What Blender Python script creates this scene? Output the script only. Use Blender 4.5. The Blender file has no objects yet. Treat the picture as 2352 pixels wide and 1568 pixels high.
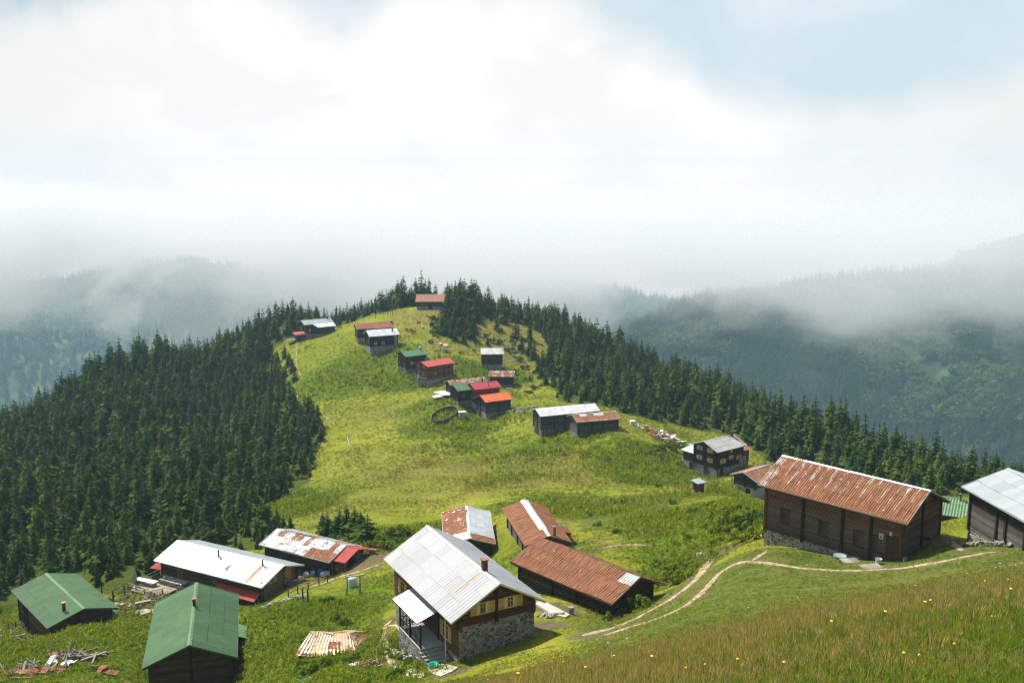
import bpy, bmesh, math, random
import numpy as np
from mathutils import Vector, Matrix

# ------------------------------------------------------------------ camera, sky, sun, exposure
sc = bpy.context.scene
PITCH, LENS = math.radians(10.0), 35.0
cam_data = bpy.data.cameras.new('camera')
cam_data.lens = LENS; cam_data.sensor_width = 36.0; cam_data.clip_start = 0.3; cam_data.clip_end = 30000.0
cam = bpy.data.objects.new('camera', cam_data); sc.collection.objects.link(cam)
cam.location = (0, 0, 0); cam.rotation_euler = (math.radians(90) - PITCH, 0, 0)
sc.camera = cam
sc.view_settings.view_transform = 'Standard'; sc.view_settings.look = 'None'
sc.view_settings.exposure = 0.76; sc.view_settings.gamma = 1.0
sc.cycles.use_denoising = True; sc.cycles.denoising_prefilter = 'NONE'; sc.cycles.denoising_quality = 'HIGH'
sc.cycles.filter_width = 1.15; sc.cycles.use_adaptive_sampling = False
sc.cycles.max_bounces = 6; sc.cycles.diffuse_bounces = 3; sc.cycles.glossy_bounces = 2
sc.cycles.transmission_bounces = 2; sc.cycles.transparent_max_bounces = 6; sc.cycles.volume_bounces = 3
sc.cycles.volume_step_rate = 4.0; sc.cycles.volume_max_steps = 96

SUN_AZ, SUN_EL = math.radians(-45.0), math.radians(50.0)      # azimuth clockwise from +Y
sun_dir = Vector((math.sin(SUN_AZ) * math.cos(SUN_EL), math.cos(SUN_AZ) * math.cos(SUN_EL), math.sin(SUN_EL)))
sl = bpy.data.lights.new('sun', 'SUN'); sl.energy = 4.9; sl.angle = math.radians(0.6); sl.color = (1.0, 0.94, 0.84)
so = bpy.data.objects.new('sun', sl); sc.collection.objects.link(so)
so.rotation_euler = sun_dir.to_track_quat('Z', 'Y').to_euler(); so.location = (-60, 20, 120)

class NT:
    """small helper to write node trees"""
    def __init__(s, nt): s.nt = nt; s.n = nt.nodes; s.l = nt.links
    def new(s, t, **kw):
        nd = s.n.new(t)
        for k, v in kw.items(): setattr(nd, k, v)
        return nd
    def put(s, nd, sock, v):
        i = nd.inputs[sock]
        if isinstance(v, bpy.types.NodeSocket): s.l.new(v, i)
        elif v is not None: i.default_value = v
        return nd
    def math(s, op, a, b=None, c=None, clamp=False):
        nd = s.new('ShaderNodeMath', operation=op); nd.use_clamp = clamp
        s.put(nd, 0, a)
        if b is not None: s.put(nd, 1, b)
        if c is not None: s.put(nd, 2, c)
        return nd.outputs[0]
    def vmath(s, op, a, b=None):
        nd = s.new('ShaderNodeVectorMath', operation=op); s.put(nd, 0, a)
        if b is not None: s.put(nd, 1, b)
        return nd.outputs[0]
    def mix(s, f, a, b, blend='MIX'):
        nd = s.new('ShaderNodeMix', data_type='RGBA', blend_type=blend)
        s.put(nd, 0, f); s.put(nd, 6, a if not isinstance(a, tuple) else (*a[:3], 1)); s.put(nd, 7, b if not isinstance(b, tuple) else (*b[:3], 1))
        return nd.outputs[2]
    def step(s, v, a, b, lo=0.0, hi=1.0):
        nd = s.new('ShaderNodeMapRange', interpolation_type='SMOOTHSTEP'); s.put(nd, 0, v)
        s.put(nd, 1, a); s.put(nd, 2, b); s.put(nd, 3, lo); s.put(nd, 4, hi)
        return nd.outputs[0]
    def noise(s, vec, scale, detail=4.0, rough=0.55, dist=0.0, out=0):
        nd = s.new('ShaderNodeTexNoise'); s.put(nd, 'Vector', vec)
        s.put(nd, 'Scale', scale); s.put(nd, 'Detail', detail); s.put(nd, 'Roughness', rough); s.put(nd, 'Distortion', dist)
        return nd.outputs[out]
    def attr(s, name, out='Color'):
        nd = s.new('ShaderNodeAttribute', attribute_name=name); return nd.outputs[out]
    def mapping(s, vec, scale=(1, 1, 1), loc=(0, 0, 0), rot=(0, 0, 0)):
        nd = s.new('ShaderNodeMapping'); s.put(nd, 0, vec); nd.inputs[1].default_value = loc
        nd.inputs[2].default_value = rot; nd.inputs[3].default_value = scale
        return nd.outputs[0]

world = bpy.data.worlds.new('World'); sc.world = world; world.use_nodes = True
def build_world():
    t = NT(world.node_tree); t.n.clear()
    out = t.new('ShaderNodeOutputWorld'); bg = t.new('ShaderNodeBackground'); t.l.new(bg.outputs[0], out.inputs[0])
    sky = t.new('ShaderNodeTexSky'); sky.sky_type = 'NISHITA'; sky.sun_disc = False
    sky.sun_elevation = SUN_EL; sky.sun_rotation = SUN_AZ % (2 * math.pi); sky.altitude = 2000; sky.air_density = 1.2
    sky.dust_density = 2.0
    D = t.new('ShaderNodeTexCoord').outputs['Generated']
    sep = t.new('ShaderNodeSeparateXYZ'); t.l.new(D, sep.inputs[0])
    x, y, z = sep.outputs
    # azimuth-like and elevation-like coordinates of the cloud field, in true directions
    yy = t.math('MAXIMUM', y, 0.05)
    a = t.math('DIVIDE', x, yy); e = t.math('DIVIDE', z, yy)
    co = t.new('ShaderNodeCombineXYZ'); t.l.new(a, co.inputs[0]); t.l.new(e, co.inputs[1]); co = co.outputs[0]
    front = t.step(y, 0.0, 0.35)
    nb = t.noise(co, 4.2, 7.0, 0.56, 0.35)
    nf = t.noise(t.mapping(co, loc=(3.1, 1.7, 0.4)), 12.0, 6.0, 0.62, 0.5)
    nn = t.math('ADD', t.math('MULTIPLY', t.math('SUBTRACT', nb, 0.5), 0.9), t.math('MULTIPLY', t.math('SUBTRACT', nf, 0.5), 0.35))
    # upper edge of the cloud bank as a function of azimuth (a: -0.51 left edge .. 0.51 right edge)
    cu = t.new('ShaderNodeFloatCurve'); mr = t.new('ShaderNodeMapRange'); t.put(mr, 0, a); t.put(mr, 1, -0.55); t.put(mr, 2, 0.55); t.put(cu, 1, mr.outputs[0])
    c = cu.mapping.curves[0]
    pts = [(0.0, 0.60), (0.10, 0.66), (0.22, 0.80), (0.28, 0.76), (0.34, 0.60), (0.42, 0.80), (0.50, 0.78), (0.60, 0.60), (0.70, 0.42), (0.82, 0.31), (0.92, 0.42), (1.0, 0.58)]
    c.points[0].location = pts[0]; c.points[1].location = pts[-1]
    for p in pts[1:-1]: c.points.new(*p)
    cu.mapping.update()
    top = t.math('SUBTRACT', t.math('MULTIPLY', cu.outputs[0], 0.25), 0.02)      # e value of the edge
    m = t.math('SUBTRACT', t.math('ADD', top, t.math('MULTIPLY', nn, 0.13)), e)
    cloud = t.step(m, -0.022, 0.035)
    low = t.step(e, -0.20, -0.10)
    side = t.step(t.math('ABSOLUTE', t.math('ADD', a, 0.02)), 0.22, 0.58)
    ccol = t.mix(low, (0.575, 0.575, 0.565), (0.615, 0.61, 0.60))
    ccol = t.mix(t.math('MULTIPLY', side, 0.6), ccol, (0.46, 0.485, 0.475))
    nc = t.noise(t.mapping(co, (1, 1.7, 1), (2.2, 0.6, 0)), 5.5, 7.0, 0.6, 0.6)
    ccol = t.mix(t.math('MULTIPLY', t.step(nc, 0.38, 0.60, 1.0, 0.0), 0.36), ccol, (0.49, 0.505, 0.505))
    ccol = t.mix(t.step(e, -0.008, 0.024, 1.0, 0.0), ccol, t.mix(1.0, ccol, (1.20, 1.05, 0.93), 'MULTIPLY'))
    veil = t.step(t.noise(t.mapping(co, loc=(7, 2, 0), scale=(1, 1.3, 1)), 4.5, 6.0, 0.62, 0.4), 0.34, 0.70)
    left = t.step(a, -0.5, 0.2)
    blue = t.mix(left, (0.26, 0.35, 0.41), (0.385, 0.465, 0.515))
    high = t.mix(t.math('MULTIPLY', veil, 0.9), blue, (0.50, 0.53, 0.57))
    sky_f = t.mix(cloud, high, ccol)
    base = t.mix(1.0, sky.outputs[0], (0.10, 0.10, 0.10), 'MULTIPLY')
    # broken cloud also stands in the rest of the sky, dimmer and bluer
    rest = t.mix(t.step(t.noise(D, 2.2, 5.0, 0.55), 0.42, 0.62), base, (0.42, 0.45, 0.50))
    rest = t.mix(t.step(z, -0.05, 0.02), (0.10, 0.13, 0.12), rest)
    col = t.mix(front, rest, sky_f)
    t.l.new(col, bg.inputs[0]); bg.inputs[1].default_value = 1.0
build_world()

# ------------------------------------------------------------------ camera geometry helpers (pixel of the photograph -> ray)
FD = 2352 * LENS / 36.0          # focal length in pixels of a 2352 px wide picture
CP, SP = math.cos(PITCH), math.sin(PITCH)
def ray(u, v):
    xc = (u - 1176) / FD; yc = -(v - 784) / FD
    return np.array([xc, CP + yc * SP, -SP + yc * CP])
def ratio(v):
    yc = -(v - 784) / FD
    return (-SP + yc * CP) / (CP + yc * SP)
def project(p):
    p = np.atleast_2d(p); fy = p[:, 1] * CP - p[:, 2] * SP; up = p[:, 1] * SP + p[:, 2] * CP
    fy = np.maximum(fy, 1e-3)
    return np.stack([1176 + FD * p[:, 0] / fy, 784 - FD * up / fy], 1)

# ------------------------------------------------------------------ numpy noise
def vnoise(x, y, seed=0):
    xi = np.floor(x).astype(np.int64); yi = np.floor(y).astype(np.int64); xf = x - xi; yf = y - yi
    def h(a, b):
        n = (a * 374761393 + b * 668265263 + seed * 974634777) & 0xffffffff
        n = ((n ^ (n >> 13)) * 1274126177) & 0xffffffff
        return ((n ^ (n >> 16)) & 0xffff) / 65535.0
    u = xf * xf * (3 - 2 * xf); v = yf * yf * (3 - 2 * yf)
    return (h(xi, yi) * (1 - u) + h(xi + 1, yi) * u) * (1 - v) + (h(xi, yi + 1) * (1 - u) + h(xi + 1, yi + 1) * u) * v
def fbm(x, y, scale, oct=4, seed=0, rough=0.5):
    s = 0; amp = 1; tot = 0; f = 1.0 / scale
    for o in range(oct):
        s = s + amp * vnoise(x * f, y * f, seed + o * 17); tot += amp; amp *= rough; f *= 2.03
    return s / tot * 2 - 1

# ------------------------------------------------------------------ houses: fitted position, heading and roof size
#   x, y, z of the eaves, heading of the ridge, roof length, roof width, ridge height over eaves, ridge offset to the front side
FIT = {
'far_white': (-84.961, 425.917, -66.758, 0.564, 13.397, 7.6, 1.465, -0.053), 'far_brown': (-53.869, 384.363, -61.98, 0.337, 15.156, 6.6, 1.606, -0.03),
'far_white2': (-49.198, 369.765, -62.39, 0.445, 11.933, 7.398, 1.901, 0.121), 'top_barn': (-33.849, 418.576, -56.058, 0.003, 13.295, 9.6, 2.503, 0.001),
'green_far': (-34.524, 337.907, -63.963, 0.601, 8.817, 7.2, 1.313, -0.062), 'red_wood': (-25.232, 318.285, -63.22, 0.697, 11.158, 8.0, 1.086, 0.005),
'white_square': (-7.21, 349.863, -65.713, 0.071, 8.068, 6.2, 1.603, -0.003), 'rust_small': (-3.454, 335.363, -70.808, -0.074, 8.806, 5.6, 1.462, 0.002),
'rust_white': (-14.349, 302.385, -65.971, 0.451, 12.536, 5.583, 0.99, 0.303), 'green_mid': (-12.029, 285.632, -63.855, 0.519, 12.011, 6.5, 1.187, -0.031),
'crimson': (-8.369, 284.533, -63.395, 0.464, 8.678, 6.8, 1.147, 0.05), 'orange': (-5.196, 276.546, -65.13, 0.49, 8.745, 6.998, 1.271, -0.112),
'long_white': (13.425, 243.774, -60.645, 0.369, 16.315, 6.497, 1.248, -0.125), 'rust_mid': (19.841, 234.611, -60.014, 0.318, 11.52, 6.8, 1.123, 0.031),
'brown_house': (46.613, 217.167, -61.894, 0.634, 9.808, 8.2, 1.608, -0.038), 'small_rust': (45.956, 180.715, -57.283, 0.687, 7.375, 6.199, 1.14, -0.062),
'big_barn': (33.466, 94.044, -31.684, -0.816, 15.571, 8.999, 2.152, 0.073), 'grey_barn': (47.338, 83.612, -29.533, -1.451, 13.0, 8.999, 1.568, -0.081),
'hero': (-4.643, 85.487, -36.965, -1.081, 15.447, 9.0, 2.523, -0.013), 'rust_front': (7.565, 98.885, -42.008, -0.83, 14.583, 7.565, 1.619, -0.516),
'rust_back': (3.061, 124.146, -46.196, -1.355, 13.933, 5.999, 1.069, -0.088), 'patch_small': (-6.215, 132.436, -49.686, -1.49, 12.882, 6.998, 0.885, -0.104),
'patch_long': (-28.794, 134.719, -53.204, -0.531, 12.989, 6.989, 1.181, -0.278), 'tea_house': (-38.917, 129.357, -53.608, -0.487, 19.42, 8.497, 1.4, -0.15),
'green_left': (-58.42, 121.866, -55.542, -0.837, 14.597, 8.595, 1.187, -0.198), 'green_behind': (62.5, 127.6, -45.7, -0.5, 10.0, 7.0, 1.5, 0.0), 'green_near': (-33.727, 98.735, -48.291, 1.829, 15.451, 9.0, 1.879, 0.01),
}
# ground heights at house corners: corner -> z (F front eave side, B back, 0/1 ridge ends)
BASE = {
'far_white': dict(F0=-72.8, F1=-70.6), 'far_brown': dict(F0=-67.6, F1=-65.2), 'far_white2': dict(F0=-69.0, B0=-68.5, F1=-66.9), 'top_barn': dict(F0=-59.4, F1=-59.4),
'green_far': dict(F0=-70.2, B0=-69.3), 'red_wood': dict(F0=-69.9, F1=-67.6), 'white_square': dict(F0=-70.0), 'rust_small': dict(F0=-73.3, F1=-74.3),
'rust_white': dict(F0=-69.3), 'green_mid': dict(F0=-68.3, B0=-67.8), 'crimson': dict(F0=-69.7, B0=-69.4), 'orange': dict(F0=-70.6, F1=-68.1, B0=-70.2),
'long_white': dict(F0=-66.2, B0=-66.0), 'rust_mid': dict(F0=-64.1, F1=-62.7, B0=-64.0), 'brown_house': dict(F0=-68.1, F1=-66.9, B0=-68.1),
'small_rust': dict(F0=-60.8, B0=-59.9), 'big_barn': dict(F0=-38.2, F1=-35.6, B1=-34.9), 'grey_barn': dict(F0=-34.7, F1=-32.4), 'hero': dict(F0=-43.8, F1=-41.1, B1=-40.5),
'rust_front': dict(F1=-43.9, F0=-45.0, B1=-43.7, B0=-45.4), 'rust_back': dict(F0=-48.8, B1=-47.8), 'patch_small': dict(B1=-51.5, F0=-53.5), 'patch_long': dict(F1=-55.4, F0=-56.4), 'tea_house': dict(F1=-55.9, B1=-55.4, F0=-57.0),
'green_left': dict(F0=-60.8, F1=-57.5, B1=-57.3), 'green_behind': dict(F0=-48.2, F1=-47.2), 'green_near': dict(F0=-51.8, B0=-51.6, F1=-52.6, B1=-54.0),
}
def corner(name, k, og=0.6, oe=0.7):
    x, y, z, th, L, W, hr, off = FIT[name]
    d = np.array([math.cos(th), math.sin(th)]); r = np.array([d[1], -d[0]])
    s = -1 if k[1] == '0' else 1; t = 1 if k[0] == 'F' else -1
    return np.array([x, y]) + d * s * (L / 2 - og) + r * t * (W / 2 - oe)

# ------------------------------------------------------------------ terrain: smooth surface through control points
CT = [  # (u, v in a 2352 px wide picture, distance Y)
 (950,1180,165),(1300,1180,150),(1300,1100,185),(1300,1060,210),(1150,1100,195),(1000,1080,215),(1100,1010,250),(950,1000,258),(800,1000,262),(700,860,350),(800,900,320),(870,820,362),
 (680,950,310),(750,1080,230),(640,1170,195),(720,1200,170),(850,1130,190),(1450,1060,210),(1400,960,250),
 (600,1250,152),(500,1250,157),(300,1300,150),(150,1320,152),(0,1350,152),(0,1200,205),(300,1150,220),(500,1050,265),(600,950,330),(300,1050,278),(50,1050,285),
 (600,850,400),(0,1010,320),(200,905,370),(400,840,400),(650,745,440),(850,722,445),(990,706,440),
 (1200,760,400),(1250,820,365),(1350,800,400),(1350,785,440),(1250,745,440),(1120,715,440),(1500,860,390),(1500,950,280),(1500,900,335),(1700,940,340),(1700,1020,250),(1850,1030,290),(1850,1080,220),
 (2000,1080,250),(2000,1120,190),(2150,1110,210),(2352,1125,200),(2200,1165,135),(2300,1180,115),(1560,1030,235),(1640,1010,262),
 (1450,1430,82),(1600,1345,90),(1700,1290,89),(1500,1400,86),(1300,1250,118),(1500,1250,118),(1500,1330,103),(1650,1200,120),(1500,1150,155),(1700,1150,138),(1603,1131,165),(1400,1340,101),
 (2260,1270,80),(2352,1240,84),(2000,1315,80),(2100,1340,68),(2352,1290,66),(1850,1300,84),
 (2352,1330,40),(2000,1370,48),(1600,1450,50),(1300,1530,52),(1050,1568,52),(1800,1380,62),(1500,1440,68),
 (2352,1568,10),(1700,1568,14),(1176,1568,26),(1176,1640,13),(2352,1440,20),(1800,1450,27),(1500,1520,26),
 (600,1640,50),(300,1720,30),(900,1640,40),(100,1640,60),(600,1760,20),
 (330,1568,92),(600,1568,86),(0,1450,110),(0,1568,86),(200,1500,98),(180,1440,111),(600,1400,107),(560,1450,99),(700,1350,118),(830,1350,113),(850,1300,125),(850,1450,93),(760,1490,88),(900,1400,99),
 (850,1240,140),(950,1250,139),(350,1390,117),(280,1350,126),(250,1310,138),(890,1530,80),(1000,1545,76),(1300,1440,83),(1350,1410,92),
]
def crest_beyond():
    # falls away behind the crest line of the ridge
    pts = []
    for u, v, Y in [(-150,1040,300),(0,1010,320),(200,905,370),(400,840,400),(650,745,436),(850,722,440),(990,706,442),(1120,715,440),(1350,785,445),(1500,860,392),(1700,940,342),(1850,1030,292),(2000,1080,252),(2150,1110,212),(2352,1125,205),(2500,1130,205)]:
        z = ratio(v) * Y
        x = (u - 1176) / FD * Y * 1.02
        for m, dz in ((1.08, 7), (1.35, 75), (1.9, 190), (3.2, 350), (6.0, 480), (12.0, 500)):
            pts.append((x * m, Y * m, z - dz))
    return pts
def build_ctrl():
    P = []
    for u, v, Y in CT:
        r = ray(u, v); P.append(tuple(r / r[1] * Y))
    for nme, dd in BASE.items():
        for k, z in dd.items():
            c = corner(nme, k); P.append((c[0], c[1], z))
    P += crest_beyond()
    for a in (-38, -15, 10, 25, 38):
        for r_, q in ((1.5, -1.15), (4, -0.66)):
            P.append((math.sin(math.radians(a)) * r_, math.cos(math.radians(a)) * r_, q * r_))
    return np.array(P)
AMAX = 0.70
def _feat(x, y):
    a = np.arctan2(x, y); r = np.maximum(np.hypot(x, y), 1.0)
    return np.clip(a, -AMAX, AMAX) * 2.6, np.log(r)
_C = build_ctrl(); _ca, _cl = _feat(_C[:, 0], _C[:, 1]); _cr = _C[:, 2] / np.hypot(_C[:, 0], _C[:, 1])
def _k(d2): return 0.5 * d2 * np.log(d2 + 1e-12)
def _solve():
    n = len(_ca); d2 = (_ca[:, None] - _ca[None]) ** 2 + (_cl[:, None] - _cl[None]) ** 2
    A = np.zeros((n + 3, n + 3)); A[:n, :n] = _k(d2) + np.eye(n) * 6e-4
    A[:n, n] = 1; A[:n, n + 1] = _ca; A[:n, n + 2] = _cl; A[n:, :n] = A[:n, n:].T
    return np.linalg.solve(A, np.concatenate([_cr, np.zeros(3)]))
_w = _solve()
def height(x, y, detail=True):
    x = np.atleast_1d(np.asarray(x, float)); y = np.atleast_1d(np.asarray(y, float))
    out = np.zeros(x.shape); xf, yf = x.ravel(), y.ravel(); of = np.zeros(xf.shape); n = len(_ca)
    for i in range(0, len(xf), 20000):
        a, l = _feat(xf[i:i + 20000], yf[i:i + 20000])
        d2 = (a[:, None] - _ca[None]) ** 2 + (l[:, None] - _cl[None]) ** 2
        of[i:i + 20000] = _k(d2) @ _w[:n] + _w[n] + _w[n + 1] * a + _w[n + 2] * l
    r = np.hypot(xf, yf); z = of * np.maximum(r, 1.0)
    ang = np.abs(np.arctan2(xf, yf)); bl = np.clip((ang - 1.0) / 1.2, 0, 1); bl = bl * bl * (3 - 2 * bl)
    z = z * (1 - bl) + bl * (-1.7 + 0.30 * r - 0.00004 * r * r)
    fr = np.clip((r - 900) / 900, 0, 1); fr = fr * fr * (3 - 2 * fr); z = z * (1 - fr) - 560 * fr
    if detail:
        amp = np.clip(r / 60, 0.15, 1.0)
        z = z + amp * (0.16 * fbm(xf, yf, 7, 3, 5) + 0.40 * fbm(xf, yf, 28, 2, 9) * np.clip(r / 120, 0.1, 1)) + np.clip((r - 600) / 900, 0, 1) * 30 * fbm(xf, yf, 160, 4, 3)
    return z.reshape(x.shape) if x.shape else z
def hz(x, y): return float(height(x, y)[0])
def ground_hit(u, v, y0=3.0, y1=620.0):
    """first point of the ground along the ray through a pixel"""
    r = ray(u, v); r = r / r[1]
    Y = np.exp(np.linspace(math.log(y0), math.log(y1), 1400))
    h = height(r[0] * Y, Y); below = r[2] * Y <= h
    i = int(np.argmax(below)) if below.any() else len(Y) - 1
    if i > 0:
        a = (r[2] * Y - h)[i - 1]; b = (r[2] * Y - h)[i]; f = a / (a - b + 1e-9); yy = Y[i - 1] + f * (Y[i] - Y[i - 1])
    else: yy = Y[0]
    return np.array([r[0] * yy, yy, hz(r[0] * yy, yy)])

# ------------------------------------------------------------------ object helpers
COL = sc.collection
def tag(o, label=None, cat=None, group=None, kind=None):
    if label: o['label'] = label
    if cat: o['category'] = cat
    if group: o['group'] = group
    if kind: o['kind'] = kind
    return o
class MB:
    """collects polygons (with a colour and a rust value per face) and links them as one mesh object"""
    def __init__(s): s.v = []; s.f = []; s.c = []; s.r = []; s.uv = []
    def face(s, pts, col=(1, 1, 1), rust=0.0, uv=None):
        i = len(s.v); s.v += [tuple(p) for p in pts]; s.f.append(tuple(range(i, i + len(pts)))); s.c.append(col); s.r.append(rust)
        s.uv.append(uv)
    def box(s, c, d, col=(1, 1, 1), rust=0.0, M=None):
        x, y, z = c; a, b, h = d[0] / 2, d[1] / 2, d[2] / 2
        P = [Vector((x + i * a, y + j * b, z + k * h)) for k in (-1, 1) for j in (-1, 1) for i in (-1, 1)]
        if M is not None: P = [M @ p for p in P]
        i0 = len(s.v); s.v += [tuple(p) for p in P]
        for q in ((0, 2, 3, 1), (4, 5, 7, 6), (0, 1, 5, 4), (2, 6, 7, 3), (0, 4, 6, 2), (1, 3, 7, 5)):
            s.f.append(tuple(i0 + k for k in q)); s.c.append(col); s.r.append(rust); s.uv.append(None)
    def bar(s, a, b, w, h=None, col=(1, 1, 1), rust=0.0, taper=1.0):
        """square-section bar from a to b"""
        h = h or w; a = Vector(a); b = Vector(b); d = (b - a)
        if d.length < 1e-6: return
        d.normalize(); up = Vector((0, 0, 1)) if abs(d.z) < 0.95 else Vector((0, 1, 0))
        sx = d.cross(up).normalized(); sy = sx.cross(d)
        P = [a + sx * w / 2 * i + sy * h / 2 * j for i, j in ((-1, -1), (1, -1), (1, 1), (-1, 1))]
        P += [b + (sx * w / 2 * i + sy * h / 2 * j) * taper for i, j in ((-1, -1), (1, -1), (1, 1), (-1, 1))]
        i0 = len(s.v); s.v += [tuple(p) for p in P]
        for q in ((0, 3, 2, 1), (4, 5, 6, 7), (0, 1, 5, 4), (1, 2, 6, 5), (2, 3, 7, 6), (3, 0, 4, 7)):
            s.f.append(tuple(i0 + k for k in q)); s.c.append(col); s.r.append(rust); s.uv.append(None)
    def tube(s, a, b, r0, r1=None, n=8, col=(1, 1, 1), rust=0.0, caps=True):
        r1 = r0 if r1 is None else r1; a = Vector(a); b = Vector(b); d = (b - a).normalized()
        up = Vector((0, 0, 1)) if abs(d.z) < 0.95 else Vector((0, 1, 0)); sx = d.cross(up).normalized(); sy = sx.cross(d)
        i0 = len(s.v)
        for c, r in ((a, r0), (b, r1)):
            for k in range(n):
                t = 2 * math.pi * k / n; s.v.append(tuple(c + (sx * math.cos(t) + sy * math.sin(t)) * r))
        for k in range(n):
            s.f.append((i0 + k, i0 + n + k, i0 + n + (k + 1) % n, i0 + (k + 1) % n)); s.c.append(col); s.r.append(rust); s.uv.append(None)
        if caps:
            s.f.append(tuple(i0 + k for k in range(n))); s.f.append(tuple(i0 + n + k for k in reversed(range(n))))
            s.c += [col] * 2; s.r += [rust] * 2; s.uv += [None] * 2
    def lathe(s, prof, c=(0, 0, 0), n=12, col=(1, 1, 1), rust=0.0):
        i0 = len(s.v)
        for r, z in prof:
            for k in range(n):
                t = 2 * math.pi * k / n; s.v.append((c[0] + r * math.cos(t), c[1] + r * math.sin(t), c[2] + z))
        for j in range(len(prof) - 1):
            for k in range(n):
                s.f.append((i0 + j * n + k, i0 + j * n + (k + 1) % n, i0 + (j + 1) * n + (k + 1) % n, i0 + (j + 1) * n + k)); s.c.append(col); s.r.append(rust); s.uv.append(None)
    def blob(s, c, d, col=(1, 1, 1), seed=0, n=7, m=5, rough=0.25):
        rs = np.random.RandomState(seed); i0 = len(s.v)
        s.v.append((c[0], c[1], c[2] - d[2] * .5))
        for j in range(1, m):
            ph = -math.pi / 2 + math.pi * j / m
            for k in range(n):
                t = 2 * math.pi * k / n; q = 1 + rough * (rs.rand() - .5) * 2
                s.v.append((c[0] + d[0] / 2 * math.cos(ph) * math.cos(t) * q, c[1] + d[1] / 2 * math.cos(ph) * math.sin(t) * q, c[2] + d[2] / 2 * math.sin(ph) * q))
        s.v.append((c[0], c[1], c[2] + d[2] * .5)); e = len(s.v) - 1
        for k in range(n):
            k2 = (k + 1) % n
            F = [(i0, i0 + 1 + k2, i0 + 1 + k), (e, e - n + k, e - n + k2)]
            for j in range(m - 2): F.append((i0 + 1 + j * n + k, i0 + 1 + j * n + k2, i0 + 1 + (j + 1) * n + k2, i0 + 1 + (j + 1) * n + k))
            for f in F: s.f.append(f); s.c.append(col); s.r.append(0.0); s.uv.append(None)
    def build(s, name, mat, parent=None, smooth=False, loc=None, rotz=None):
        me = bpy.data.meshes.new(name); me.from_pydata(s.v, [], s.f)
        ca = me.attributes.new('col', 'FLOAT_COLOR', 'FACE'); ca.data.foreach_set('color', np.array([(*c[:3], 1) for c in s.c], np.float32).ravel())
        ra = me.attributes.new('rust', 'FLOAT', 'FACE'); ra.data.foreach_set('value', np.array(s.r, np.float32))
        if any(u is not None for u in s.uv):
            uvl = me.uv_layers.new(name='UVMap'); arr = []
            for f, u in zip(s.f, s.uv): arr += list(u) if u is not None else [(0, 0)] * len(f)
            uvl.data.foreach_set('uv', np.array(arr, np.float32).ravel())
        me.materials.append(mat)
        if smooth: me.polygons.foreach_set('use_smooth', [True] * len(me.polygons))
        o = bpy.data.objects.new(name, me); COL.objects.link(o)
        if parent is not None: o.parent = parent
        if loc is not None: o.location = loc
        if rotz is not None: o.rotation_euler = (0, 0, rotz)
        return o
def empty(name, loc, rz=0.0):
    o = bpy.data.objects.new(name, None); COL.objects.link(o); o.location = loc; o.rotation_euler = (0, 0, rz); o.empty_display_size = 0.5
    return o

# ------------------------------------------------------------------ materials
def mat(name, fn, rough=0.8, spec=0.3, metal=0.0):
    m = bpy.data.materials.new(name); m.use_nodes = True; t = NT(m.node_tree)
    b = t.n['Principled BSDF']; b.inputs['Roughness'].default_value = rough
    b.inputs['Specular IOR Level'].default_value = spec; b.inputs['Metallic'].default_value = metal
    c = fn(t, b)
    if c is not None: t.put(b, 'Base Color', c if isinstance(c, bpy.types.NodeSocket) else (*c, 1))
    return m
def bump(t, b, h, strength=0.5, dist=0.05):
    nd = t.new('ShaderNodeBump'); t.put(nd, 'Height', h); nd.inputs['Strength'].default_value = strength; nd.inputs['Distance'].default_value = dist
    t.l.new(nd.outputs[0], b.inputs['Normal'])
def objc(t): return t.new('ShaderNodeTexCoord').outputs['Object']
def pos(t): return t.new('ShaderNodeNewGeometry').outputs['Position']

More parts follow.
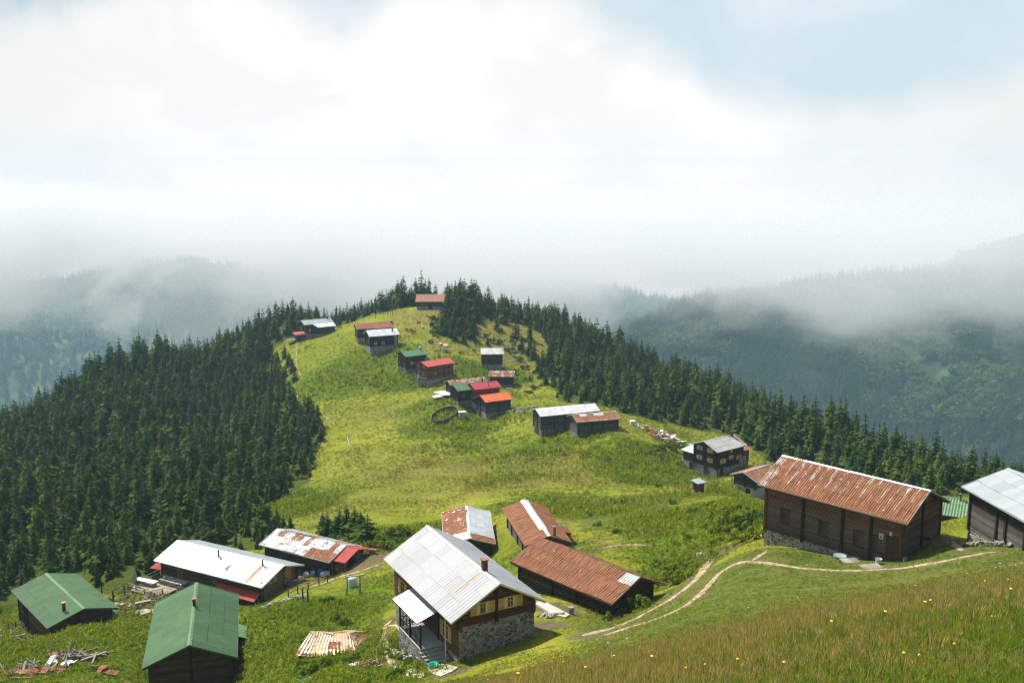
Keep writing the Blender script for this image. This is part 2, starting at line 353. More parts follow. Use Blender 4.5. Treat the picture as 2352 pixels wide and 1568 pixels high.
def f_metal(t, b, bare=True, r0=None, m0=None):
    uv = t.new('ShaderNodeTexCoord').outputs['UV']; col = t.attr('col'); r = t.attr('rust', 'Fac')
    n1 = t.noise(t.mapping(uv, (7, 0.55, 1)), 1.0, 5, 0.65); n2 = t.noise(uv, 1.1, 5, 0.6); n3 = t.noise(t.mapping(uv, (9, 0.45, 1), (5, 3, 0)), 1.0, 4, 0.6)
    n4 = t.noise(uv, 6.0, 4, 0.7)
    q = t.math('ADD', t.math('MULTIPLY', t.math('SUBTRACT', n1, 0.5), 1.1), t.math('MULTIPLY', t.math('SUBTRACT', n4, 0.5), 0.8))
    q = t.math('ADD', q, t.math('MULTIPLY', t.math('SUBTRACT', n2, 0.5), 0.9))
    q = t.math('ADD', r, t.math('MULTIPLY', q, t.step(r, 0.0, 0.08)))
    mk = t.step(q, 0.44, 0.56)
    rc = t.mix(t.step(n3, 0.38, 0.66), (0.130, 0.048, 0.024), (0.34, 0.145, 0.064))
    rc = t.mix(t.step(n2, 0.55, 0.75), rc, (0.22, 0.085, 0.05))
    rc = t.mix(t.math('MULTIPLY', t.step(t.math('ADD', n1, t.math('MULTIPLY', n4, 0.3)), 0.72, 0.86), 0.75), rc, (0.55, 0.38, 0.24))
    base = t.mix(t.step(n1, 0.3, 0.8, 0.0, 0.25), col, t.mix(1.0, col, (0.62, 0.60, 0.58), 'MULTIPLY'))
    base = t.mix(t.step(n2, 0.45, 0.8, 0.0, 0.22), base, t.mix(1.0, base, (0.70, 0.66, 0.60), 'MULTIPLY'))
    if not bare: base = t.mix(t.step(n2, 0.42, 0.72, 0.0, 0.45), base, t.mix(0.35, base, (0.30, 0.33, 0.30))); base = t.mix(t.step(n1, 0.55, 0.8, 0.0, 0.5), base, t.mix(1.0, base, (0.55, 0.55, 0.52), 'MULTIPLY'))
    t.put(b, 'Roughness', t.step(mk, 0, 1, r0 or (0.40 if bare else 0.66), 0.88)); t.put(b, 'Metallic', t.step(mk, 0, 1, m0 or (0.55 if bare else 0.0), 0.0))
    return t.mix(mk, base, rc)
M = {}
M['metal'] = mat('roof_sheet_metal', f_metal, 0.6, 0.3); M['metal_worn'] = mat('worn_sheet_metal', lambda t, b: f_metal(t, b, True, 0.58, 0.28), 0.58, 0.25); M['metal_paint'] = mat('painted_sheet_metal', lambda t, b: f_metal(t, b, False), 0.66, 0.25)
def f_wood(t, b):
    o = objc(t); col = t.attr('col'); n = t.noise(t.mapping(o, (0.7, 0.7, 16)), 1.3, 5, 0.65, 0.3); n2 = t.noise(o, 0.7, 4, 0.6)
    g = t.noise(t.mapping(o, (1.2, 1.2, 40)), 1.0, 3, 0.7)
    c = t.mix(t.step(n, 0.25, 0.75, 0.0, 0.75), col, t.mix(1.0, col, (0.38, 0.36, 0.36), 'MULTIPLY'))
    c = t.mix(t.step(n2, 0.50, 0.74, 0.0, 0.40), c, t.mix(0.4, c, (0.15, 0.135, 0.12)))
    bump(t, b, t.math('ADD', n, t.math('MULTIPLY', g, 0.5)), 0.6, 0.03)
    return c
M['wood'] = mat('weathered_wood', f_wood, 0.85, 0.2)
def f_plain(t, b):
    o = objc(t); col = t.attr('col'); n = t.noise(o, 5.0, 5, 0.65)
    return t.mix(t.step(n, 0.35, 0.75, 0.0, 0.4), col, t.mix(1.0, col, (0.62, 0.60, 0.56), 'MULTIPLY'))
M['paint'] = mat('painted', f_plain, 0.6, 0.35)
M['plaster'] = mat('grey_plaster', f_plain, 0.92, 0.15)
def f_stone(t, b):
    o = objc(t); w = t.noise(o, 3.0, 3, 0.6, out=1)
    v = t.mix(0.18, o, w)
    vo = t.new('ShaderNodeTexVoronoi', feature='F1'); t.put(vo, 'Vector', t.mapping(v, (1, 1, 1.5))); vo.inputs['Scale'].default_value = 3.1
    ve = t.new('ShaderNodeTexVoronoi', feature='DISTANCE_TO_EDGE'); t.put(ve, 'Vector', t.mapping(v, (1, 1, 1.5))); ve.inputs['Scale'].default_value = 3.1
    sep = t.new('ShaderNodeSeparateColor'); t.l.new(vo.outputs['Color'], sep.inputs[0])
    col = t.attr('col'); n = t.noise(o, 14, 4, 0.6)
    st = t.mix(t.step(sep.outputs[0], 0.15, 0.85), t.mix(1.0, col, (0.30, 0.31, 0.33), 'MULTIPLY'), t.mix(1.0, col, (1.25, 1.2, 1.1), 'MULTIPLY'))
    st = t.mix(t.step(sep.outputs[1], 0.7, 0.9, 0.0, 0.5), st, (0.20, 0.14, 0.09))
    st = t.mix(t.step(n, 0.4, 0.7, 0.0, 0.35), st, t.mix(1.0, st, (0.6, 0.6, 0.6), 'MULTIPLY'))
    c = t.mix(t.step(ve.outputs['Distance'], 0.03, 0.13), t.mix(1.0, col, (1.35, 1.35, 1.32), 'MULTIPLY'), st)
    bump(t, b, t.step(ve.outputs['Distance'], 0.0, 0.2), 0.8, 0.08)
    return c
M['stone'] = mat('rubble_masonry', f_stone, 0.92, 0.2)
M['rock'] = mat('loose_rock', lambda t, b: t.mix(t.step(t.noise(pos(t), 2.5, 5, 0.6), 0.35, 0.7), t.attr('col'), t.mix(1.0, t.attr('col'), (0.45, 0.45, 0.45), 'MULTIPLY')), 0.9, 0.2)
def f_glass(t, b):
    return (0.02, 0.025, 0.03)
M['glass'] = mat('window_glass', f_glass, 0.12, 0.5)
def f_fol(t, b):
    rnd = t.new('ShaderNodeObjectInfo').outputs['Random']; col = t.attr('col')
    c = t.mix(rnd, t.mix(1.0, col, (0.72, 0.80, 0.85), 'MULTIPLY'), t.mix(1.0, col, (1.55, 1.25, 0.95), 'MULTIPLY'))
    return t.mix(t.step(t.noise(pos(t), 0.035, 3, 0.6), 0.4, 0.68, 0.0, 0.5), c, t.mix(1.0, c, (0.62, 0.80, 0.85), 'MULTIPLY'))
M['needles'] = mat('spruce_needles', f_fol, 0.95, 0.0)
M['leaves'] = mat('leaves', f_fol, 0.85, 0.04)
def add_trans(k, f, tint):
    nt = NT(M[k].node_tree); b = nt.n['Principled BSDF']
    tr = nt.new('ShaderNodeBsdfTranslucent'); mx = nt.new('ShaderNodeMixShader'); mx.inputs[0].default_value = f
    src = b.inputs['Base Color'].links[0].from_socket; nt.l.new(nt.mix(1.0, src, tint, 'MULTIPLY'), tr.inputs[0])
    nt.l.new(b.outputs[0], mx.inputs[1]); nt.l.new(tr.outputs[0], mx.inputs[2]); nt.l.new(mx.outputs[0], nt.n['Material Output'].inputs[0])
add_trans('leaves', 0.40, (1.7, 1.5, 0.6)); add_trans('needles', 0.16, (1.7, 1.5, 0.6))
M['bark'] = mat('bark', lambda t, b: t.mix(t.noise(objc(t), 6, 4, 0.6), (0.05, 0.035, 0.025), (0.12, 0.09, 0.07)), 0.95, 0.1)

def f_ground(t, b):
    p = pos(t); nz = lambda sc_, d=5, r=0.6, loc=(0, 0, 0): t.noise(t.mapping(p, loc=loc), sc_, d, r)
    big = nz(0.018); mid = nz(0.075, 5, 0.62, (9, 2, 0)); sm = nz(0.45, 5, 0.65, (3, 7, 0)); fine = nz(2.2, 4, 0.7)
    lush = t.attr('lush', 'Fac'); dry = t.attr('dry', 'Fac'); dirt = t.attr('dirt', 'Fac'); wood = t.attr('woods', 'Fac')
    c = t.mix(t.step(mid, 0.34, 0.66), (0.190, 0.205, 0.022), (0.290, 0.285, 0.038))
    c = t.mix(t.step(big, 0.42, 0.62, 0.0, 0.5), c, (0.16, 0.20, 0.021))
    c = t.mix(t.step(sm, 0.52, 0.66, 0.0, 0.55), c, (0.085, 0.118, 0.020))
    dm = t.step(t.math('ADD', dry, t.math('MULTIPLY', t.math('SUBTRACT', sm, 0.5), 1.6)), 0.35, 0.75)
    c = t.mix(t.math('MULTIPLY', dm, 0.75), c, t.mix(t.step(fine, 0.35, 0.65), (0.15, 0.13, 0.045), (0.235, 0.185, 0.075)))
    lm = t.step(t.math('ADD', lush, t.math('MULTIPLY', t.math('SUBTRACT', sm, 0.5), 1.3)), 0.35, 0.65)
    c = t.mix(lm, c, t.mix(t.step(fine, 0.35, 0.7), (0.075, 0.115, 0.012), (0.165, 0.225, 0.022)))
    em = t.step(t.math('ADD', dirt, t.math('MULTIPLY', t.math('SUBTRACT', sm, 0.5), 1.9)), 0.5, 0.8)
    c = t.mix(em, c, t.mix(t.step(fine, 0.3, 0.7), (0.115, 0.088, 0.05), (0.21, 0.165, 0.10)))
    vf = nz(7.0, 3, 0.7, (1, 5, 2)); c = t.mix(t.step(vf, 0.45, 0.62, 0.0, 0.45), c, t.mix(1.0, c, (0.55, 0.62, 0.5), 'MULTIPLY')); c = t.mix(t.step(fine, 0.52, 0.70, 0.0, 0.6), c, t.mix(1.0, c, (0.5, 0.55, 0.5), 'MULTIPLY'))
    turf = t.attr('turf', 'Fac'); tc = t.mix(t.step(sm, 0.36, 0.62), (0.072, 0.112, 0.020), (0.135, 0.160, 0.030)); tc = t.mix(t.step(fine, 0.46, 0.62, 0.0, 0.75), tc, (0.048, 0.072, 0.018)); tc = t.mix(t.step(mid, 0.48, 0.62, 0.0, 0.6), tc, (0.16, 0.15, 0.045)); tc = t.mix(t.step(vf, 0.56, 0.66, 0.0, 0.5), tc, (0.21, 0.19, 0.06))
    c = t.mix(t.math('MULTIPLY', turf, t.math('SUBTRACT', 1.0, t.math('MULTIPLY', em, 0.9))), c, tc)
    c = t.mix(t.math('MULTIPLY', wood, 0.85), c, (0.050, 0.068, 0.018))
    hgt = t.math('ADD', t.math('MULTIPLY', sm, 1.0), t.math('MULTIPLY', fine, 0.35))
    bump(t, b, t.math('ADD', hgt, t.math('MULTIPLY', vf, 0.12)), 1.0, 1.1)
    return c
M['ground'] = mat('meadow_ground', f_ground, 1.0, 0.0)
M['path'] = mat('trodden_earth', lambda t, b: t.mix(t.step(t.noise(pos(t), 1.6, 6, 0.7), 0.40, 0.60), t.mix(t.step(t.noise(pos(t), 5.0, 3, 0.6), 0.4, 0.6), (0.14, 0.15, 0.04), (0.24, 0.19, 0.10)), (0.38, 0.31, 0.205)), 0.95, 0.1)
M['grass'] = mat('grass_blades', f_fol, 0.9, 0.03); add_trans('grass', 0.36, (1.42, 1.30, 0.82))

# ------------------------------------------------------------------ ground sheet
def in_poly(P, poly):
    x, y = P[:, 0], P[:, 1]; poly = np.array(poly, float); c = np.zeros(len(P), bool); j = len(poly) - 1
    for i in range(len(poly)):
        xi, yi = poly[i]; xj, yj = poly[j]
        m = ((yi > y) != (yj > y)) & (x < (xj - xi) * (y - yi) / (yj - yi + 1e-9) + xi); c ^= m; j = i
    return c
LEFTWOOD = [(860,715),(800,733),(720,760),(660,780),(628,800),(640,840),(668,880),(655,905),(700,935),(742,962),(745,1000),(722,1060),(712,1105),(645,1150),(590,1180),(645,1225),(605,1258),(480,1282),(400,1308),(350,1345),(300,1362),(150,1365),(40,1382),(20,1430),(-60,1450),(-500,1500),(-500,900),(0,900),(300,760),(600,700),(860,650)]
RIGHTWOOD = [(1012,700),(1000,748),(1035,772),(1080,768),(1100,735),(1180,742),(1242,765),(1262,800),(1250,850),(1278,900),(1280,922),(1390,935),(1430,950),(1500,965),(1600,985),(1690,1005),(1745,1045),(1800,1075),(1900,1105),(2150,1145),(2215,1140),(2352,1140),(2700,1150),(2700,900),(1700,700),(1350,640),(1000,640)]
def crest_Y(u):
    return np.interp(u, [-300,0,200,400,650,850,1000,1200,1350,1500,1700,1850,2000,2150,2352,2700],[330,332,380,410,434,434,440,446,450,402,350,300,262,228,222,222])
def woods_mask(x, y, z):
    P = project(np.stack([x, y, z], 1)); w = in_poly(P, LEFTWOOD) | in_poly(P, RIGHTWOOD)
    w |= (y > crest_Y(P[:, 0])) & (y < 1500); w &= y > 100
    return w
# spots where the vegetation changes: u, v, radius in metres, amount
LUSH = [(1020,958,6,1),(640,1175,12,1),(600,1190,8,1),(860,830,16,.8),(930,870,16,.9),(790,870,22,.7),(1040,970,14,.8),(1130,1040,20,.3),(1250,1030,10,.5),(1350,1170,14,.9),(1480,1190,9,.7),(1580,1200,10,.8),(1680,1160,9,.9),(1720,1200,7,1),(1500,1060,14,.8),(1250,1270,8,.4),
 (900,1235,9,1),(950,1225,7,1),(600,1420,9,.9),(700,1400,9,.9),(250,1450,14,1),(100,1480,14,1),(60,1540,10,.9),(280,1530,8,.9),(640,1470,7,.8),(720,1520,4,.9),(800,1380,6,.6),(870,1340,6,.5),(950,1480,4,.8),(960,1540,4,.9),(1560,1310,5,.9),(1430,1400,3,1),(1600,1240,8,.7),(1050,840,12,.8),(1150,870,10,.9),(1320,1000,10,.7),(660,1140,6,1),(1900,1280,3,.8),(1480,1100,8,.9),(1650,1130,6,.9),(1560,1140,6,.7),(720,870,10,.5),(990,930,10,.7)]
DRY = [(1200,760,30,.9),(1180,810,18,.7),(1000,720,20,.6),(1000,1080,22,.5),(1150,1070,22,.6),(1250,1090,18,.6),(1050,1130,16,.4),(850,1060,12,.3),(1000,800,14,.5),(1250,860,12,.6),(1400,1250,6,.5),(820,1150,20,.3),(1050,770,16,.4),(880,950,16,.4)]
DIRT = [(1440,1150,10,.55),(1350,1200,8,.5),(1500,1160,6,.5),(1240,1060,9,.4),(1120,1060,9,.4),(1200,1110,7,.35),(1560,1020,5,.3),(1280,1400,3.2,.95),(1240,1440,3,.95),(820,1335,4,.5),(800,1465,3,.55),(860,1440,4,.5),(880,1390,3,.4),(870,1275,5,1.0),(850,1290,3.5,1.0),(1600,1290,3,.9),(1650,1270,2.5,.8),(1530,1340,2.0,.6),(1020,1512,2.0,.8),(1040,1545,2.2,.9),(1390,1160,6,.5),(300,1370,4,.7),(340,1385,3,.8),(700,1330,4,.6),(1790,1280,2,.4),(2180,1240,2.0,.9),(1590,1085,4,.5),(250,1570,5,.4)]
PATHS = [
 ([(1380,1462),(1438,1440),(1500,1424),(1552,1403),(1600,1372),(1625,1345),(1652,1314),(1690,1292),(1730,1291),(1800,1298),(1880,1308),(1960,1310),(2040,1305),(2120,1296),(2190,1285),(2250,1270),(2300,1268)], 1.0, 'pale footpath winding below the big barn'),
 ([(1330,1462),(1386,1447),(1440,1428),(1508,1394),(1560,1360),(1602,1327),(1620,1300),(1632,1280)], 1.2, 'pale track beside the rusty barn'),
 ([(2085,1345),(2130,1335),(2200,1322),(2260,1308),(2330,1298),(2420,1290)], 0.9, 'pale path along the upper bank'),
 ([(1370,1262),(1420,1250),(1470,1250),(1500,1252)], 0.6, 'pale curved track above the rusty barn'),
 ([(905,1420),(880,1440),(878,1470),(890,1500),(900,1525),(935,1540)], 0.75, 'worn path curving to the porch steps'),
 ([(880,1295),(820,1315),(770,1325),(720,1345),(690,1350)], 0.9, 'pale path past the wood store'),
 ([(680,770),(680,840),(690,862)], 0.35, 'faint path at the top wood edge'),
 ([(668,895),(700,925),(740,950),(770,975)], 0.35, 'faint path at the wood edge'),
 ([(797,1000),(802,1020),(812,1035)], 0.35, 'short faint path in the meadow'),
 ([(1060,875),(1090,905),(1180,935),(1215,945)], 0.7, 'worn strip behind the houses'),
 ([(1425,968),(1445,975),(1475,985)], 0.8, 'worn strip beside the white bin'),
 ([(1725,1290),(1745,1275),(1765,1262)], 0.5, 'short branch of the footpath to the bank'),
 ([(2185,1240),(2195,1250),(2215,1266)], 0.7, 'worn gap between the two barns on the right')]
def path_dist(x, y):
    out = np.full(len(x), 9.0)
    for px_, w_, _ in PATHS:
        P = np.array([ground_hit(u, v)[:2] for u, v in px_]); c_ = P.mean(0); rad = np.hypot(*(P - c_).T).max() + 6; near = np.hypot(x - c_[0], y - c_[1]) < rad; Q_ = np.stack([x[near], y[near]], 1); d = np.full(len(Q_), 1e9)
        for a, b in zip(P, P[1:]):
            ab = b - a; t = np.clip(((Q_ - a) @ ab) / (ab @ ab + 1e-9), 0, 1); d = np.minimum(d, np.hypot(*(Q_ - (a + t[:, None] * ab)).T))
        out[near] = np.minimum(out[near], d / w_)
    return out
def build_ground():
    half = np.radians(np.concatenate([np.arange(-33, 33.01, 0.085)]))
    side = np.radians(np.concatenate([np.arange(33.6, 60, 1.2), np.arange(60, 180, 4.0)]))
    az = np.concatenate([-side[::-1], half, side])
    lr = np.concatenate([np.linspace(math.log(1.2), math.log(20), 90)[:-1], np.linspace(math.log(20), math.log(60), 120)[:-1], np.linspace(math.log(60), math.log(460), 460)[:-1], np.linspace(math.log(460), math.log(3700), 84)])
    A, R = np.meshgrid(az, np.exp(lr)); x = (np.sin(A) * R).ravel(); y = (np.cos(A) * R).ravel(); z = height(x, y)
    n, m = len(lr), len(az)
    idx = np.arange(n * m).reshape(n, m)
    q = np.stack([idx[:-1, :-1], idx[:-1, 1:], idx[1:, 1:], idx[1:, :-1]], -1).reshape(-1, 4)
    wrap = np.stack([idx[:-1, -1], idx[:-1, 0], idx[1:, 0], idx[1:, -1]], -1)
    q = np.concatenate([q, wrap]); q = q[:, ::-1]
    co = np.stack([x, y, z], 1); co = np.concatenate([co, [[0, 0, -1.7]]]); c0 = len(co) - 1
    me = bpy.data.meshes.new('ground'); me.vertices.add(len(co)); me.vertices.foreach_set('co', co.astype(np.float32).ravel())
    tri = np.stack([idx[0, :], np.full(m, c0), np.roll(idx[0, :], -1)], 1)[:, ::-1]
    loops = np.concatenate([q.ravel(), tri.ravel()]); me.loops.add(len(loops)); me.loops.foreach_set('vertex_index', loops.astype(np.int32))
    st = np.concatenate([np.arange(len(q)) * 4, len(q) * 4 + np.arange(len(tri)) * 3]); me.polygons.add(len(st)); me.polygons.foreach_set('loop_start', st.astype(np.int32))
    me.update(); me.validate(); me.polygons.foreach_set('use_smooth', [True] * len(me.polygons))
    for nme, lst, base in (('lush', LUSH, 0.30), ('dry', DRY, 0.30), ('dirt', DIRT, 0.22)):
        v = np.full(len(co), base)
        for u_, v_, r_, am in lst:
            g = ground_hit(u_, v_); d = np.hypot(co[:, 0] - g[0], co[:, 1] - g[1]) / r_
            v = np.maximum(v, base + (am * 0.75) * np.clip(1.45 - d, 0, 1))
        if nme == 'dirt': v = np.maximum(v, .80 * np.clip(1.9 - path_dist(co[:, 0], co[:, 1]), 0, 1))
        if nme == 'lush':    # the bank below the near houses is overgrown with tall weeds
            P = project(co); s = (P[:, 0] < 880) & (P[:, 1] > 1385) & (co[:, 1] > 30); v = np.where(s, np.maximum(v, 0.62), v)
            s = (P[:, 1] < 1130) & (P[:, 1] > 760) & (co[:, 1] > 100); v = np.where(s, np.maximum(v, 0.40), v)
        if nme == 'dry':
            r = np.hypot(co[:, 0], co[:, 1]); v = np.where(r < 62, np.maximum(v, 0.42 + 0.3 * np.clip((r - 15) / 30, 0, 1)), v)
        a = me.attributes.new(nme, 'FLOAT', 'POINT'); a.data.foreach_set('value', v.astype(np.float32))
    w = np.zeros(len(co)); s = co[:, 1] > 100; w[s] = woods_mask(co[s, 0], co[s, 1], co[s, 2]); w[np.hypot(co[:, 0], co[:, 1]) > 500] = 1.17
    a = me.attributes.new('woods', 'FLOAT', 'POINT'); a.data.foreach_set('value', w.astype(np.float32))
    P = project(co); n_t = 60 * fbm(co[:, 0], co[:, 1], 9, 3, 88); tv = np.clip((P[:, 0] + n_t - 1290) / 90, 0, 1) * np.clip((P[:, 1] + n_t * .4 - 1262 + np.clip(1700 - P[:, 0], 0, 400) * -.35 + 40) / 22, 0, 1) * (co[:, 1] > 1) * (np.hypot(co[:, 0], co[:, 1]) < 98)
    a = me.attributes.new('turf', 'FLOAT', 'POINT'); a.data.foreach_set('value', np.clip(tv, 0, 1).astype(np.float32))
    me.materials.append(M['ground'])
    o = bpy.data.objects.new('ground', me); COL.objects.link(o); tag(o, kind='structure', label='green mountain meadow falling away to the wooded slopes')
build_ground()

def path(pix, width, name='path', label=None, world=None):
    P = [ground_hit(u, v) for u, v in pix] if world is None else world
    P = np.array(P)[:, :2]; d = np.concatenate([[0], np.cumsum(np.hypot(*np.diff(P, axis=0).T))]); n = max(4, int(d[-1] / 0.5))
    s = np.linspace(0, d[-1], n); x = np.interp(s, d, P[:, 0]); y = np.interp(s, d, P[:, 1])
    k = np.ones(7) / 7; pad = lambda a: np.convolve(np.concatenate([[a[0]] * 3, a, [a[-1]] * 3]), k, 'valid'); x, y = pad(x), pad(y)
    tx, ty = np.gradient(x), np.gradient(y); l = np.hypot(tx, ty) + 1e-9; nx, ny = -ty / l, tx / l
    rs = np.random.RandomState(int(abs(P[0, 0]) * 10) % 1000); m = MB(); rows = []
    for i in range(n):
        e = min(1.0, 0.25 + min(i, n - 1 - i) * 0.2)
        w = 1.35 * width * e * (0.45 + 0.9 * 1.0 * vnoise(np.array([s[i] / 1.3]), np.array([0.3]), 3)[0]); w2 = 1.35 * width * e * (0.45 + 0.9 * 1.0 * vnoise(np.array([s[i] / 1.1]), np.array([9.3]), 4)[0])
        tt = np.array([-w / 2, -w / 6, w2 / 6, w2 / 2]); X = x[i] + nx[i] * tt; Y = y[i] + ny[i] * tt; Z = height(X, Y) + np.array([-0.03, 0.045, 0.045, -0.03])
        rows.append(np.stack([X, Y, Z], 1))
    for i in range(n - 1):
        for j in range(3): m.face([rows[i][j], rows[i + 1][j], rows[i + 1][j + 1], rows[i][j + 1]])
    o = m.build(name, M['path'], smooth=True); tag(o, kind='structure', label=label)
    return o
for px_, w_, lab_ in PATHS: path(px_, w_, label=lab_)

# ------------------------------------------------------------------ instanced stuff (templates live inside the object's own mesh)
def scatter(name, mats, templates, P, rot, scl, idx, label):
    V = [np.asarray(P, float)]; nP = len(P); F = []; C = []; MI = []; tid = [np.full(nP, -1)]
    off = nP
    for k, (tv, tf, tc, tm) in enumerate(templates):
        V.append(np.asarray(tv, float)); tid.append(np.full(len(tv), k)); F += [tuple(i + off for i in f) for f in tf]; C += list(tc); MI += list(tm); off += len(tv)
    V = np.concatenate(V); me = bpy.data.meshes.new(name); me.from_pydata([tuple(v) for v in V], [], F)
    a = me.attributes.new('tid', 'INT', 'POINT'); a.data.foreach_set('value', np.concatenate(tid).astype(np.int32))
    n = len(V); R = np.zeros((n, 3)); R[:nP] = rot; S = np.ones((n, 3)); S[:nP] = scl if np.ndim(scl) == 2 else np.repeat(np.asarray(scl)[:, None], 3, 1); I = np.zeros(n, np.int32); I[:nP] = idx
    for nm, ar in (('rot', R), ('scl', S)):
        a = me.attributes.new(nm, 'FLOAT_VECTOR', 'POINT'); a.data.foreach_set('vector', ar.astype(np.float32).ravel())
    a = me.attributes.new('pick', 'INT', 'POINT'); a.data.foreach_set('value', I)
    ca = me.attributes.new('col', 'FLOAT_COLOR', 'FACE'); ca.data.foreach_set('color', np.array([(*c[:3], 1) for c in C], np.float32).ravel())
    for m in mats: me.materials.append(m)
    me.polygons.foreach_set('material_index', np.array(MI, np.int32))
    o = bpy.data.objects.new(name, me); COL.objects.link(o)
    g = bpy.data.node_groups.new(name + '_scatter', 'GeometryNodeTree')
    g.interface.new_socket('Geometry', in_out='INPUT', socket_type='NodeSocketGeometry'); g.interface.new_socket('Geometry', in_out='OUTPUT', socket_type='NodeSocketGeometry')
    N = g.nodes; L = g.links; gi = N.new('NodeGroupInput'); go = N.new('NodeGroupOutput')
    def named(nm, ty):
        x = N.new('GeometryNodeInputNamedAttribute'); x.data_type = ty; x.inputs[0].default_value = nm; return x.outputs['Attribute']
    def eq(sock, val):
        x = N.new('FunctionNodeCompare'); x.data_type = 'INT'; x.operation = 'EQUAL'; L.new(sock, x.inputs[2]); x.inputs[3].default_value = val; return x.outputs[0]
    t_id = named('tid', 'INT'); pick = named('pick', 'INT'); rv = named('rot', 'FLOAT_VECTOR'); sv = named('scl', 'FLOAT_VECTOR')
    e2r = N.new('FunctionNodeEulerToRotation'); L.new(rv, e2r.inputs[0])
    mp = N.new('GeometryNodeMeshToPoints'); L.new(gi.outputs[0], mp.inputs[0]); L.new(eq(t_id, -1), mp.inputs['Selection'])
    join = N.new('GeometryNodeJoinGeometry')
    for k in range(len(templates)):
        sg = N.new('GeometryNodeSeparateGeometry'); sg.domain = 'POINT'; L.new(gi.outputs[0], sg.inputs[0]); L.new(eq(t_id, k), sg.inputs[1])
        ip = N.new('GeometryNodeInstanceOnPoints'); L.new(mp.outputs[0], ip.inputs['Points']); L.new(eq(pick, k), ip.inputs['Selection'])
        L.new(sg.outputs[0], ip.inputs['Instance']); L.new(e2r.outputs[0], ip.inputs['Rotation']); L.new(sv, ip.inputs['Scale']); L.new(ip.outputs[0], join.inputs[0])
    L.new(join.outputs[0], go.inputs[0])
    md = o.modifiers.new('scatter', 'NODES'); md.node_group = g
    tag(o, label=label, kind='stuff'); return o

# ------------------------------------------------------------------ trees
def spruce(seed, levels=17, width=0.19, dens=1.0, col=(0.030, 0.060, 0.022), droop=0.45, gap=0.0):
    """a spruce one unit tall: whorls of drooping boughs, each bough a fan of needle sprays"""
    rs = np.random.RandomState(seed); V = []; F = []; C = []
    for i in range(levels):
        f = (i + 0.5) / levels; z = 0.07 + 0.91 * f; R = width * (1 - f) ** 0.80 * (0.68 + 0.60 * rs.rand()) + 0.012
        n = max(4, int((9 - 4 * f) * dens)); ph = rs.rand() * 6.28
        for k in range(n):
            if rs.rand() < gap: continue
            a = ph + 2 * math.pi * k / n + rs.uniform(-.25, .25); r = R * rs.uniform(.55, 1.3) * (1 + .22 * math.sin(a * 2 + seed) + .12 * math.sin(a * 3 + 2 * seed)); dz = -r * droop * rs.uniform(.6, 1.3); z0 = z + rs.uniform(-.016, .016)
            ca, sa = math.cos(a), math.sin(a); w = r * rs.uniform(.42, .66) + 0.004
            br = rs.uniform(0.55, 1.5); c = (col[0] * br, col[1] * br, col[2] * br * rs.uniform(.8, 1.1))
            def pt(d, s, h): return (ca * d - sa * s, sa * d + ca * s, z0 + h)
            i0 = len(V)
            V += [pt(0, 0, 0.012), pt(r * .42, w, dz * .25 - .010), pt(r * .50, 0, dz * .25 + .012), pt(r * .42, -w, dz * .25 - .010), pt(r * .78, w * .72, dz * .8 - .012), pt(r * .80, 0, dz * .6 + .006), pt(r * .78, -w * .72, dz * .8 - .012), pt(r, 0, dz * .85)]
            F += [(i0, i0 + 2, i0 + 1), (i0, i0 + 3, i0 + 2), (i0 + 2, i0 + 5, i0 + 4), (i0 + 2, i0 + 6, i0 + 5), (i0 + 5, i0 + 7, i0 + 4), (i0 + 5, i0 + 6, i0 + 7)]; C += [c] * 6
            j = len(V); V += [pt(r * .25, w * .2, dz * .1), pt(r * .65, -w * .3, dz * .5 - r * .28), pt(r * .7, w * .3, dz * .55)]; F.append((j, j + 1, j + 2)); C.append(c)
    i0 = len(V); V += [(0.008, 0, .95), (-.004, .007, .95), (-.004, -.007, .95), (0, 0, 1.02)]; F += [(i0, i0 + 1, i0 + 3), (i0 + 1, i0 + 2, i0 + 3), (i0 + 2, i0, i0 + 3)]; C += [col] * 3
    return V, F, C, [0] * len(F)
def clump_tree(seed, n=260, shape=(0.36, 0.36, 0.34), zc=0.62, leaf=0.055, col=(0.06, 0.11, 0.02)):
    """rounded broad-leaved crown made of leaf sprays grouped in lobes, one unit tall"""
    rs = np.random.RandomState(seed); V = []; F = []; C = []
    lobes = [(rs.normal(0, .5, 3) * np.array(shape) * .9 + np.array([0, 0, zc]), rs.uniform(.13, .22)) for _ in range(11)]
    for i in range(n):
        c, rad = lobes[rs.randint(len(lobes))]; d = rs.normal(0, 1, 3); d /= np.linalg.norm(d); d[2] = abs(d[2]) * .9 if rs.rand() < .7 else d[2]
        p = c + d * rad * rs.uniform(.75, 1.1); u = np.cross(d, [0.3, 0.2, 1]); u /= np.linalg.norm(u) + 1e-6; w = np.cross(d, u); s = leaf * rs.uniform(.6, 1.3); t = rs.rand() * 6.28
        e1 = (u * math.cos(t) + w * math.sin(t)) * s; e2 = (-u * math.sin(t) + w * math.cos(t)) * s * .8; nn = d * s * .35
        i0 = len(V); V += [tuple(p - e1 - nn), tuple(p + e2), tuple(p + e1 - nn), tuple(p - e2)]; br = rs.uniform(.6, 1.35)
        F += [(i0, i0 + 1, i0 + 3), (i0 + 1, i0 + 2, i0 + 3)]; C += [(col[0] * br, col[1] * br, col[2] * br)] * 2
    return V, F, C, [0] * len(F)
def mesh_from(name, T, mt):
    V, F, C, _ = T; me = bpy.data.meshes.new(name); me.from_pydata(V, [], F)
    a = me.attributes.new('col', 'FLOAT_COLOR', 'FACE'); a.data.foreach_set('color', np.array([(*c[:3], 1) for c in C], np.float32).ravel()); me.materials.append(mt)
    return me
G1 = (0.040, 0.074, 0.019)
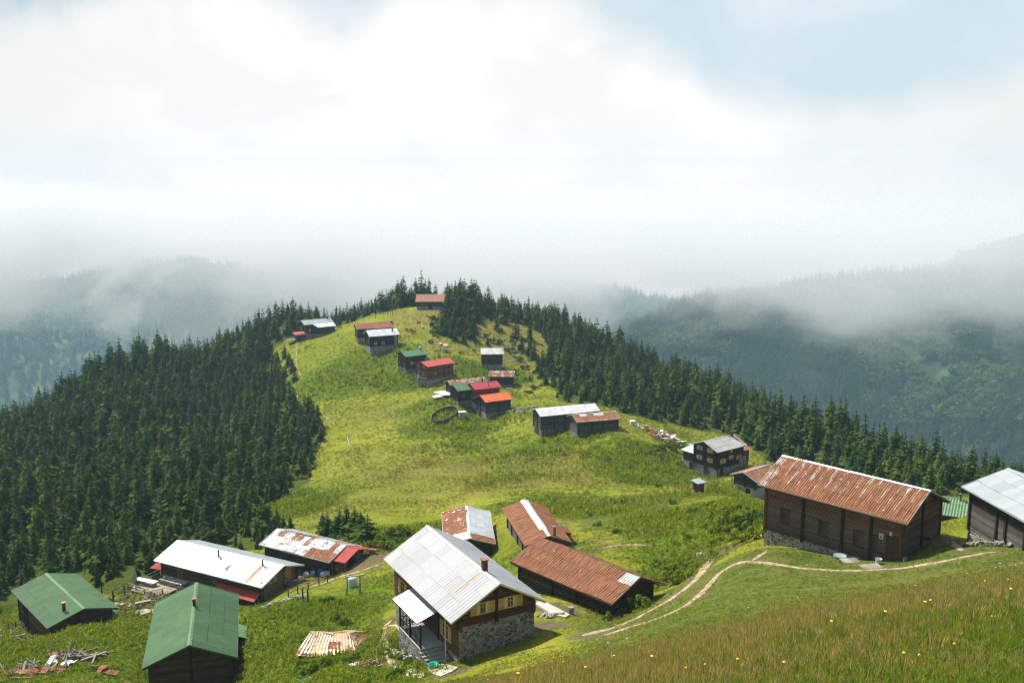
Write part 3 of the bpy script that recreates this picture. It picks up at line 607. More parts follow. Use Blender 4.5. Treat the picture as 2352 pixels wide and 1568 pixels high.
SPR = [spruce(11, 14, .22, 1.1, G1), spruce(12, 13, .26, 1.1, (0.046, 0.080, 0.017)), spruce(13, 15, .19, 1.0, (0.032, 0.064, 0.020)), spruce(14, 13, .24, 1.2, (0.053, 0.086, 0.018), .6), spruce(15, 12, .21, .9, (0.035, 0.068, 0.022), .35, .12)]
SPR_FAR = [spruce(21, 9, .19, .75, G1), spruce(22, 9, .23, .75, (0.038, 0.075, 0.022))]
DEAD = spruce(31, 16, .16, .8, (0.11, 0.085, 0.065), .5, .35)
def trunk_mesh():
    m = MB(); m.tube((0, 0, -.10), (0, 0, .45), .016, .011, 6); m.tube((0, 0, .45), (0, 0, .97), .011, .002, 6, caps=False)
    me = bpy.data.meshes.new('trunk'); me.from_pydata(m.v, [], m.f); me.materials.append(M['bark']); return me
crown_me = [mesh_from('crown', T, M['needles']) for T in SPR]; dead_me = mesh_from('crown', DEAD, M['needles']); trunk_me = trunk_mesh()
def blue_noise(x0, x1, y0, y1, step_fn, seed, keep):
    """jittered points with a spacing that follows step_fn(y)"""
    rs = np.random.RandomState(seed); out = []; y = y0
    while y < y1:
        st = step_fn(y); xs = np.arange(x0(y), x1(y), st)
        if len(xs): out.append(np.stack([xs + rs.uniform(-.45, .45, len(xs)) * st, y + rs.uniform(-.45, .45, len(xs)) * st], 1))
        y += st * .9
    P = np.concatenate(out); z = height(P[:, 0], P[:, 1]); Q = np.stack([P[:, 0], P[:, 1], z], 1); return Q[keep(Q)]
house_pts = [(v[0], v[1], max(v[4], v[5]) * .5 + 1.5) for v in FIT.values()]
def off_houses(Q, extra=0.0):
    k = np.ones(len(Q), bool)
    for hx, hy, r in house_pts: k &= np.hypot(Q[:, 0] - hx, Q[:, 1] - hy) > r + extra
    return k
Q = blue_noise(lambda y: -.62 * y, lambda y: .62 * y, 105, 480, lambda y: 3.7 + y * 0.0028, 5, lambda q: woods_mask(q[:, 0], q[:, 1], q[:, 2]) & off_houses(q, .5) & (q[:, 1] < crest_Y(project(q)[:, 0]) + 34))
PU = project(Q); rsT = np.random.RandomState(3)
def edge_dist(P, polys):
    d = np.full(len(P), 1e9)
    for poly in polys:
        p = np.array(poly, float)
        for a, b in zip(p, np.roll(p, -1, 0)):
            ab = b - a; t = np.clip(((P - a) @ ab) / (ab @ ab + 1e-9), 0, 1); d = np.minimum(d, np.hypot(*(P - (a + t[:, None] * ab)).T))
    return d
ed = edge_dist(PU, [LEFTWOOD, RIGHTWOOD]) * Q[:, 1] / FD
Ht = (6.0 + 8.4 * rsT.rand(len(Q)) ** 1.2) * np.clip(.80 + (Q[:, 1] - 150) / 620, .8, 1.18) * (0.82 + 0.3 * fbm(Q[:, 0], Q[:, 1], 40, 2, 7)) * np.clip(0.50 + ed / 9, .5, 1.0)
Ht *= np.where((PU[:, 0] > 1700) & (Q[:, 1] < 300), 1.15, np.where(PU[:, 0] > 1000, .90, 1.0))
# the ones that show largest stand as single trees
vis = (PU[:, 0] > -30) & (PU[:, 0] < 2380); size = np.where(vis, Ht / Q[:, 1], 0)
big = np.argsort(-size)[:282]; single = np.zeros(len(Q), bool); single[big] = True
LAB_W = [(lambda u, v: u < 350 and v > 1150, 'dark spruce standing low in the left wood behind the green roof'), (lambda u, v: u < 700, 'dark spruce in the dense wood left of the meadow'), (lambda u, v: u < 1280, 'dark spruce in the belt round the hilltop'),
 (lambda u, v: u < 1760, 'dark spruce in the wood behind the ridge houses'), (lambda u, v: True, 'dark spruce in the row beyond the big rusty barn')]
def put_tree(x, y, z, h, w, rz, k, label, group, dead=False, lean=0):
    o = empty('spruce_tree', (x, y, z - 0.1), rz); o.scale = (h * w, h * w, h); tag(o, label, 'tree', group); o.rotation_euler = (lean * .03, -lean * .02, rz)
    c = bpy.data.objects.new('crown', dead_me if dead else crown_me[k]); COL.objects.link(c); c.parent = o
    t = bpy.data.objects.new('trunk', trunk_me); COL.objects.link(t); t.parent = o
    return o
GRP = {LAB_W[0][1]: 'spruces low in the left wood', LAB_W[1][1]: 'spruces of the left wood', LAB_W[2][1]: 'spruces round the hilltop', LAB_W[3][1]: 'spruces behind the ridge houses', LAB_W[4][1]: 'spruces beyond the big barn'}
for i in big:
    u, v = PU[i]; lab = next(l for f, l in LAB_W if f(u, v))
    put_tree(*Q[i], Ht[i], rsT.uniform(.95, 1.4), rsT.rand() * 6.28, rsT.randint(5), lab, GRP[lab], lean=rsT.randn() * .4)
r_ = ~single; n_ = r_.sum()
scatter('spruce_forest', [M['needles']], SPR + [DEAD], Q[r_] - [0, 0, .1], np.stack([rsT.randn(n_) * .02, rsT.randn(n_) * .02, rsT.rand(n_) * 6.28], 1),
        np.stack([Ht[r_] * (w := rsT.uniform(.95, 1.4, n_)), Ht[r_] * w, Ht[r_]], 1), np.where(rsT.rand(n_) < .035, 5, rsT.randint(0, 5, n_)), 'dense dark spruce forest covering the slopes beyond the single trees')

# ------------------------------------------------------------------ houses
DK, BR, WARM, GREY, CHAR = (0.066, 0.040, 0.025), (0.130, 0.062, 0.027), (0.25, 0.10, 0.036), (0.135, 0.125, 0.112), (0.026, 0.020, 0.017)
YEL, PALE, STONE, CEM = (0.62, 0.38, 0.13), (0.50, 0.42, 0.30), (0.235, 0.235, 0.225), (0.36, 0.36, 0.35)
def rfun(kind, seed):
    rs = np.random.RandomState(seed); T = rs.rand(200, 12); U = rs.rand(200, 12)
    def one(i, j, fx, ft, side):
        a = T[i % 200, j % 12]; b = U[i % 200, j % 12]; g = 0.9 + 0.2 * a
        seam = min(fx, 1 - fx)
        if kind == 'white': return (0.74 * g, 0.74 * g, 0.75 * g), 0.0
        if kind == 'white_worn': return (0.46 * g, 0.465 * g, 0.48 * g), 0.03 + 0.07 * b
        if kind == 'zinc': return (0.40 * g, 0.43 * g, 0.44 * g), 0.0
        if kind == 'cream': return (0.50 * g, 0.50 * g, 0.44 * g), 0.16
        if kind == 'green': return (0.120 * g, 0.225 * g, 0.105 * g), 0.0
        if kind == 'green_far': return (0.06, 0.16, 0.075), 0.0
        if kind == 'red': return (0.42, 0.055, 0.050), 0.0
        if kind == 'crimson': return (0.36, 0.022, 0.040), 0.0
        if kind == 'orange': return (0.68 * g, 0.115 * g, 0.018), 0.0
        if kind == 'brown': return (0.26 * g, 0.075 * g, 0.045 * g), 0.25
        if kind == 'tile': return (0.30 * g, 0.115 * g, 0.075 * g), 0.30
        if kind == 'rust': return (0.46, 0.40, 0.33), 0.80 - 0.16 * (seam < .2) * (b > .5)
        if kind == 'rust_flaky':   # big barn: galvanised flakes left along the sheet seams near the ridge
            r = 0.86 - (0.36 if seam < .17 else (0.18 if seam < .34 else 0.0)) * max(0.0, 1.05 - ft * 1.0) * (0.6 + .6 * b)
            if fx < .12 and ft > .4: r -= .13
            if i == 0: r = .55
            return (0.60, 0.56, 0.52), r
        if kind == 'rust_worn': return (0.55, 0.53, 0.50), (0.70 if b > .35 else 0.50) + .12 * a
        if kind == 'patch':
            rr = .26 + .22 * a
            if side == 'F' and (ft > .52 and i >= 9 or i == 12): rr = .66 + .1 * a
            if ft < .30 and i in (1, 2, 4, 5) or (side == 'F' and ft < .55 and i == 7) or (side == 'B' and i in (6, 7, 10, 11)): rr = .58
            return (0.50 * g, 0.54 * g, 0.55 * g), rr
        if kind == 'half':      # rusted left slope, silvery right slope
            if side == 'F' : return ((0.62, 0.62, 0.62), 0.72) if not (i > 10) else ((0.62, 0.62, 0.62), 0.12)
            return ((0.58 * g, 0.60 * g, 0.61 * g), 0.12) if i < 12 else ((.5, .5, .5), .8)
        if kind == 'rust_strip': return ((0.75, 0.75, 0.75), 0.05) if (ft < .16 and i < 12) else ((0.45, 0.38, 0.32), 0.86)
        if kind == 'rust_tail': return ((0.6, 0.6, 0.6), 0.36) if (i > 13 and ft < .40 and side == 'F') else ((0.50, 0.38, 0.29), 0.80 - .08 * b)
        if kind == 'rust_mid': return ((0.62, 0.60, 0.57), 0.30) if (ft < .3 and i in (2, 3, 6, 7, 8)) else ((0.60, 0.45, 0.32), 0.88 if ft < .84 else 0.58)
        if kind == 'white_rusty': return (0.60 * g, 0.60 * g, 0.59 * g), 0.26 + 0.12 * b
        return (0.5, 0.5, 0.5), 0
    return one
def slope_grid(m, A, B, Cc, D, fn, side, period=0.19, amp=0.022, sag=0.02, seed=0, sheet=None, corr=True, rows=6, lift=0.0):
    """corrugated sheet between ridge A-B and eave D-C (A above D, B above C)"""
    A, B, Cc, D = map(Vector, (A, B, Cc, D)); L = (B - A).length; w = (D - A).length; nrm = (D - A).cross(B - A).normalized()
    if nrm.z < 0: nrm = -nrm
    sheet = sheet or (period * 3.001 if period > .3 else .9)
    per = max(1, int(sheet / period)) if corr else 1; ns = max(1, round(L / sheet)); k = per * 4 if corr else 2; nx = ns * k; rs = np.random.RandomState(seed)
    ph = rs.rand() * 9; off = rs.rand() * 50; rowh = [rs.normal(0, .008, ns + 1) for _ in range(3)]; i0 = len(m.v)
    strips = 3 if rows >= 6 else 1; rr_ = rows // strips
    for st in range(strips):
        i0 = len(m.v); ta, tb = st / strips, (st + 1) / strips + (.012 if st < strips - 1 else 0)
        for j in range(rr_ + 1):
            t = ta + (tb - ta) * j / rr_
            for i in range(nx + 1):
                s = i / nx; p = (A * (1 - s) + B * s) * (1 - t) + (D * (1 - s) + Cc * s) * t
                h = lift + .022 * (j / rr_) * (st < strips - 1) + sag * (math.sin(ph + 5.1 * s + 2.2 * t) + .6 * math.sin(ph * 2 + 11 * s - 3 * t)) + rowh[st][min(ns, i // k)]
                if corr: h += amp * (0, 1, 0, -1)[i % 4]
                e = rs.normal(0, .012) if (j == rr_ and st == strips - 1) else 0.0
                if j == rr_: e += rowh[(st + 1) % 3][min(ns, i // k)] * 2.5
                m.v.append(tuple(p + nrm * h + (D - A).normalized() * e))
        for j in range(rr_):
            t = ta + (j + .5) / rr_ / strips
            for i in range(nx):
                a = i0 + j * (nx + 1) + i; m.f.append((a, a + nx + 1, a + nx + 2, a + 1))
                col, r = fn(i // k, st, (i % k + .5) / k, t, side); m.c.append(col); m.r.append(r)
                U = lambda ii, tt: (ii / nx * L + off, tt * w + off)
                t1, t2 = ta + (tb - ta) * j / rr_, ta + (tb - ta) * (j + 1) / rr_
                m.uv.append([U(i, t1), U(i, t2), U(i + 1, t2), U(i + 1, t1)])
HS = {}
def face_pt(n, face, u, z, ex=0.0):
    """point on a wall of house n in its own frame, z measured from the eaves"""
    h = HS[n]; yf, yb, x0, x1 = -(h['W'] / 2 - h['oe']), h['W'] / 2 - h['oe'], -(h['L'] / 2 - h['og']), h['L'] / 2 - h['og']; zz = z + h['He']
    return {'F': Vector((u, yf - ex, zz)), 'B': Vector((u, yb + ex, zz)), '0': Vector((x0 - ex, u, zz)), '1': Vector((x1 + ex, u, zz))}[face]
def rect(m, n, face, u, z, w, h, t, ex, col):
    p = face_pt(n, face, u, z, ex); d = (w, t, h) if face in 'FB' else (t, w, h); m.box(p, d, col)
def window(n, face, u, z, w, h, frame=YEL, shut=None, shw=None, open_=True, cross=True):
    r = HS[n]['root']; m = MB(); f = .07 + .02 * w
    for du, dz, ww, hh in ((0, h / 2, w + f, f), (0, -h / 2, w + f, f), (-w / 2, 0, f, h), (w / 2, 0, f, h)): rect(m, n, face, u + du, z + dz, ww, hh, .09, .045 + HS[n]['pw'], frame)
    if cross:
        rect(m, n, face, u, z, .05, h, .06, .03 + HS[n]['pw'], frame); rect(m, n, face, u, z + h * .12, w, .04, .05, .03 + HS[n]['pw'], frame)
    o = m.build('window', M['paint'], r); g = MB(); rect(g, n, face, u, z, w, h, .02, .012 + HS[n]['pw'], (0.02, 0.025, 0.03)); g.build('pane', M['glass'], o)
    if w > .65 and cross:
        q = MB()
        for s_ in (-1, 1): rect(q, n, face, u + s_ * w * .34, z, w * .26, h * .94, .012, .026 + HS[n]['pw'], (.52, .49, .43))
        q.build('curtain', M['paint'], o)
    if shut:
        sw = shw or w * .5
        for s in (-1, 1):
            q = MB(); rect(q, n, face, u + s * (w / 2 + sw / 2 + .03), z, sw, h + .06, .04, .06 + HS[n]['pw'], shut)
            for dz in (-.3, .3): rect(q, n, face, u + s * (w / 2 + sw / 2 + .03), z + dz * h, sw * .9, .06, .02, .095 + HS[n]['pw'], tuple(c * .7 for c in shut))
            q.build('shutter', M['wood'], r)
def door(n, face, u, z, w, h, col=CHAR, frame=None):
    m = MB(); k = max(2, int(w / .22))
    for i in range(k): rect(m, n, face, u - w / 2 + (i + .5) * w / k, z, w / k - .012, h, .05, .05 + HS[n]['pw'] + (.008 if i % 2 else 0), tuple(c * (0.8 + .4 * random.random()) for c in col))
    d = m.build('door', M['wood'], HS[n]['root']); q = MB(); rect(q, n, face, u + w * .34, z, .05, .14, .04, .10 + HS[n]['pw'], (.05, .05, .05)); q.build('handle', M['paint'], d)
    f = MB(); fc = frame or tuple(c * 1.5 for c in col)
    for du, dz, ww, hh in ((0, h / 2 + .04, w + .2, .09), (-w / 2 - .05, 0, .09, h), (w / 2 + .05, 0, .09, h)): rect(f, n, face, u + du, z + dz, ww, hh, .09, .05 + HS[n]['pw'], fc)
    f.build('door_frame', M['wood'], HS[n]['root'])
def posts(n, lst, col=CHAR, w=.17, z1=-.05, z0=None):
    for face, u in lst:
        m = MB(); h = HS[n]; a = (h['zs'] if z0 is None else z0) - .15; b = z1
        if face in '01': b = gable_z(h, u) - .2
        rect(m, n, face, u, (a + b) / 2, w, b - a, .13, .07 + h['pw'], col); m.build('post', M['wood'], h['root'])
def gable_z(h, y):
    yr = -h['off']
    return h['hr'] * (1 - (yr - y) / (h['W'] / 2 + yr)) if y < yr else h['hr'] * (1 - (y - yr) / (h['W'] / 2 - yr))
def chimney(n, x, y, w, hgt, kind='brick', cap=None):
    h = HS[n]; z = gable_z(h, y) + h['He']; m = MB()
    if kind == 'pipe':
        m.tube((x, y, z - .3), (x, y, z + hgt), w / 2, w / 2, 10, (0.10, 0.09, 0.085)); c = m.build('chimney', M['paint'], h['root'])
        q = MB(); q.lathe([(w * .2, hgt + z - .02), (w * 1.0, hgt + z + .04), (w * .95, hgt + z + .10), (0.01, hgt + z + .24)], (x, y, 0), 10, cap or (0.35, .36, .37)); q.build('chimney_cap', M['paint'], c)
    else:
        col = {'brick': (0.10, 0.045, 0.03), 'wood': (0.09, 0.055, .035), 'dark': (.035, .03, .028), 'stone': (.2, .17, .14)}[kind]
        m.box((x, y, z + hgt / 2 - .25), (w, w, hgt + .5), col)
        for s in (-1, 1): m.box((x + s * w * .42, y, z + hgt + .08), (w * .14, w, .16), col)
        c = m.build('chimney', M['wood'] if kind == 'wood' else M['plaster'], h['root']); q = MB(); q.box((x, y, z + hgt + .19), (w * 1.5, w * 1.35, .07), cap or (0.25, 0.10, 0.06)); q.build('chimney_cap', M['paint'], c)
def house(n, name, label, cat, roof, wood=DK, lower=None, zs=-99, stone=STONE, oe=.7, og=.6, corr=True, edge=(0.45, 0.46, 0.45), ridge=None, group=None, amp=.022, period=.19, corner_posts=True, zsF=None, wallgable=None, backroof=None, sag=.02, plaster=False):
    x, y, z, th, L, W, hr, off = FIT[n]; zb = min(BASE[n].values()); He = z - zb; zs = max(zs, -He - .2)
    r = empty(name, (x, y, zb), th); tag(r, label, cat, group); seed = sum(map(ord, n)); rs = np.random.RandomState(seed)
    HS[n] = h = dict(L=L, W=W, hr=hr, off=off, He=He, oe=oe, og=og, root=r, zs=zs, pw=.06)
    yf, yb, x0, x1 = -(W / 2 - oe), W / 2 - oe, -(L / 2 - og), L / 2 - og; yr = -off
    # masonry base
    if zs > -He:
        m = MB(); m.box((0, 0, (zs - 3.0 - He) / 2 + He), (x1 - x0 + .06, yb - yf + .06, zs + He + 3.0), stone); m.build('stone_base', M['plaster'] if plaster else M['stone'], r)
    else: 
        m = MB(); m.box((0, 0, -1.0), (x1 - x0 + .06, yb - yf + .06, 2.4), stone); m.build('stone_base', M['stone'], r)
    # plank walls: courses of boards over a dark core
    m = MB(); bh = .235; zz = zs; z0 = zs
    def yrange(zv):
        if zv <= 0: return yf, yb
        a = -W / 2 + (W / 2 + yr) * (zv + .22) / hr; b = W / 2 - (W / 2 - yr) * (zv + .22) / hr
        return max(yf, a), min(yb, b)
    zt = zs
    while zt < hr - .3:
        ze = min(zt + bh, hr - .25); zc = (zt + ze) / 2; mixl = 0 if lower is None else np.clip((-0.9 - zc) / 1.4, 0, 1)
        for face in 'FB01':
            base = np.array(wood) * (1 - mixl) + np.array(lower if lower is not None else wood) * mixl
            c = tuple(base * rs.uniform(.55, 1.4)); jt = rs.uniform(0, .035)
            if face in 'FB':
                if zt > -.12: continue
                m.box(((x0 + x1) / 2, (yf - jt) if face == 'F' else (yb + jt), zc + He), (x1 - x0 + .1, .10, ze - zt - .04), c)
            else:
                a, b = yrange(ze); 
                if b - a < .25: continue
                m.box(((x0 - jt) if face == '0' else (x1 + jt), (a + b) / 2, zc + He), (.10, b - a + .08, ze - zt - .04), c)
        zt += bh
    core = []
    for xx in (x0 + .06, x1 - .06):
        core += [(xx, yf + .05, zs + He - .1), (xx, yb - .05, zs + He - .1), (xx, yb - .05, He + gable_z(h, yb) - .2), (xx, yr, He + hr - .2), (xx, yf + .05, He + gable_z(h, yf) - .2)]
    for f in ((0, 1, 2, 3, 4), (9, 8, 7, 6, 5), (0, 4, 9, 5), (1, 6, 7, 2)): m.face([core[i] for i in f], tuple(c * .5 for c in wood))
    if zsF is not None:
        zt = zsF
        while zt < zs: m.box((0, yf - .06, zt + bh / 2 + He), (x1 - x0 + .1, .10, bh - .018), tuple(np.array(wood) * rs.uniform(.8, 1.2))); zt += bh
    m.build('wall', M['wood'], r)
    # roof
    fn = rfun(roof, seed); m = MB()
    A, B = (-L / 2, yr, He + hr), (L / 2, yr, He + hr)
    slope_grid(m, A, B, (L / 2, -W / 2, He), (-L / 2, -W / 2, He), fn, 'F', period, amp, sag, seed, corr=corr)
    fb = rfun(backroof, seed + 1) if backroof else fn
    slope_grid(m, A, B, (L / 2, W / 2, He), (-L / 2, W / 2, He), fb, 'B', period, amp, sag, seed + 5, corr=corr)
    painted = roof in ('green', 'green_far', 'red', 'crimson', 'orange', 'brown', 'tile'); mm = M['metal_paint'] if painted else (M['metal_worn'] if roof == 'white_worn' else M['metal']); ro = m.build('roof', mm, r)
    if ridge is not False:
        m = MB(); rc, rr = fn(3, 0, .5, .02, 'F'); rc = ridge or rc; rr = .1 if ridge else rr; w = .22
        kf, kb = hr / (W / 2 + yr), hr / (W / 2 - yr); nseg = 12
        for i in range(nseg):
            xa, xb = -L / 2 - .03 + (L + .06) * i / nseg, -L / 2 - .03 + (L + .06) * (i + 1.02) / nseg; zr = He + hr + .05 + rs.normal(0, .006)
            for s, k in ((-1, kf), (1, kb)): m.face([(xa, yr, zr), (xb, yr, zr), (xb, yr + s * w, zr - k * w), (xa, yr + s * w, zr - k * w)], rc, rr, [(xa, 0), (xb, 0), (xb, w), (xa, w)])
        m.build('ridge_cap', mm, ro)
    m = MB(); t = .11; dn = .05 + 1.75 * sag + (amp if corr else 0)
    for s in (-1, 1):
        P = [Vector((sx * (L / 2 - .04), yr, He + hr - dn)) for sx in (-1, 1)] + [Vector((sx * (L / 2 - .04), s * (W / 2 - .05), He - dn)) for sx in (1, -1)]
        Q2 = [p - Vector((0, 0, t)) for p in P]
        for f in ((P[0], P[1], P[2], P[3]), (Q2[3], Q2[2], Q2[1], Q2[0]), (P[3], P[2], Q2[2], Q2[3]), (P[1], Q2[1], Q2[2], P[2]), (P[0], P[3], Q2[3], Q2[0])): m.face(list(f), tuple(c * .9 for c in wood))
        for i in range(int(L / .9) + 1):     # rafter ends under the eave
            xr = -L / 2 + .3 + i * .9
            if xr < L / 2 - .2: k = hr / (W / 2 + s * yr if s < 0 else W / 2 - yr); m.bar((xr, s * (W / 2 - .1), He - .14 - dn + .1 * k), (xr, s * (W / 2 - oe - .2), He - .14 - dn + k * (oe + .1)), .09, .10, tuple(c * .8 for c in wood))
    m.build('roof_boards', M['wood'], r)
    m = MB(); e = .045
    for s in (-1, 1):
        for sx in (-1, 1): m.bar((sx * (L / 2 + .01), yr, He + hr - .05), (sx * (L / 2 + .01), s * (W / 2 + .01), He - .06), e, .17, edge)
        m.bar((-L / 2, s * (W / 2 + .015), He - .06), (L / 2, s * (W / 2 + .015), He - .06), e, .12, edge)
    m.build('fascia', M['paint'], r)
    if corner_posts: posts(n, [(f, u) for f, u in (('F', x0 + .1), ('F', x1 - .1), ('0', yf + .1), ('0', yb - .1), ('1', yf + .1), ('1', yb - .1), ('B', x0 + .1), ('B', x1 - .1))], tuple(c * .7 for c in wood), .2)
    return r
def lean_roof(n, pts, roof, corr=True, name='lean_to_roof', edge=(0.4, 0.4, 0.4), thick=.07):
    """extra roof plane: pts = wall-side left, wall-side right, outer right, outer left, in the house frame with z from the eaves"""
    h = HS[n]; P = [Vector((p[0], p[1], p[2] + h['He'])) for p in pts]; m = MB(); slope_grid(m, P[0], P[1], P[2], P[3], rfun(roof, 5 + int(abs(P[0].x * 7))), 'F', .19, .022, .006, int(abs(P[1].x) * 9), corr=corr, rows=3)
    o = m.build(name, M['metal_paint'] if roof in ('green', 'green_far', 'red', 'brown') else M['metal'], h['root']); m = MB(); Q_ = [p - Vector((0, 0, thick + .03)) for p in P]; T_ = [p - Vector((0, 0, .03)) for p in P]
    for f in (T_, Q_[::-1], (T_[3], T_[2], Q_[2], Q_[3]), (T_[0], T_[3], Q_[3], Q_[0]), (T_[2], T_[1], Q_[1], Q_[2])): m.face(list(f), BR)
    m.build('roof_frame', M['wood'], o); return o
def railing(n, pts, hgt=.95, col=CHAR, step_=.28, name='railing', rails=(.95, .12), solid=True):
    h = HS[n]; m = MB()
    for a, b in zip(pts, pts[1:]):
        A = Vector((a[0], a[1], a[2] + h['He'])); B = Vector((b[0], b[1], b[2] + h['He'])); l = (B - A).length
        for r_ in rails: m.bar(A + Vector((0, 0, r_ * hgt)), B + Vector((0, 0, r_ * hgt)), .07, .06, col)
        k = max(1, int(l / step_))
        for i in range(k + 1): p = A.lerp(B, i / k); m.bar(p, p + Vector((0, 0, hgt)), .05, .05, col)
    return m.build(name, M['wood'], h['root'])
def plain(n, name, c, d, col, mt='wood'):
    m = MB(); m.box((c[0], c[1], c[2] + HS[n]['He']), d, col); return m.build(name, M[mt], HS[n]['root'])
def pole(n, x, y, za, zb_, w=.13, col=CHAR, name='post'):
    m = MB(); m.bar((x, y, za + HS[n]['He']), (x, y, zb_ + HS[n]['He']), w, w, col); return m.build(name, M['wood'], HS[n]['root'])
random.seed(4)

# -- the white-roofed stone house nearest the camera
house('hero', 'stone_house', 'large house with bright white corrugated roof, stone ground floor and covered porch', 'house', 'white_worn', BR, None, -.92, oe=.9, zsF=-3.5, edge=(0.62, 0.60, 0.52), ridge=(.48, .48, .49), amp=.055, period=.42, sag=.01)
for u in (-1.35, 1.25): window('hero', '1', u, .42, 1.15, .95, YEL, YEL, .58)
window('hero', 'F', 4.75, -2.15, 1.2, 1.35, YEL, YEL, .55); window('hero', 'F', -5.0, -2.1, 1.1, 1.3, YEL, PALE, .5)
posts('hero', [('1', -.08)], CHAR, .26); posts('hero', [('F', 3.3), ('F', -1.8)], CHAR, .2, z0=-3.4)
door('hero', 'F', 1.6, -2.5, 1.0, 1.9, (0.10, 0.045, 0.02))
chimney('hero', 4.6, .12, .42, .85, 'brick', (0.30, 0.10, 0.06))
m = MB(); hh_ = HS['hero']
for k in range(2): m.face([(4.45 + k * .2, -.35, hh_['He'] + gable_z(hh_, -.35) + .075), (4.56 + k * .2, -.35, hh_['He'] + gable_z(hh_, -.35) + .075), (4.56 + k * .2, -2.6 - k, hh_['He'] + gable_z(hh_, -2.6 - k) + .07), (4.47 + k * .2, -2.6 - k, hh_['He'] + gable_z(hh_, -2.6 - k) + .07)], (.50, .34, .20))
m.build('rust_streak', M['paint'], hh_['root'])
lean_roof('hero', [(-1.9, -3.55, -.62), (3.75, -3.55, -.62), (3.75, -5.95, -1.42), (-1.9, -5.95, -1.42)], 'white', name='porch_roof')
m = MB(); He_ = HS['hero']['He']; m.box((1.75, -4.72, (-3.68 - He_ - 2) / 2 + He_), (4.9, 2.25, He_ - 3.68 + 2), STONE); m.build('porch_base', M['stone'], HS['hero']['root'])
plain('hero', 'porch_floor', (1.75, -4.72, -3.65), (4.95, 2.3, .09), CEM, 'plaster')
for px in (-.6, 1.75, 4.1): pole('hero', px, -5.75, -3.62, -1.45, .13)
railing('hero', [(-.6, -3.7, -3.6), (-.6, -5.75, -3.6), (4.1, -5.75, -3.6)])
m = MB()
for k in range(5): m.box((4.42 + k * .40, -4.6, -3.78 - k * .15 - .5 + He_), (.44, 1.7, 1.0), (.27, .27, .25))
m.build('porch_steps', M['plaster'], HS['hero']['root'])
m = MB(); m.bar((5.9, -4.25, 0), (5.9, -4.25, -.1 + He_), .07, .07, (.45, .46, .45)); m.build('downpipe', M['paint'], HS['hero']['root'])
m = MB()
for k, zz_ in enumerate((-3.85, -4.0, -4.15, -4.3, -4.45, -4.6)): m.box((4.35 + k * .42, -5.72, zz_ - .6 + He_), (.44, .42, 1.3), STONE)
m.build('stair_wall', M['stone'], HS['hero']['root'])

# -- the big rusty barn on the right
house('big_barn', 'log_barn', 'big dark log barn with a flaking rust-red corrugated roof on the right', 'barn', 'rust_flaky', (0.165, 0.080, 0.036), (0.135, 0.102, 0.075), -4.75, stone=(0.27, .25, .22), edge=(.32, .27, .24), ridge=(.62, .63, .63), og=.6, amp=.03, period=.22)
posts('big_barn', [('F', -2.9), ('F', 1.3), ('F', 4.17), ('1', -.2)], (.03, .022, .016), .28)
for x_, z_, w_, h_ in ((-4.9, -2.75, 1.05, 1.5), (-.73, -2.9, .95, 1.5), (2.9, -2.9, .95, 1.55), (4.75, -2.9, .95, 1.55)):
    m = MB()
    for i in range(4): rect(m, 'big_barn', 'F', x_ - w_ / 2 + (i + .5) * w_ / 4, z_, w_ / 4 - .015, h_, .05, .10, tuple(np.array((.075, .045, .028)) * (.8 + .25 * i)))
    for dz in (-.5, .5): rect(m, 'big_barn', 'F', x_, z_ + dz * h_, w_ + .2, .07, .08, .11, (.06, .04, .03))
    m.build('shutter', M['wood'], HS['big_barn']['root'])
door('big_barn', 'F', 6.2, -2.85, 1.0, 2.2, (.085, .042, .018))
m = MB(); rect(m, 'big_barn', '1', -.2, -2.1, 4.9, .2, .1, .1, (.10, .09, .08)); m.bar(tuple(face_pt('big_barn', '1', -.2, -2.5, -.2)), tuple(face_pt('big_barn', '1', -.2, -2.5, .9)), .18, .18, (.03, .022, .018)); m.build('beam', M['wood'], HS['big_barn']['root'])
m = MB(); rect(m, 'big_barn', 'F', 5.2, -2.02, .42, .55, .02, .16, (.42, .50, .40)); sg = m.build('sign', M['paint'], HS['big_barn']['root'])
m = MB(); p = face_pt('big_barn', 'F', 5.2, -2.05, .175); m.face([p + Vector((-.13, 0, -.13)), p + Vector((.13, 0, -.13)), p + Vector((0, 0, .16))], (.03, .05, .04)); m.build('sign_mark', M['paint'], sg)
m = MB(); rect(m, 'big_barn', 'F', 6.1, -1.55, .26, .34, .02, .16, (.62, .62, .55)); sg = m.build('sign', M['paint'], HS['big_barn']['root'])
m = MB(); rect(m, 'big_barn', 'F', 6.12, -1.5, .05, .16, .01, .18, (.08, .08, .07)); m.build('sign_mark', M['paint'], sg)

house('grey_barn', 'log_barn', 'log barn with a silvery grey sheet roof at the right edge on a dry-stone footing', 'barn', 'zinc', (0.05, .032, .021), (0.12, .11, .10), -3.9, stone=(.26, .25, .23), edge=(.30, .31, .31), amp=.008, period=.3, ridge=(.45, .48, .49), sag=.03)
posts('grey_barn', [('F', -1.6), ('F', -.3), ('F', 2.4)], CHAR, .24)

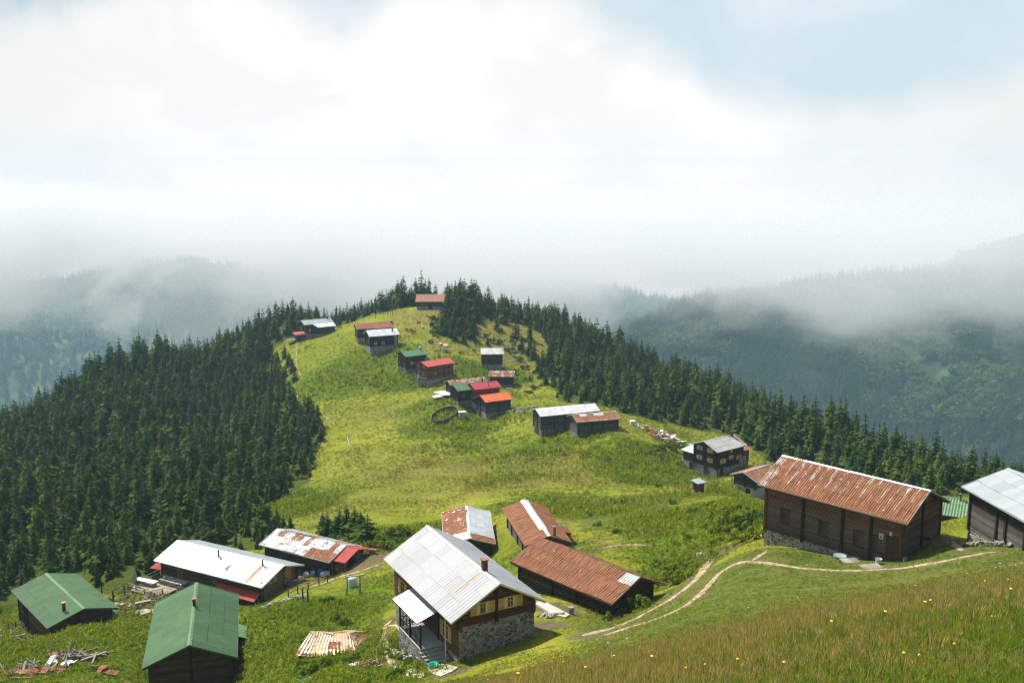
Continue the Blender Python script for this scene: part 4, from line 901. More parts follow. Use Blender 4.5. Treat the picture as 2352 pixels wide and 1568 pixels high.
house('rust_front', 'log_barn', 'long low barn with an all-rusty corrugated roof behind the white-roofed stone house', 'barn', 'rust_tail', (.06, .042, .030), (.10, .082, .066), -3.0, edge=(.16, .07, .045), ridge=False, sag=.06, amp=.035, period=.30)
posts('rust_front', [('F', -1.5), ('F', 2.0)], CHAR, .2)
house('rust_back', 'log_barn', 'rusty barn with a white metal strip along its roof ridge', 'barn', 'rust_strip', GREY, GREY, -2.4, edge=(.2, .09, .06), ridge=(.76, .76, .76), sag=.04, corner_posts=True)
lean_roof('rust_back', [(1.0, 2.6, .15), (3.4, 2.6, .15), (3.4, 4.1, -.35), (1.0, 4.1, -.35)], 'rust', name='lean_to_roof'); plain('rust_back', 'lean_to_wall', (2.2, 3.2, -1.5), (2.0, 1.4, 2.1), GREY)
chimney('rust_back', 6.2, .9, .34, .95, 'stone', (.2, .12, .09))
posts('rust_back', [('F', -3.5), ('F', 0), ('F', 3)], CHAR, .18)
house('patch_small', 'log_barn', 'small barn with one rusty and one silver roof slope beside the rusty barns', 'barn', 'half', DK, GREY, -2.2, edge=(.5, .5, .5), ridge=(.66, .68, .69), sag=.05, corner_posts=True)
house('patch_long', 'log_barn', 'long low barn with a patched silver and rust roof and a red-roofed wood store', 'barn', 'patch', (.05, .04, .034), None, -2.6, edge=(.45, .46, .46), ridge=False, sag=.05)
house('tea_house', 'guest_house', 'long low house with a blinding white metal roof, two stovepipes and red awnings', 'house', 'white', (.085, .055, .035), None, -2.1, stone=(.30, .29, .27), edge=(.62, .64, .66), ridge=(.6, .62, .62), amp=.014, og=.7, oe=.75, backroof='zinc')  # back slope coloured greyer, painting in that only the front slope catches the glare
house('green_left', 'green_roofed_house', 'house with a wide green ribbed roof at the left edge below the wood', 'house', 'green', (.10, .062, .038), None, -4.0, stone=(.30, .29, .28), edge=(.05, .10, .06), ridge=(.10, .19, .095), amp=.06, period=.37, sag=.008)
house('green_near', 'green_roofed_house', 'nearest house with a steep green ribbed roof cut by the bottom edge of the photo', 'house', 'green', (.085, .048, .028), None, -3.3, edge=(.05, .10, .06), ridge=(.11, .20, .10), amp=.085, period=.45, sag=.006, og=.45)

# details of the four houses on the left
posts('green_near', [('0', 0)], CHAR, .3); chimney('green_near', 1.55, -.05, .32, .62, 'dark', (.30, .11, .07))
lean_roof('green_near', [(-3.0, -4.52, -.02), (0.0, -4.52, -.02), (0.0, -6.4, -.8), (-3.0, -6.4, -.8)], 'green', name='porch_roof')
plain('green_near', 'porch_floor', (-1.5, -5.2, -3.05), (2.9, 2.2, .14), BR)
plain('green_near', 'porch_base', (-1.5, -5.2, -4.4), (2.8, 2.1, 2.6), (.15, .13, .11), 'plaster')
for px in (-2.85, -.1): pole('green_near', px, -6.2, -3.0, -.75, .14)
railing('green_near', [(-2.85, -6.2, -3.0), (-.1, -6.2, -3.0)], step_=.22); railing('green_near', [(-2.85, -4.0, -3.0), (-2.85, -6.2, -3.0)], step_=.22)
chimney('green_left', 5.3, -1.6, .34, .95, 'brick', (.42, .20, .13)); posts('green_left', [('1', -.2), ('F', -4.2), ('F', -3.0)], CHAR, .26)
lean_roof('green_left', [(3.2, 3.7, -1.0), (6.6, 3.7, -1.0), (6.6, 5.9, -1.5), (3.2, 5.9, -1.5)], 'green', name='porch_roof')
for px in (3.4, 6.4): pole('green_left', px, 5.7, -4.0, -1.55, .13)
plain('green_left', 'toilet_annex', (-6.9, -2.6, -2.4), (1.2, 1.2, 3.0), CEM, 'plaster'); lean_roof('green_left', [(-7.7, -1.8, -.72), (-6.1, -1.8, -.72), (-6.1, -3.4, -.9), (-7.7, -3.4, -.9)], 'green', name='annex_roof')
for x_, y_ in ((-.9, -.9), (6.75, -.65)):
    chimney('tea_house', x_, y_, .26, .85, 'pipe', (.5, .5, .5))
    m = MB(); hh_ = HS['tea_house']; 
    for k in range(3): xx = x_ - .28 + k * .2; m.face([(xx, y_ - .1, hh_['He'] + gable_z(hh_, y_ - .1) + .085), (xx + .13, y_ - .1, hh_['He'] + gable_z(hh_, y_ - .1) + .085), (xx + .13, -4.1, hh_['He'] + gable_z(hh_, -4.1) + .085), (xx, -4.1, hh_['He'] + gable_z(hh_, -4.1) + .085)], (.42, .20, .07))
    m.build('rust_streak', M['paint'], hh_['root'])
for x_, w_ in ((-8.7, .5), (-5.6, .35), (2.0, .5)):
    m = MB(); hh_ = HS['tea_house']
    for k in range(3): xx = x_ + k * .2; za = -1.6 - k * .15; zb2 = za - 1.5; m.face([(xx, za, hh_['He'] + gable_z(hh_, za) + .085), (xx + .10, za, hh_['He'] + gable_z(hh_, za) + .085), (xx + .10, zb2, hh_['He'] + gable_z(hh_, zb2) + .085), (xx, zb2, hh_['He'] + gable_z(hh_, zb2) + .085)], (.22, .17, .12))
    m.build('rust_streak', M['paint'], hh_['root'])
lean_roof('tea_house', [(1.6, -3.45, -1.15), (9.0, -3.45, -1.15), (9.0, -5.1, -1.75), (1.6, -5.1, -1.75)], 'red', name='awning')
for px in (1.9, 8.8): pole('tea_house', px, -5.0, -4.2, -1.8, .12)
plain('tea_house', 'annex_wall', (-6.0, -4.3, -2.9), (4.2, 1.5, 1.6), CEM, 'stone')
lean_roof('tea_house', [(-12.4, 1.5, -1.2), (-9.1, 1.5, -.9), (-9.1, -3.6, -1.5), (-11.4, -3.6, -1.7)], 'red', name='awning')
for px, py in ((-11.2, -3.3), (-9.3, -3.3)): pole('tea_house', px, py, -4.3, -1.7, .15, BR)
railing('tea_house', [(-11.2, -3.4, -3.9), (-9.4, -3.4, -3.9)], step_=.2)
door('tea_house', 'F', -5.45, -1.35, .95, 1.4, (.20, .10, .04)); window('tea_house', 'F', .9, -1.3, .7, .6, DK, None)
m = MB(); rect(m, 'tea_house', '1', -.4, -.85, 6.6, 2.4, .04, .10, (.17, .135, .10)); m.build('wall_cladding', M['wood'], HS['tea_house']['root'])
door('tea_house', '1', 1.55, -.45, .85, 1.85, (.50, .26, .08)); window('tea_house', '1', -1.5, -.15, .7, .65, (.45, .36, .2), (.52, .42, .22), .4)
plain('tea_house', 'landing', (10.2, 1.4, -1.45), (2.2, 2.0, .12), (.13, .12, .11)); railing('tea_house', [(11.2, .5, -1.4), (11.2, 2.4, -1.4)], step_=.6, rails=(.95, .5), col=(.11, .10, .09)); railing('tea_house', [(9.3, .45, -1.4), (11.2, .45, -1.4)], step_=.6, rails=(.95, .5), col=(.11, .10, .09))
for px, py in ((11.1, .5), (11.1, 2.3), (9.4, .5)): pole('tea_house', px, py, -3.4, -1.4, .11, (.11, .10, .09))
m = MB()
for k in range(6): m.box((11.5 + k * .3, 1.0, -1.6 - k * .2 + HS['tea_house']['He']), (.3, 1.0, .08), (.12, .11, .10))
m.build('stairs', M['wood'], HS['tea_house']['root'])
# red end roof and wood store of the long patched barn
lean_roof('patch_long', [(5.9, .25, 1.10), (8.6, .25, 1.02), (8.6, -2.6, 0.05), (5.9, -2.8, -.02)], 'red', name='store_roof'); lean_roof('patch_long', [(5.9, .28, 1.11), (8.6, .28, 1.03), (8.6, 3.3, .05), (5.9, 3.3, .02)], 'red', name='store_roof')
for px, py in ((8.4, -2.4), (8.4, .2), (8.4, 3.0), (6.2, -2.5)): pole('patch_long', px, py, -2.9, .0 if abs(py) > 1 else .9, .17, (.17, .14, .11))
chimney_pipe = MB(); chimney_pipe.tube((-6.3, -3.3, -.9 + HS['patch_long']['He']), (-6.1, -4.0, -.3 + HS['patch_long']['He']), .04, .04, 6, (.3, .3, .3)); chimney_pipe.build('pipe', M['paint'], HS['patch_long']['root'])

# -- right hand group
house('brown_house', 'timber_house', 'dark brown timber house with cream roof, yellow shutters and stone ground floor', 'house', 'cream', (.036, .024, .018), None, -4.15, oe=.7, og=.6, edge=(.6, .62, .62), ridge=(.56, .56, .52), corr=False)
for u in (-1.52, 1.6):
    for z_ in (-.3, -2.5): window('brown_house', '0', u, z_, .85, .95, YEL, YEL, .42)
window('brown_house', 'F', -2.3, -2.6, .95, .95, YEL, YEL, .5); window('brown_house', 'F', .35, -2.15, .7, .7, YEL, YEL, .35); window('brown_house', 'F', .35, -.75, .7, .45, YEL, None); window('brown_house', 'F', 2.9, -2.6, .6, .9, YEL, YEL, .5)
posts('brown_house', [('0', 0), ('F', -.9), ('F', 1.2)], CHAR, .22)
door('brown_house', '0', -.35, -5.25, .95, 1.9, (.05, .04, .035)); door('brown_house', 'F', -2.6, -5.0, .8, 1.5, (.04, .035, .03))
plain('brown_house', 'side_wall', (4.1, -3.6, -3.9), (2.2, .3, 2.4), STONE, 'stone')
chimney('brown_house', 3.9, -.3, .5, 1.0, 'wood', (.10, .05, .035))
m = MB(); hh_ = HS['brown_house']
for k in range(4):
    x_ = 4.05 + k * .17; m.face([(x_ - .10, -.5, hh_['He'] + gable_z(hh_, -.5) + .06), (x_ + .07, -.5, hh_['He'] + gable_z(hh_, -.5) + .06), (x_ + .05, -4.0, hh_['He'] + gable_z(hh_, -4.0) + .06), (x_ - .04, -4.0, hh_['He'] + gable_z(hh_, -4.0) + .06)], (.36 + .05 * (k % 2), .20, .085))
m.build('rust_streak', M['paint'], hh_['root'])
# glazed annex on the left gable, stairs, small annex on the right
plain('brown_house', 'annex_base', (-3.1, 4.9, -5.4), (2.4, 3.4, 2.6), CEM, 'plaster'); plain('brown_house', 'annex_wall', (-3.1, 4.9, -3.05), (2.5, 3.5, 2.15), (.07, .045, .032))
lean_roof('brown_house', [(-1.4, 3.2, -1.55), (-1.4, 7.2, -1.55), (-4.7, 7.2, -2.0), (-4.7, 3.2, -2.0)], 'white', corr=False, name='annex_roof')
m = MB(); He_ = hh_['He']
for yy_ in (4.2, 5.7): m.box((-4.38, yy_, -2.85 + He_), (.03, 1.2, 1.0), (.03, .035, .035))
m.build('annex_window', M['glass'], hh_['root'])
m = MB()
for yy_ in (3.5, 4.95, 6.4): m.box((-4.41, yy_, -2.85 + He_), (.05, .1, 1.1), (.17, .14, .11))
for zz_ in (-2.3, -3.4): m.box((-4.41, 4.95, zz_ + He_), (.05, 3.0, .1), (.17, .14, .11))
m.build('annex_window_frame', M['wood'], hh_['root'])
door('brown_house', '0', 4.0, -5.25, .9, 1.8, (.05, .045, .04))
m = MB()
for k in range(7): m.box((-3.9, 6.9 + k * .3, -4.4 - k * .24 + He_ - .1), (1.3, .34, .2), (.36, .32, .26))
m.build('stairs', M['plaster'], hh_['root']); railing('brown_house', [(-4.6, 6.8, -4.3), (-4.6, 8.9, -5.9)], step_=.5, col=(.15, .13, .11), rails=(.95, .5))
plain('brown_house', 'porch_wall', (6.4, -2.3, -3.1), (2.6, .12, 2.8), (.12, .065, .038)); plain('brown_house', 'porch_base', (5.8, -1.4, -5.2), (3.2, 2.2, 1.5), STONE, 'stone')
lean_roof('brown_house', [(4.3, 0, -1.0), (8.2, 0, -1.3), (8.2, -3.0, -1.75), (4.3, -3.0, -1.5)], 'brown', corr=False, name='porch_roof')
m = MB()
for k in range(8): m.box((4.9 - k * .33, -3.9, -4.3 - k * .2 + He_), (.33, 1.0, .1), (.13, .12, .11))
m.build('outer_stairs', M['wood'], hh_['root'])
house('small_rust', 'stone_cottage', 'small cottage with a rusty roof edged in white below the brown timber house', 'cottage', 'rust', (.06, .045, .034), None, -1.7, stone=(.33, .34, .33), edge=(.62, .66, .70), ridge=(.6, .6, .6), plaster=True, sag=.03)
posts('small_rust', [('0', -.05)], CHAR, .18); door('small_rust', '0', -.8, -2.75, .75, 1.55, (.035, .03, .03)); window('small_rust', '0', 1.15, -2.3, .4, .4, CHAR, None, cross=False); chimney('small_rust', 3.2, .3, .22, .8, 'pipe', (.2, .08, .05))

house('green_behind', 'green_roofed_shed', 'shed with a green ribbed roof peeping out between the two barns on the right', 'shed', 'green', DK, None, -2.4, edge=(.05, .10, .06), ridge=(.10, .19, .095), amp=.05, period=.37, sag=.008)
chimney('green_behind', -2.2, -.3, .25, .8, 'pipe', (.1, .1, .1))
# -- houses along the ridge
house('long_white', 'long_barn', 'long grey timber barn with a plain white roof above the rusty-roofed barn', 'barn', 'white', (.085, .08, .072), (.11, .105, .098), -3.6, stone=(.17, .17, .16), edge=(.6, .6, .6), corr=False, ridge=False)
posts('long_white', [('F', -4.2), ('F', -1.2), ('0', 0)], CHAR, .22); door('long_white', '0', .2, -4.4, 1.6, 1.5, (.08, .045, .03))
house('rust_mid', 'long_barn', 'weathered barn with rusty roof and pale patches in front of the long white-roofed barn', 'barn', 'rust_mid', (.09, .082, .074), (.125, .12, .115), -3.0, stone=(.20, .19, .18), edge=(.34, .26, .2), corr=False, sag=.04)
posts('rust_mid', [('F', -1.6), ('F', 1.2)], CHAR, .22)
house('orange', 'timber_house', 'tall dark house with a bright orange roof', 'house', 'orange', (.05, .042, .036), (.095, .092, .088), -3.4, stone=(.26, .27, .27), edge=(.4, .10, .03), corr=False, ridge=(.6, .11, .02))
posts('orange', [('0', .6), ('F', 0.2)], CHAR, .2); window('orange', '0', 1.9, -1.5, .5, .7, DK, None); window('orange', '0', -.9, -1.5, .5, .7, DK, None); door('orange', '0', 1.3, -4.3, 1.6, 1.4, (.07, .035, .022))
house('crimson', 'timber_house', 'tall brown house with a crimson roof and pale shutters', 'house', 'crimson', (.14, .062, .038), None, -4.3, stone=(.30, .31, .31), edge=(.3, .03, .04), corr=False, plaster=True)
for u, z_ in ((1.5, -1.1), (-.5, -.7), (2.1, -2.85), (-.55, -2.75)): window('crimson', '0', u, z_, .6, .85, (.4, .34, .25), (.50, .44, .32), .35)
posts('crimson', [('0', .75)], CHAR, .2); plain('crimson', 'balcony_roof', (4.9, 1.0, -.9), (2.0, 3.0, .08), (.16, .06, .05)); chimney('crimson', .6, -2.4, .2, 1.6, 'pipe', (.03, .03, .03))
house('green_mid', 'timber_house', 'dark house with a green roof between the crimson roof and the silver shed', 'house', 'green_far', (.055, .040, .032), None, -3.3, stone=(.20, .19, .18), edge=(.05, .13, .07), corr=False)
posts('green_mid', [('0', .2)], CHAR, .2); window('green_mid', '0', 1.4, -1.7, .5, .7, DK, None); window('green_mid', '0', -1.0, -1.7, .5, .7, DK, None); window('green_mid', 'F', -3.9, -1.75, .6, .7, (.35, .28, .2), None); chimney('green_mid', 3.4, -.6, .3, 1.2, 'dark', (.02, .05, .03))
house('rust_white', 'log_barn', 'low barn with a half rusty, half white roof behind the crimson-roofed house', 'barn', 'rust_worn', (.09, .07, .055), None, -2.6, stone=(.24, .23, .21), edge=(.4, .36, .3), corr=False, ridge=False)
house('red_wood', 'timber_house', 'warm red-brown timber house with a pinkish red roof and a balcony', 'house', 'red', WARM, None, -4.5, stone=(.30, .30, .29), edge=(.22, .10, .06), corr=False, plaster=True)
for u, z_ in ((1.9, -.5), (-1.4, -.6), (1.7, -2.6), (-.6, -2.7)): window('red_wood', '0', u, z_, .75, .85, (.42, .24, .08), (.25, .12, .05), .3)
window('red_wood', 'F', -2.1, -2.75, .8, .9, (.42, .25, .09), (.25, .12, .05), .3); posts('red_wood', [('F', -3.9), ('F', -1.2), ('F', 1.3), ('F', 3.2), ('0', .2)], (.07, .03, .018), .2)
for z_ in (-2.0, -4.2):
    m = MB(); rect(m, 'red_wood', 'F', 0, z_, 9.8, .14, .06, .1, (.42, .20, .08)); m.build('trim', M['wood'], HS['red_wood']['root'])
plain('red_wood', 'balcony', (-5.6, -.3, -3.95), (1.4, 6.8, .14), (.13, .09, .06)); railing('red_wood', [(-6.25, -3.6, -3.9), (-6.25, 3.0, -3.9)], step_=.4, col=(.17, .12, .09)); railing('red_wood', [(-5.0, -3.65, -3.9), (-6.25, -3.65, -3.9)], step_=.4, col=(.17, .12, .09))
for yy_ in (-3.5, 0, 2.9): pole('red_wood', -6.2, yy_, -6.9, -3.9, .15, (.06, .04, .03))
for k, c_ in enumerate(((.10, .16, .27), (.38, .40, .44), (.14, .20, .30))):
    m = MB(); m.box((-6.32, 1.4 - k * 1.1, -3.75 + HS['red_wood']['He']), (.03, .85, 1.2), c_); m.build('hung_cloth', M['paint'], HS['red_wood']['root'])
lean_roof('red_wood', [(5.0, -2.6, -1.9), (5.0, 2.4, -1.9), (6.9, 2.4, -2.3), (6.9, -2.6, -2.3)], 'brown', corr=False, name='porch_roof'); plain('red_wood', 'porch_floor', (6.0, -.2, -4.35), (1.8, 5.0, .1), (.12, .10, .08))
for yy_ in (-2.4, 2.2): pole('red_wood', 6.75, yy_, -4.6, -2.3, .14, (.09, .04, .03))
house('green_far', 'timber_house', 'dark brown house with a green roof and a silver stovepipe', 'house', 'green_far', (.075, .042, .034), None, -4.5, stone=(.22, .20, .18), edge=(.06, .10, .08), corr=False)
for u, z_ in ((2.0, -.5), (-1.0, -.6), (2.0, -2.5), (-1.3, -2.6)): window('green_far', '0', u, z_, .55, .75, (.20, .16, .13), None)
window('green_far', 'F', -1.8, -2.45, .55, .8, (.5, .45, .4), (.45, .38, .33), .3); posts('green_far', [('0', .5)], CHAR, .2); chimney('green_far', 3.1, -.2, .4, .8, 'pipe', (.62, .64, .66))
lean_roof('green_far', [(2.6, -2.9, -1.2), (5.4, -2.9, -1.2), (5.4, -4.6, -1.9), (2.6, -4.6, -1.9)], 'green_far', corr=False, name='porch_roof'); pole('green_far', 5.2, -4.4, -4.6, -1.9); pole('green_far', 2.8, -4.4, -4.9, -1.9)
m = MB()
for yy_ in (-2.8, .4, 2.8): rect(m, 'green_far', '0', yy_ * .92, -5.3, .2, 1.7, .12, .05, CEM)
rect(m, 'green_far', '0', 0, -4.45, 5.6, .18, .12, .05, CEM); m.build('concrete_frame', M['plaster'], HS['green_far']['root'])
house('white_square', 'log_barn', 'small square barn with a white and rust roof standing alone on the bank', 'barn', 'white_rusty', (.085, .06, .045), None, -3.8, edge=(.5, .45, .4), corr=False, og=.5); 
for u in (-1.6, 1.6): window('white_square', 'F', u, -2.0, .8, .7, CHAR, None, cross=False)
chimney('white_square', 3.6, -.8, .22, .9, 'pipe', (.5, .5, .5))
plain('white_square', 'deck', (-4.8, -1.8, -4.3), (2.4, 1.5, .12), GREY)
house('rust_small', 'log_barn', 'low barn with a rusty worn roof below the small square barn', 'barn', 'rust_worn', (.055, .045, .04), None, -2.9, stone=(.20, .19, .18), edge=(.35, .25, .2), corr=False); posts('rust_small', [('F', -1.0), ('F', 2.0)], CHAR, .18)
house('far_white2', 'timber_house', 'dark timber house with a white roof in front of the brown-roofed house', 'house', 'white', (.036, .028, .027), None, -4.0, stone=(.27, .25, .24), edge=(.6, .6, .6), corr=False, ridge=False)
for u in (-3.4, -.4): window('far_white2', 'F', u, -2.85, .95, .95, (.42, .36, .27), None)
window('far_white2', '0', -1.2, -2.3, .6, .8, (.15, .12, .1), None); posts('far_white2', [('F', -1.9), ('F', 1.1), ('0', .4)], CHAR, .18); plain('far_white2', 'stone_corner', (4.75, -2.55, -2.9), (1.5, 1.2, 5.0), (.27, .25, .24), 'stone'); chimney('far_white2', 3.9, -1.3, .4, .7, 'dark', (.12, .06, .05))
house('far_brown', 'timber_house', 'timber house with a long brown roof near the hilltop', 'house', 'brown', (.06, .045, .042), None, -3.6, stone=(.27, .25, .24), edge=(.4, .33, .3), corr=False)
window('far_brown', 'F', -4.2, -2.1, .8, .8, CHAR, None, cross=False); door('far_brown', '0', -.4, -4.6, 1.0, 1.8, (.22, .10, .08)); chimney('far_brown', 6.8, -.1, .6, .4, 'dark', (.3, .2, .18))
house('top_barn', 'long_barn', 'barn with a long faded red tiled roof alone on the hilltop before the spruces', 'barn', 'tile', (.10, .055, .045), None, -2.1, stone=(.24, .24, .25), edge=(.4, .36, .33), corr=False, plaster=True)
window('top_barn', 'F', -3.3, -1.2, 1.8, .6, (.25, .2, .17), None, cross=False); door('top_barn', 'F', -.4, -2.4, 1.3, 1.8, (.03, .025, .022)); window('top_barn', 'F', 1.3, -1.3, .9, .7, CHAR, None, cross=False)
house('far_white', 'timber_house', 'dark house with a silvery white roof and a red-roofed annex at the wood edge', 'house', 'zinc', (.045, .034, .036), None, -4.2, stone=(.24, .23, .22), edge=(.5, .5, .5), corr=False)
lean_roof('far_white', [(-3.0, -3.8, -.0), (6.7, -3.8, -.0), (6.7, -6.6, -1.15), (-1.6, -6.6, -1.15)], 'white', corr=False, name='lean_to_roof'); plain('far_white', 'lean_to_wall', (1.9, -4.6, -2.75), (8.6, 3.0, 2.9), (.05, .036, .034)); plain('far_white', 'lean_to_base', (1.9, -4.6, -5.4), (8.5, 3.0, 2.6), (.24, .23, .22), 'stone')
window('far_white', 'F', -4.0, -2.6, .7, 1.1, (.5, .5, .5), None); chimney('far_white', 5.2, -.2, .6, .8, 'brick', (.35, .28, .25)); window('far_white', '0', 1.0, -2.0, .9, 1.8, (.25, .10, .09), None)
plain('far_white', 'annex_wall', (-8.4, -2.8, -5.0), (4.2, 3.4, 2.6), (.08, .06, .055)); lean_roof('far_white', [(-11.0, -.9, -3.2), (-6.0, -.9, -3.2), (-6.0, -4.9, -3.9), (-11.0, -4.9, -3.9)], 'red', corr=False, name='annex_roof')
plain('far_white', 'terrace', (-12.3, -3.2, -5.9), (4.0, 3.0, .15), (.3, .27, .24)); railing('far_white', [(-10.6, -4.7, -5.8), (-14.2, -4.7, -5.8)], step_=1.0, col=(.15, .12, .11))

# ------------------------------------------------------------------ smaller things
KS = 3576 / 2352
def gs(u, v): return ground_hit(u / KS, v / KS)          # pixel of the full-size photograph -> ground
def gw(x, y): return Vector((x, y, hz(x, y)))
def thing(m, name, mt, p, label, cat, rz=0.0, group=None, smooth=False):
    o = m.build(name, M[mt], None, smooth, tuple(p), rz); return tag(o, label, cat, group)
def root(name, p, label, cat, rz=0.0, group=None): return tag(empty(name, tuple(p), rz), label, cat, group)

# outhouse and fences by the brown timber house
p = gs(2438, 1722); r = root('outhouse', p, 'small plank outhouse with a silver roof in the grass below the timber house', 'outhouse', .55)
m = MB()
for k in range(8): m.box((0, 0, .1 + k * .25), (1.45 + .02 * (k % 2), 1.35 + .02 * (k % 2), .235), tuple(np.array(BR) * (.8 + .06 * k)))
m.build('wall', M['wood'], r); m = MB(); slope_grid(m, (-1.05, .95, 2.35), (1.05, .95, 2.35), (1.05, -.95, 2.1), (-1.05, -.95, 2.1), rfun('zinc', 3), 'F', corr=False, rows=3); m.build('roof', M['metal'], r)
m = MB(); m.box((0, 0, 2.05), (1.9, 1.7, .08), BR); m.build('roof_frame', M['wood'], r); m = MB(); m.box((-.74, 0, 1.0), (.04, .7, 1.7), DK); m.build('door', M['wood'], r); m = MB(); m.tube((-1.0, .3, .35), (-.85, .3, .35), .38, .38, 14, (.3, .3, .3)); m.build('basin', M['paint'], r)
def fence(pix, hgt, label, name='fence', col=(.13, .11, .09), rails=(.85, .45), w=.1, S=True, sag=.1, cat='fence', step_=None, lean=.06):
    P = [Vector(gs(u, v) if S else ground_hit(u, v)) for u, v in pix]
    if step_:
        Q_ = []
        for a, b in zip(P, P[1:]):
            k = max(1, round((b - a).length / step_)); Q_ += [gw(*(a.lerp(b, i / k)).xy) for i in range(k)]
        P = Q_ + [P[-1]]
    r = root(name, P[0], label, cat); rs = np.random.RandomState(int(P[0].x * 10) % 999); T_ = []
    for q in P:
        m = MB(); b = q - P[0]; t = b + Vector((rs.normal(0, lean), rs.normal(0, lean), hgt * rs.uniform(.9, 1.1))); m.bar(b - Vector((0, 0, .3)), t, w, w * .9, col); m.build('fence_post', M['wood'], r); T_.append((b, t))
    for f in rails:
        m = MB()
        for (a, t1), (b, t2) in zip(T_, T_[1:]): m.bar(a.lerp(t1, f), b.lerp(t2, f + rs.normal(0, .03)), w * .45, w * .55, col)
        m.build('fence_rail', M['wood'], r)
    return r
fence([(2396, 1650), (2415, 1655), (2446, 1660), (2468, 1668)], 1.25, 'leaning post fence along the paving of the brown timber house'); fence([(2348, 1666), (2371, 1661), (2396, 1650)], 1.3, 'short weathered fence to the left of the outhouse', rails=(.5,))
fence([(2357, 1699), (2380, 1710), (2404, 1700)], 1.1, 'crooked three-post fence just left of the outhouse', rails=(.55,))
path([(1553, 1075), (1572, 1083), (1596, 1094), (1620, 1103), (1645, 1113)], 1.5, label='paved strip before the brown timber house')
fence([(1007, 2085), (1040, 2072), (1077, 2057), (1114, 2042), (1144, 2033)], 1.05, 'double-rail wooden fence climbing towards the wood store', rails=(.95, .5), w=.13, lean=.02)
r = fence([(1058, 2101), (1076, 2110)], 1.7, 'small post-and-beam frame beside the double-rail fence', name='post_frame', rails=(1.0,), w=.16, lean=.01, cat='frame')
r = fence([(357, 2083), (395, 2100), (436, 2080)], 1.6, 'handrail of a sloping wooden beam behind the left green roof', name='handrail', rails=(1.0,), w=.15, lean=.02, cat='handrail')
fence([(448, 2056), (476, 2066), (505, 2078), (540, 2090)], .9, 'pale driftwood-like railing round the terrace by the closed parasol', rails=(.95, .5), w=.14, col=(.33, .30, .27))
fence([(500, 2040), (540, 2020), (584, 1998)], 1.1, 'terrace railing on the wood side of the long white house', rails=(.98, .5), w=.12, col=(.3, .28, .26))
fence([(1324, 1097), (1345, 1099), (1380, 1098), (1400, 1088), (1425, 1078)], 1.3, 'low grey garden fence beside the hilltop barn', col=(.2, .19, .17), step_=2.2, w=.18)
fence([(0, 2215), (30, 2200), (55, 2190), (80, 2186)], .9, 'broken fence at the left edge below the green roof', rails=(.5,), w=.13)
fence([(2560, 1606), (2600, 1620), (2660, 1640)], .9, 'far pale fence behind the rusty-roofed cottage', rails=(.9,), w=.1, col=(.3, .24, .18))

# laundry frame, tank
p = Vector(gs(1236, 2072)); r = root('laundry_frame', p, 'wooden swing-like frame of two splayed posts and a crossbeam on the grass', 'frame', .35)
for s in (-1, 1):
    m = MB(); m.bar((s * .8, .1, -.2), (s * .75, 0, 2.15), .12, .12, (.22, .20, .17)); m.bar((s * .8 - .35, -.5, -.1), (s * .78, 0, 1.0), .09, .09, (.22, .20, .17)); m.build('post', M['wood'], r)
m = MB(); m.bar((-1.25, 0, 2.2), (1.25, 0, 2.2), .14, .12, (.42, .40, .36)); m.build('crossbeam', M['wood'], r)
p = Vector(gs(1231, 2049)); m = MB(); m.lathe([(.5, 0), (.55, .3), (.55, 1.1), (.5, 1.25), (.01, 1.32)], n=14, col=(.42, .52, .46)); thing(m, 'water_tank', 'paint', p, 'pale green water tank standing behind the wooden frame', 'tank', smooth=True)

# parasol, terrace, table, benches by the long white house
p = Vector(gs(474, 2052)); r = root('parasol', p, 'closed grey parasol standing on the terrace before the dark wood', 'parasol')
m = MB(); m.tube((0, 0, 0), (0, 0, 2.6), .03, .03, 8, (.2, .2, .2)); m.build('pole', M['paint'], r)
m = MB(); m.lathe([(.27, .35), (.20, .6), (.17, .8), (.26, 1.2), (.24, 1.9), (.10, 2.45), (.03, 2.75)], n=10, col=(.22, .27, .26)); m.build('canopy', M['paint'], r)
m = MB(); m.box((0, 0, .05), (.6, .6, .12), (.5, .5, .5)); m.build('base', M['paint'], r)
p = Vector(gs(520, 2062)); r = root('terrace_deck', p, 'sunlit plank terrace at the end of the long white house', 'terrace', -.49)
m = MB()
for k in range(10): m.box((.8, -1.3 + k * .32, .28), (5.2, .30, .06), tuple(np.array((.34, .27, .19)) * (.85 + .3 * ((k * 7) % 5) / 5)))
m.build('planks', M['wood'], r); m = MB(); m.box((.8, .15, -.35), (5.0, 3.0, 1.1), (.12, .10, .09)); m.build('frame', M['wood'], r)
p2 = Vector(gs(512, 2052)) + Vector((0, 0, .3)); r = root('table', p2, 'long pale table on the plank terrace', 'table', -.49 + .1)
m = MB(); m.box((0, 0, .78), (3.4, .95, .06), (.55, .56, .60)); m.build('table_top', M['paint'], r)
for sx in (-1.4, 1.4):
    m = MB(); m.box((sx, 0, .38), (.1, .7, .76), (.3, .25, .2)); m.build('leg', M['wood'], r)
for (u, v, lab) in ((548, 2075, 'plank bench on the terrace beside the red canopy'), (500, 2112, 'rough stone-topped bench on the grass below the terrace')):
    p = Vector(gs(u, v)); r = root('bench', p, lab, 'bench', .5); m = MB(); m.box((0, 0, .48 + (.3 if v < 2100 else 0)), (1.9, .5, .09), (.40, .34, .27)); m.build('seat', M['wood'], r)
    for sx in (-.7, .7): m = MB(); m.box((sx, 0, .22), (.14, .4, .55), (.2, .17, .14)); m.build('leg', M['wood'], r)
rsP = np.random.RandomState(8)
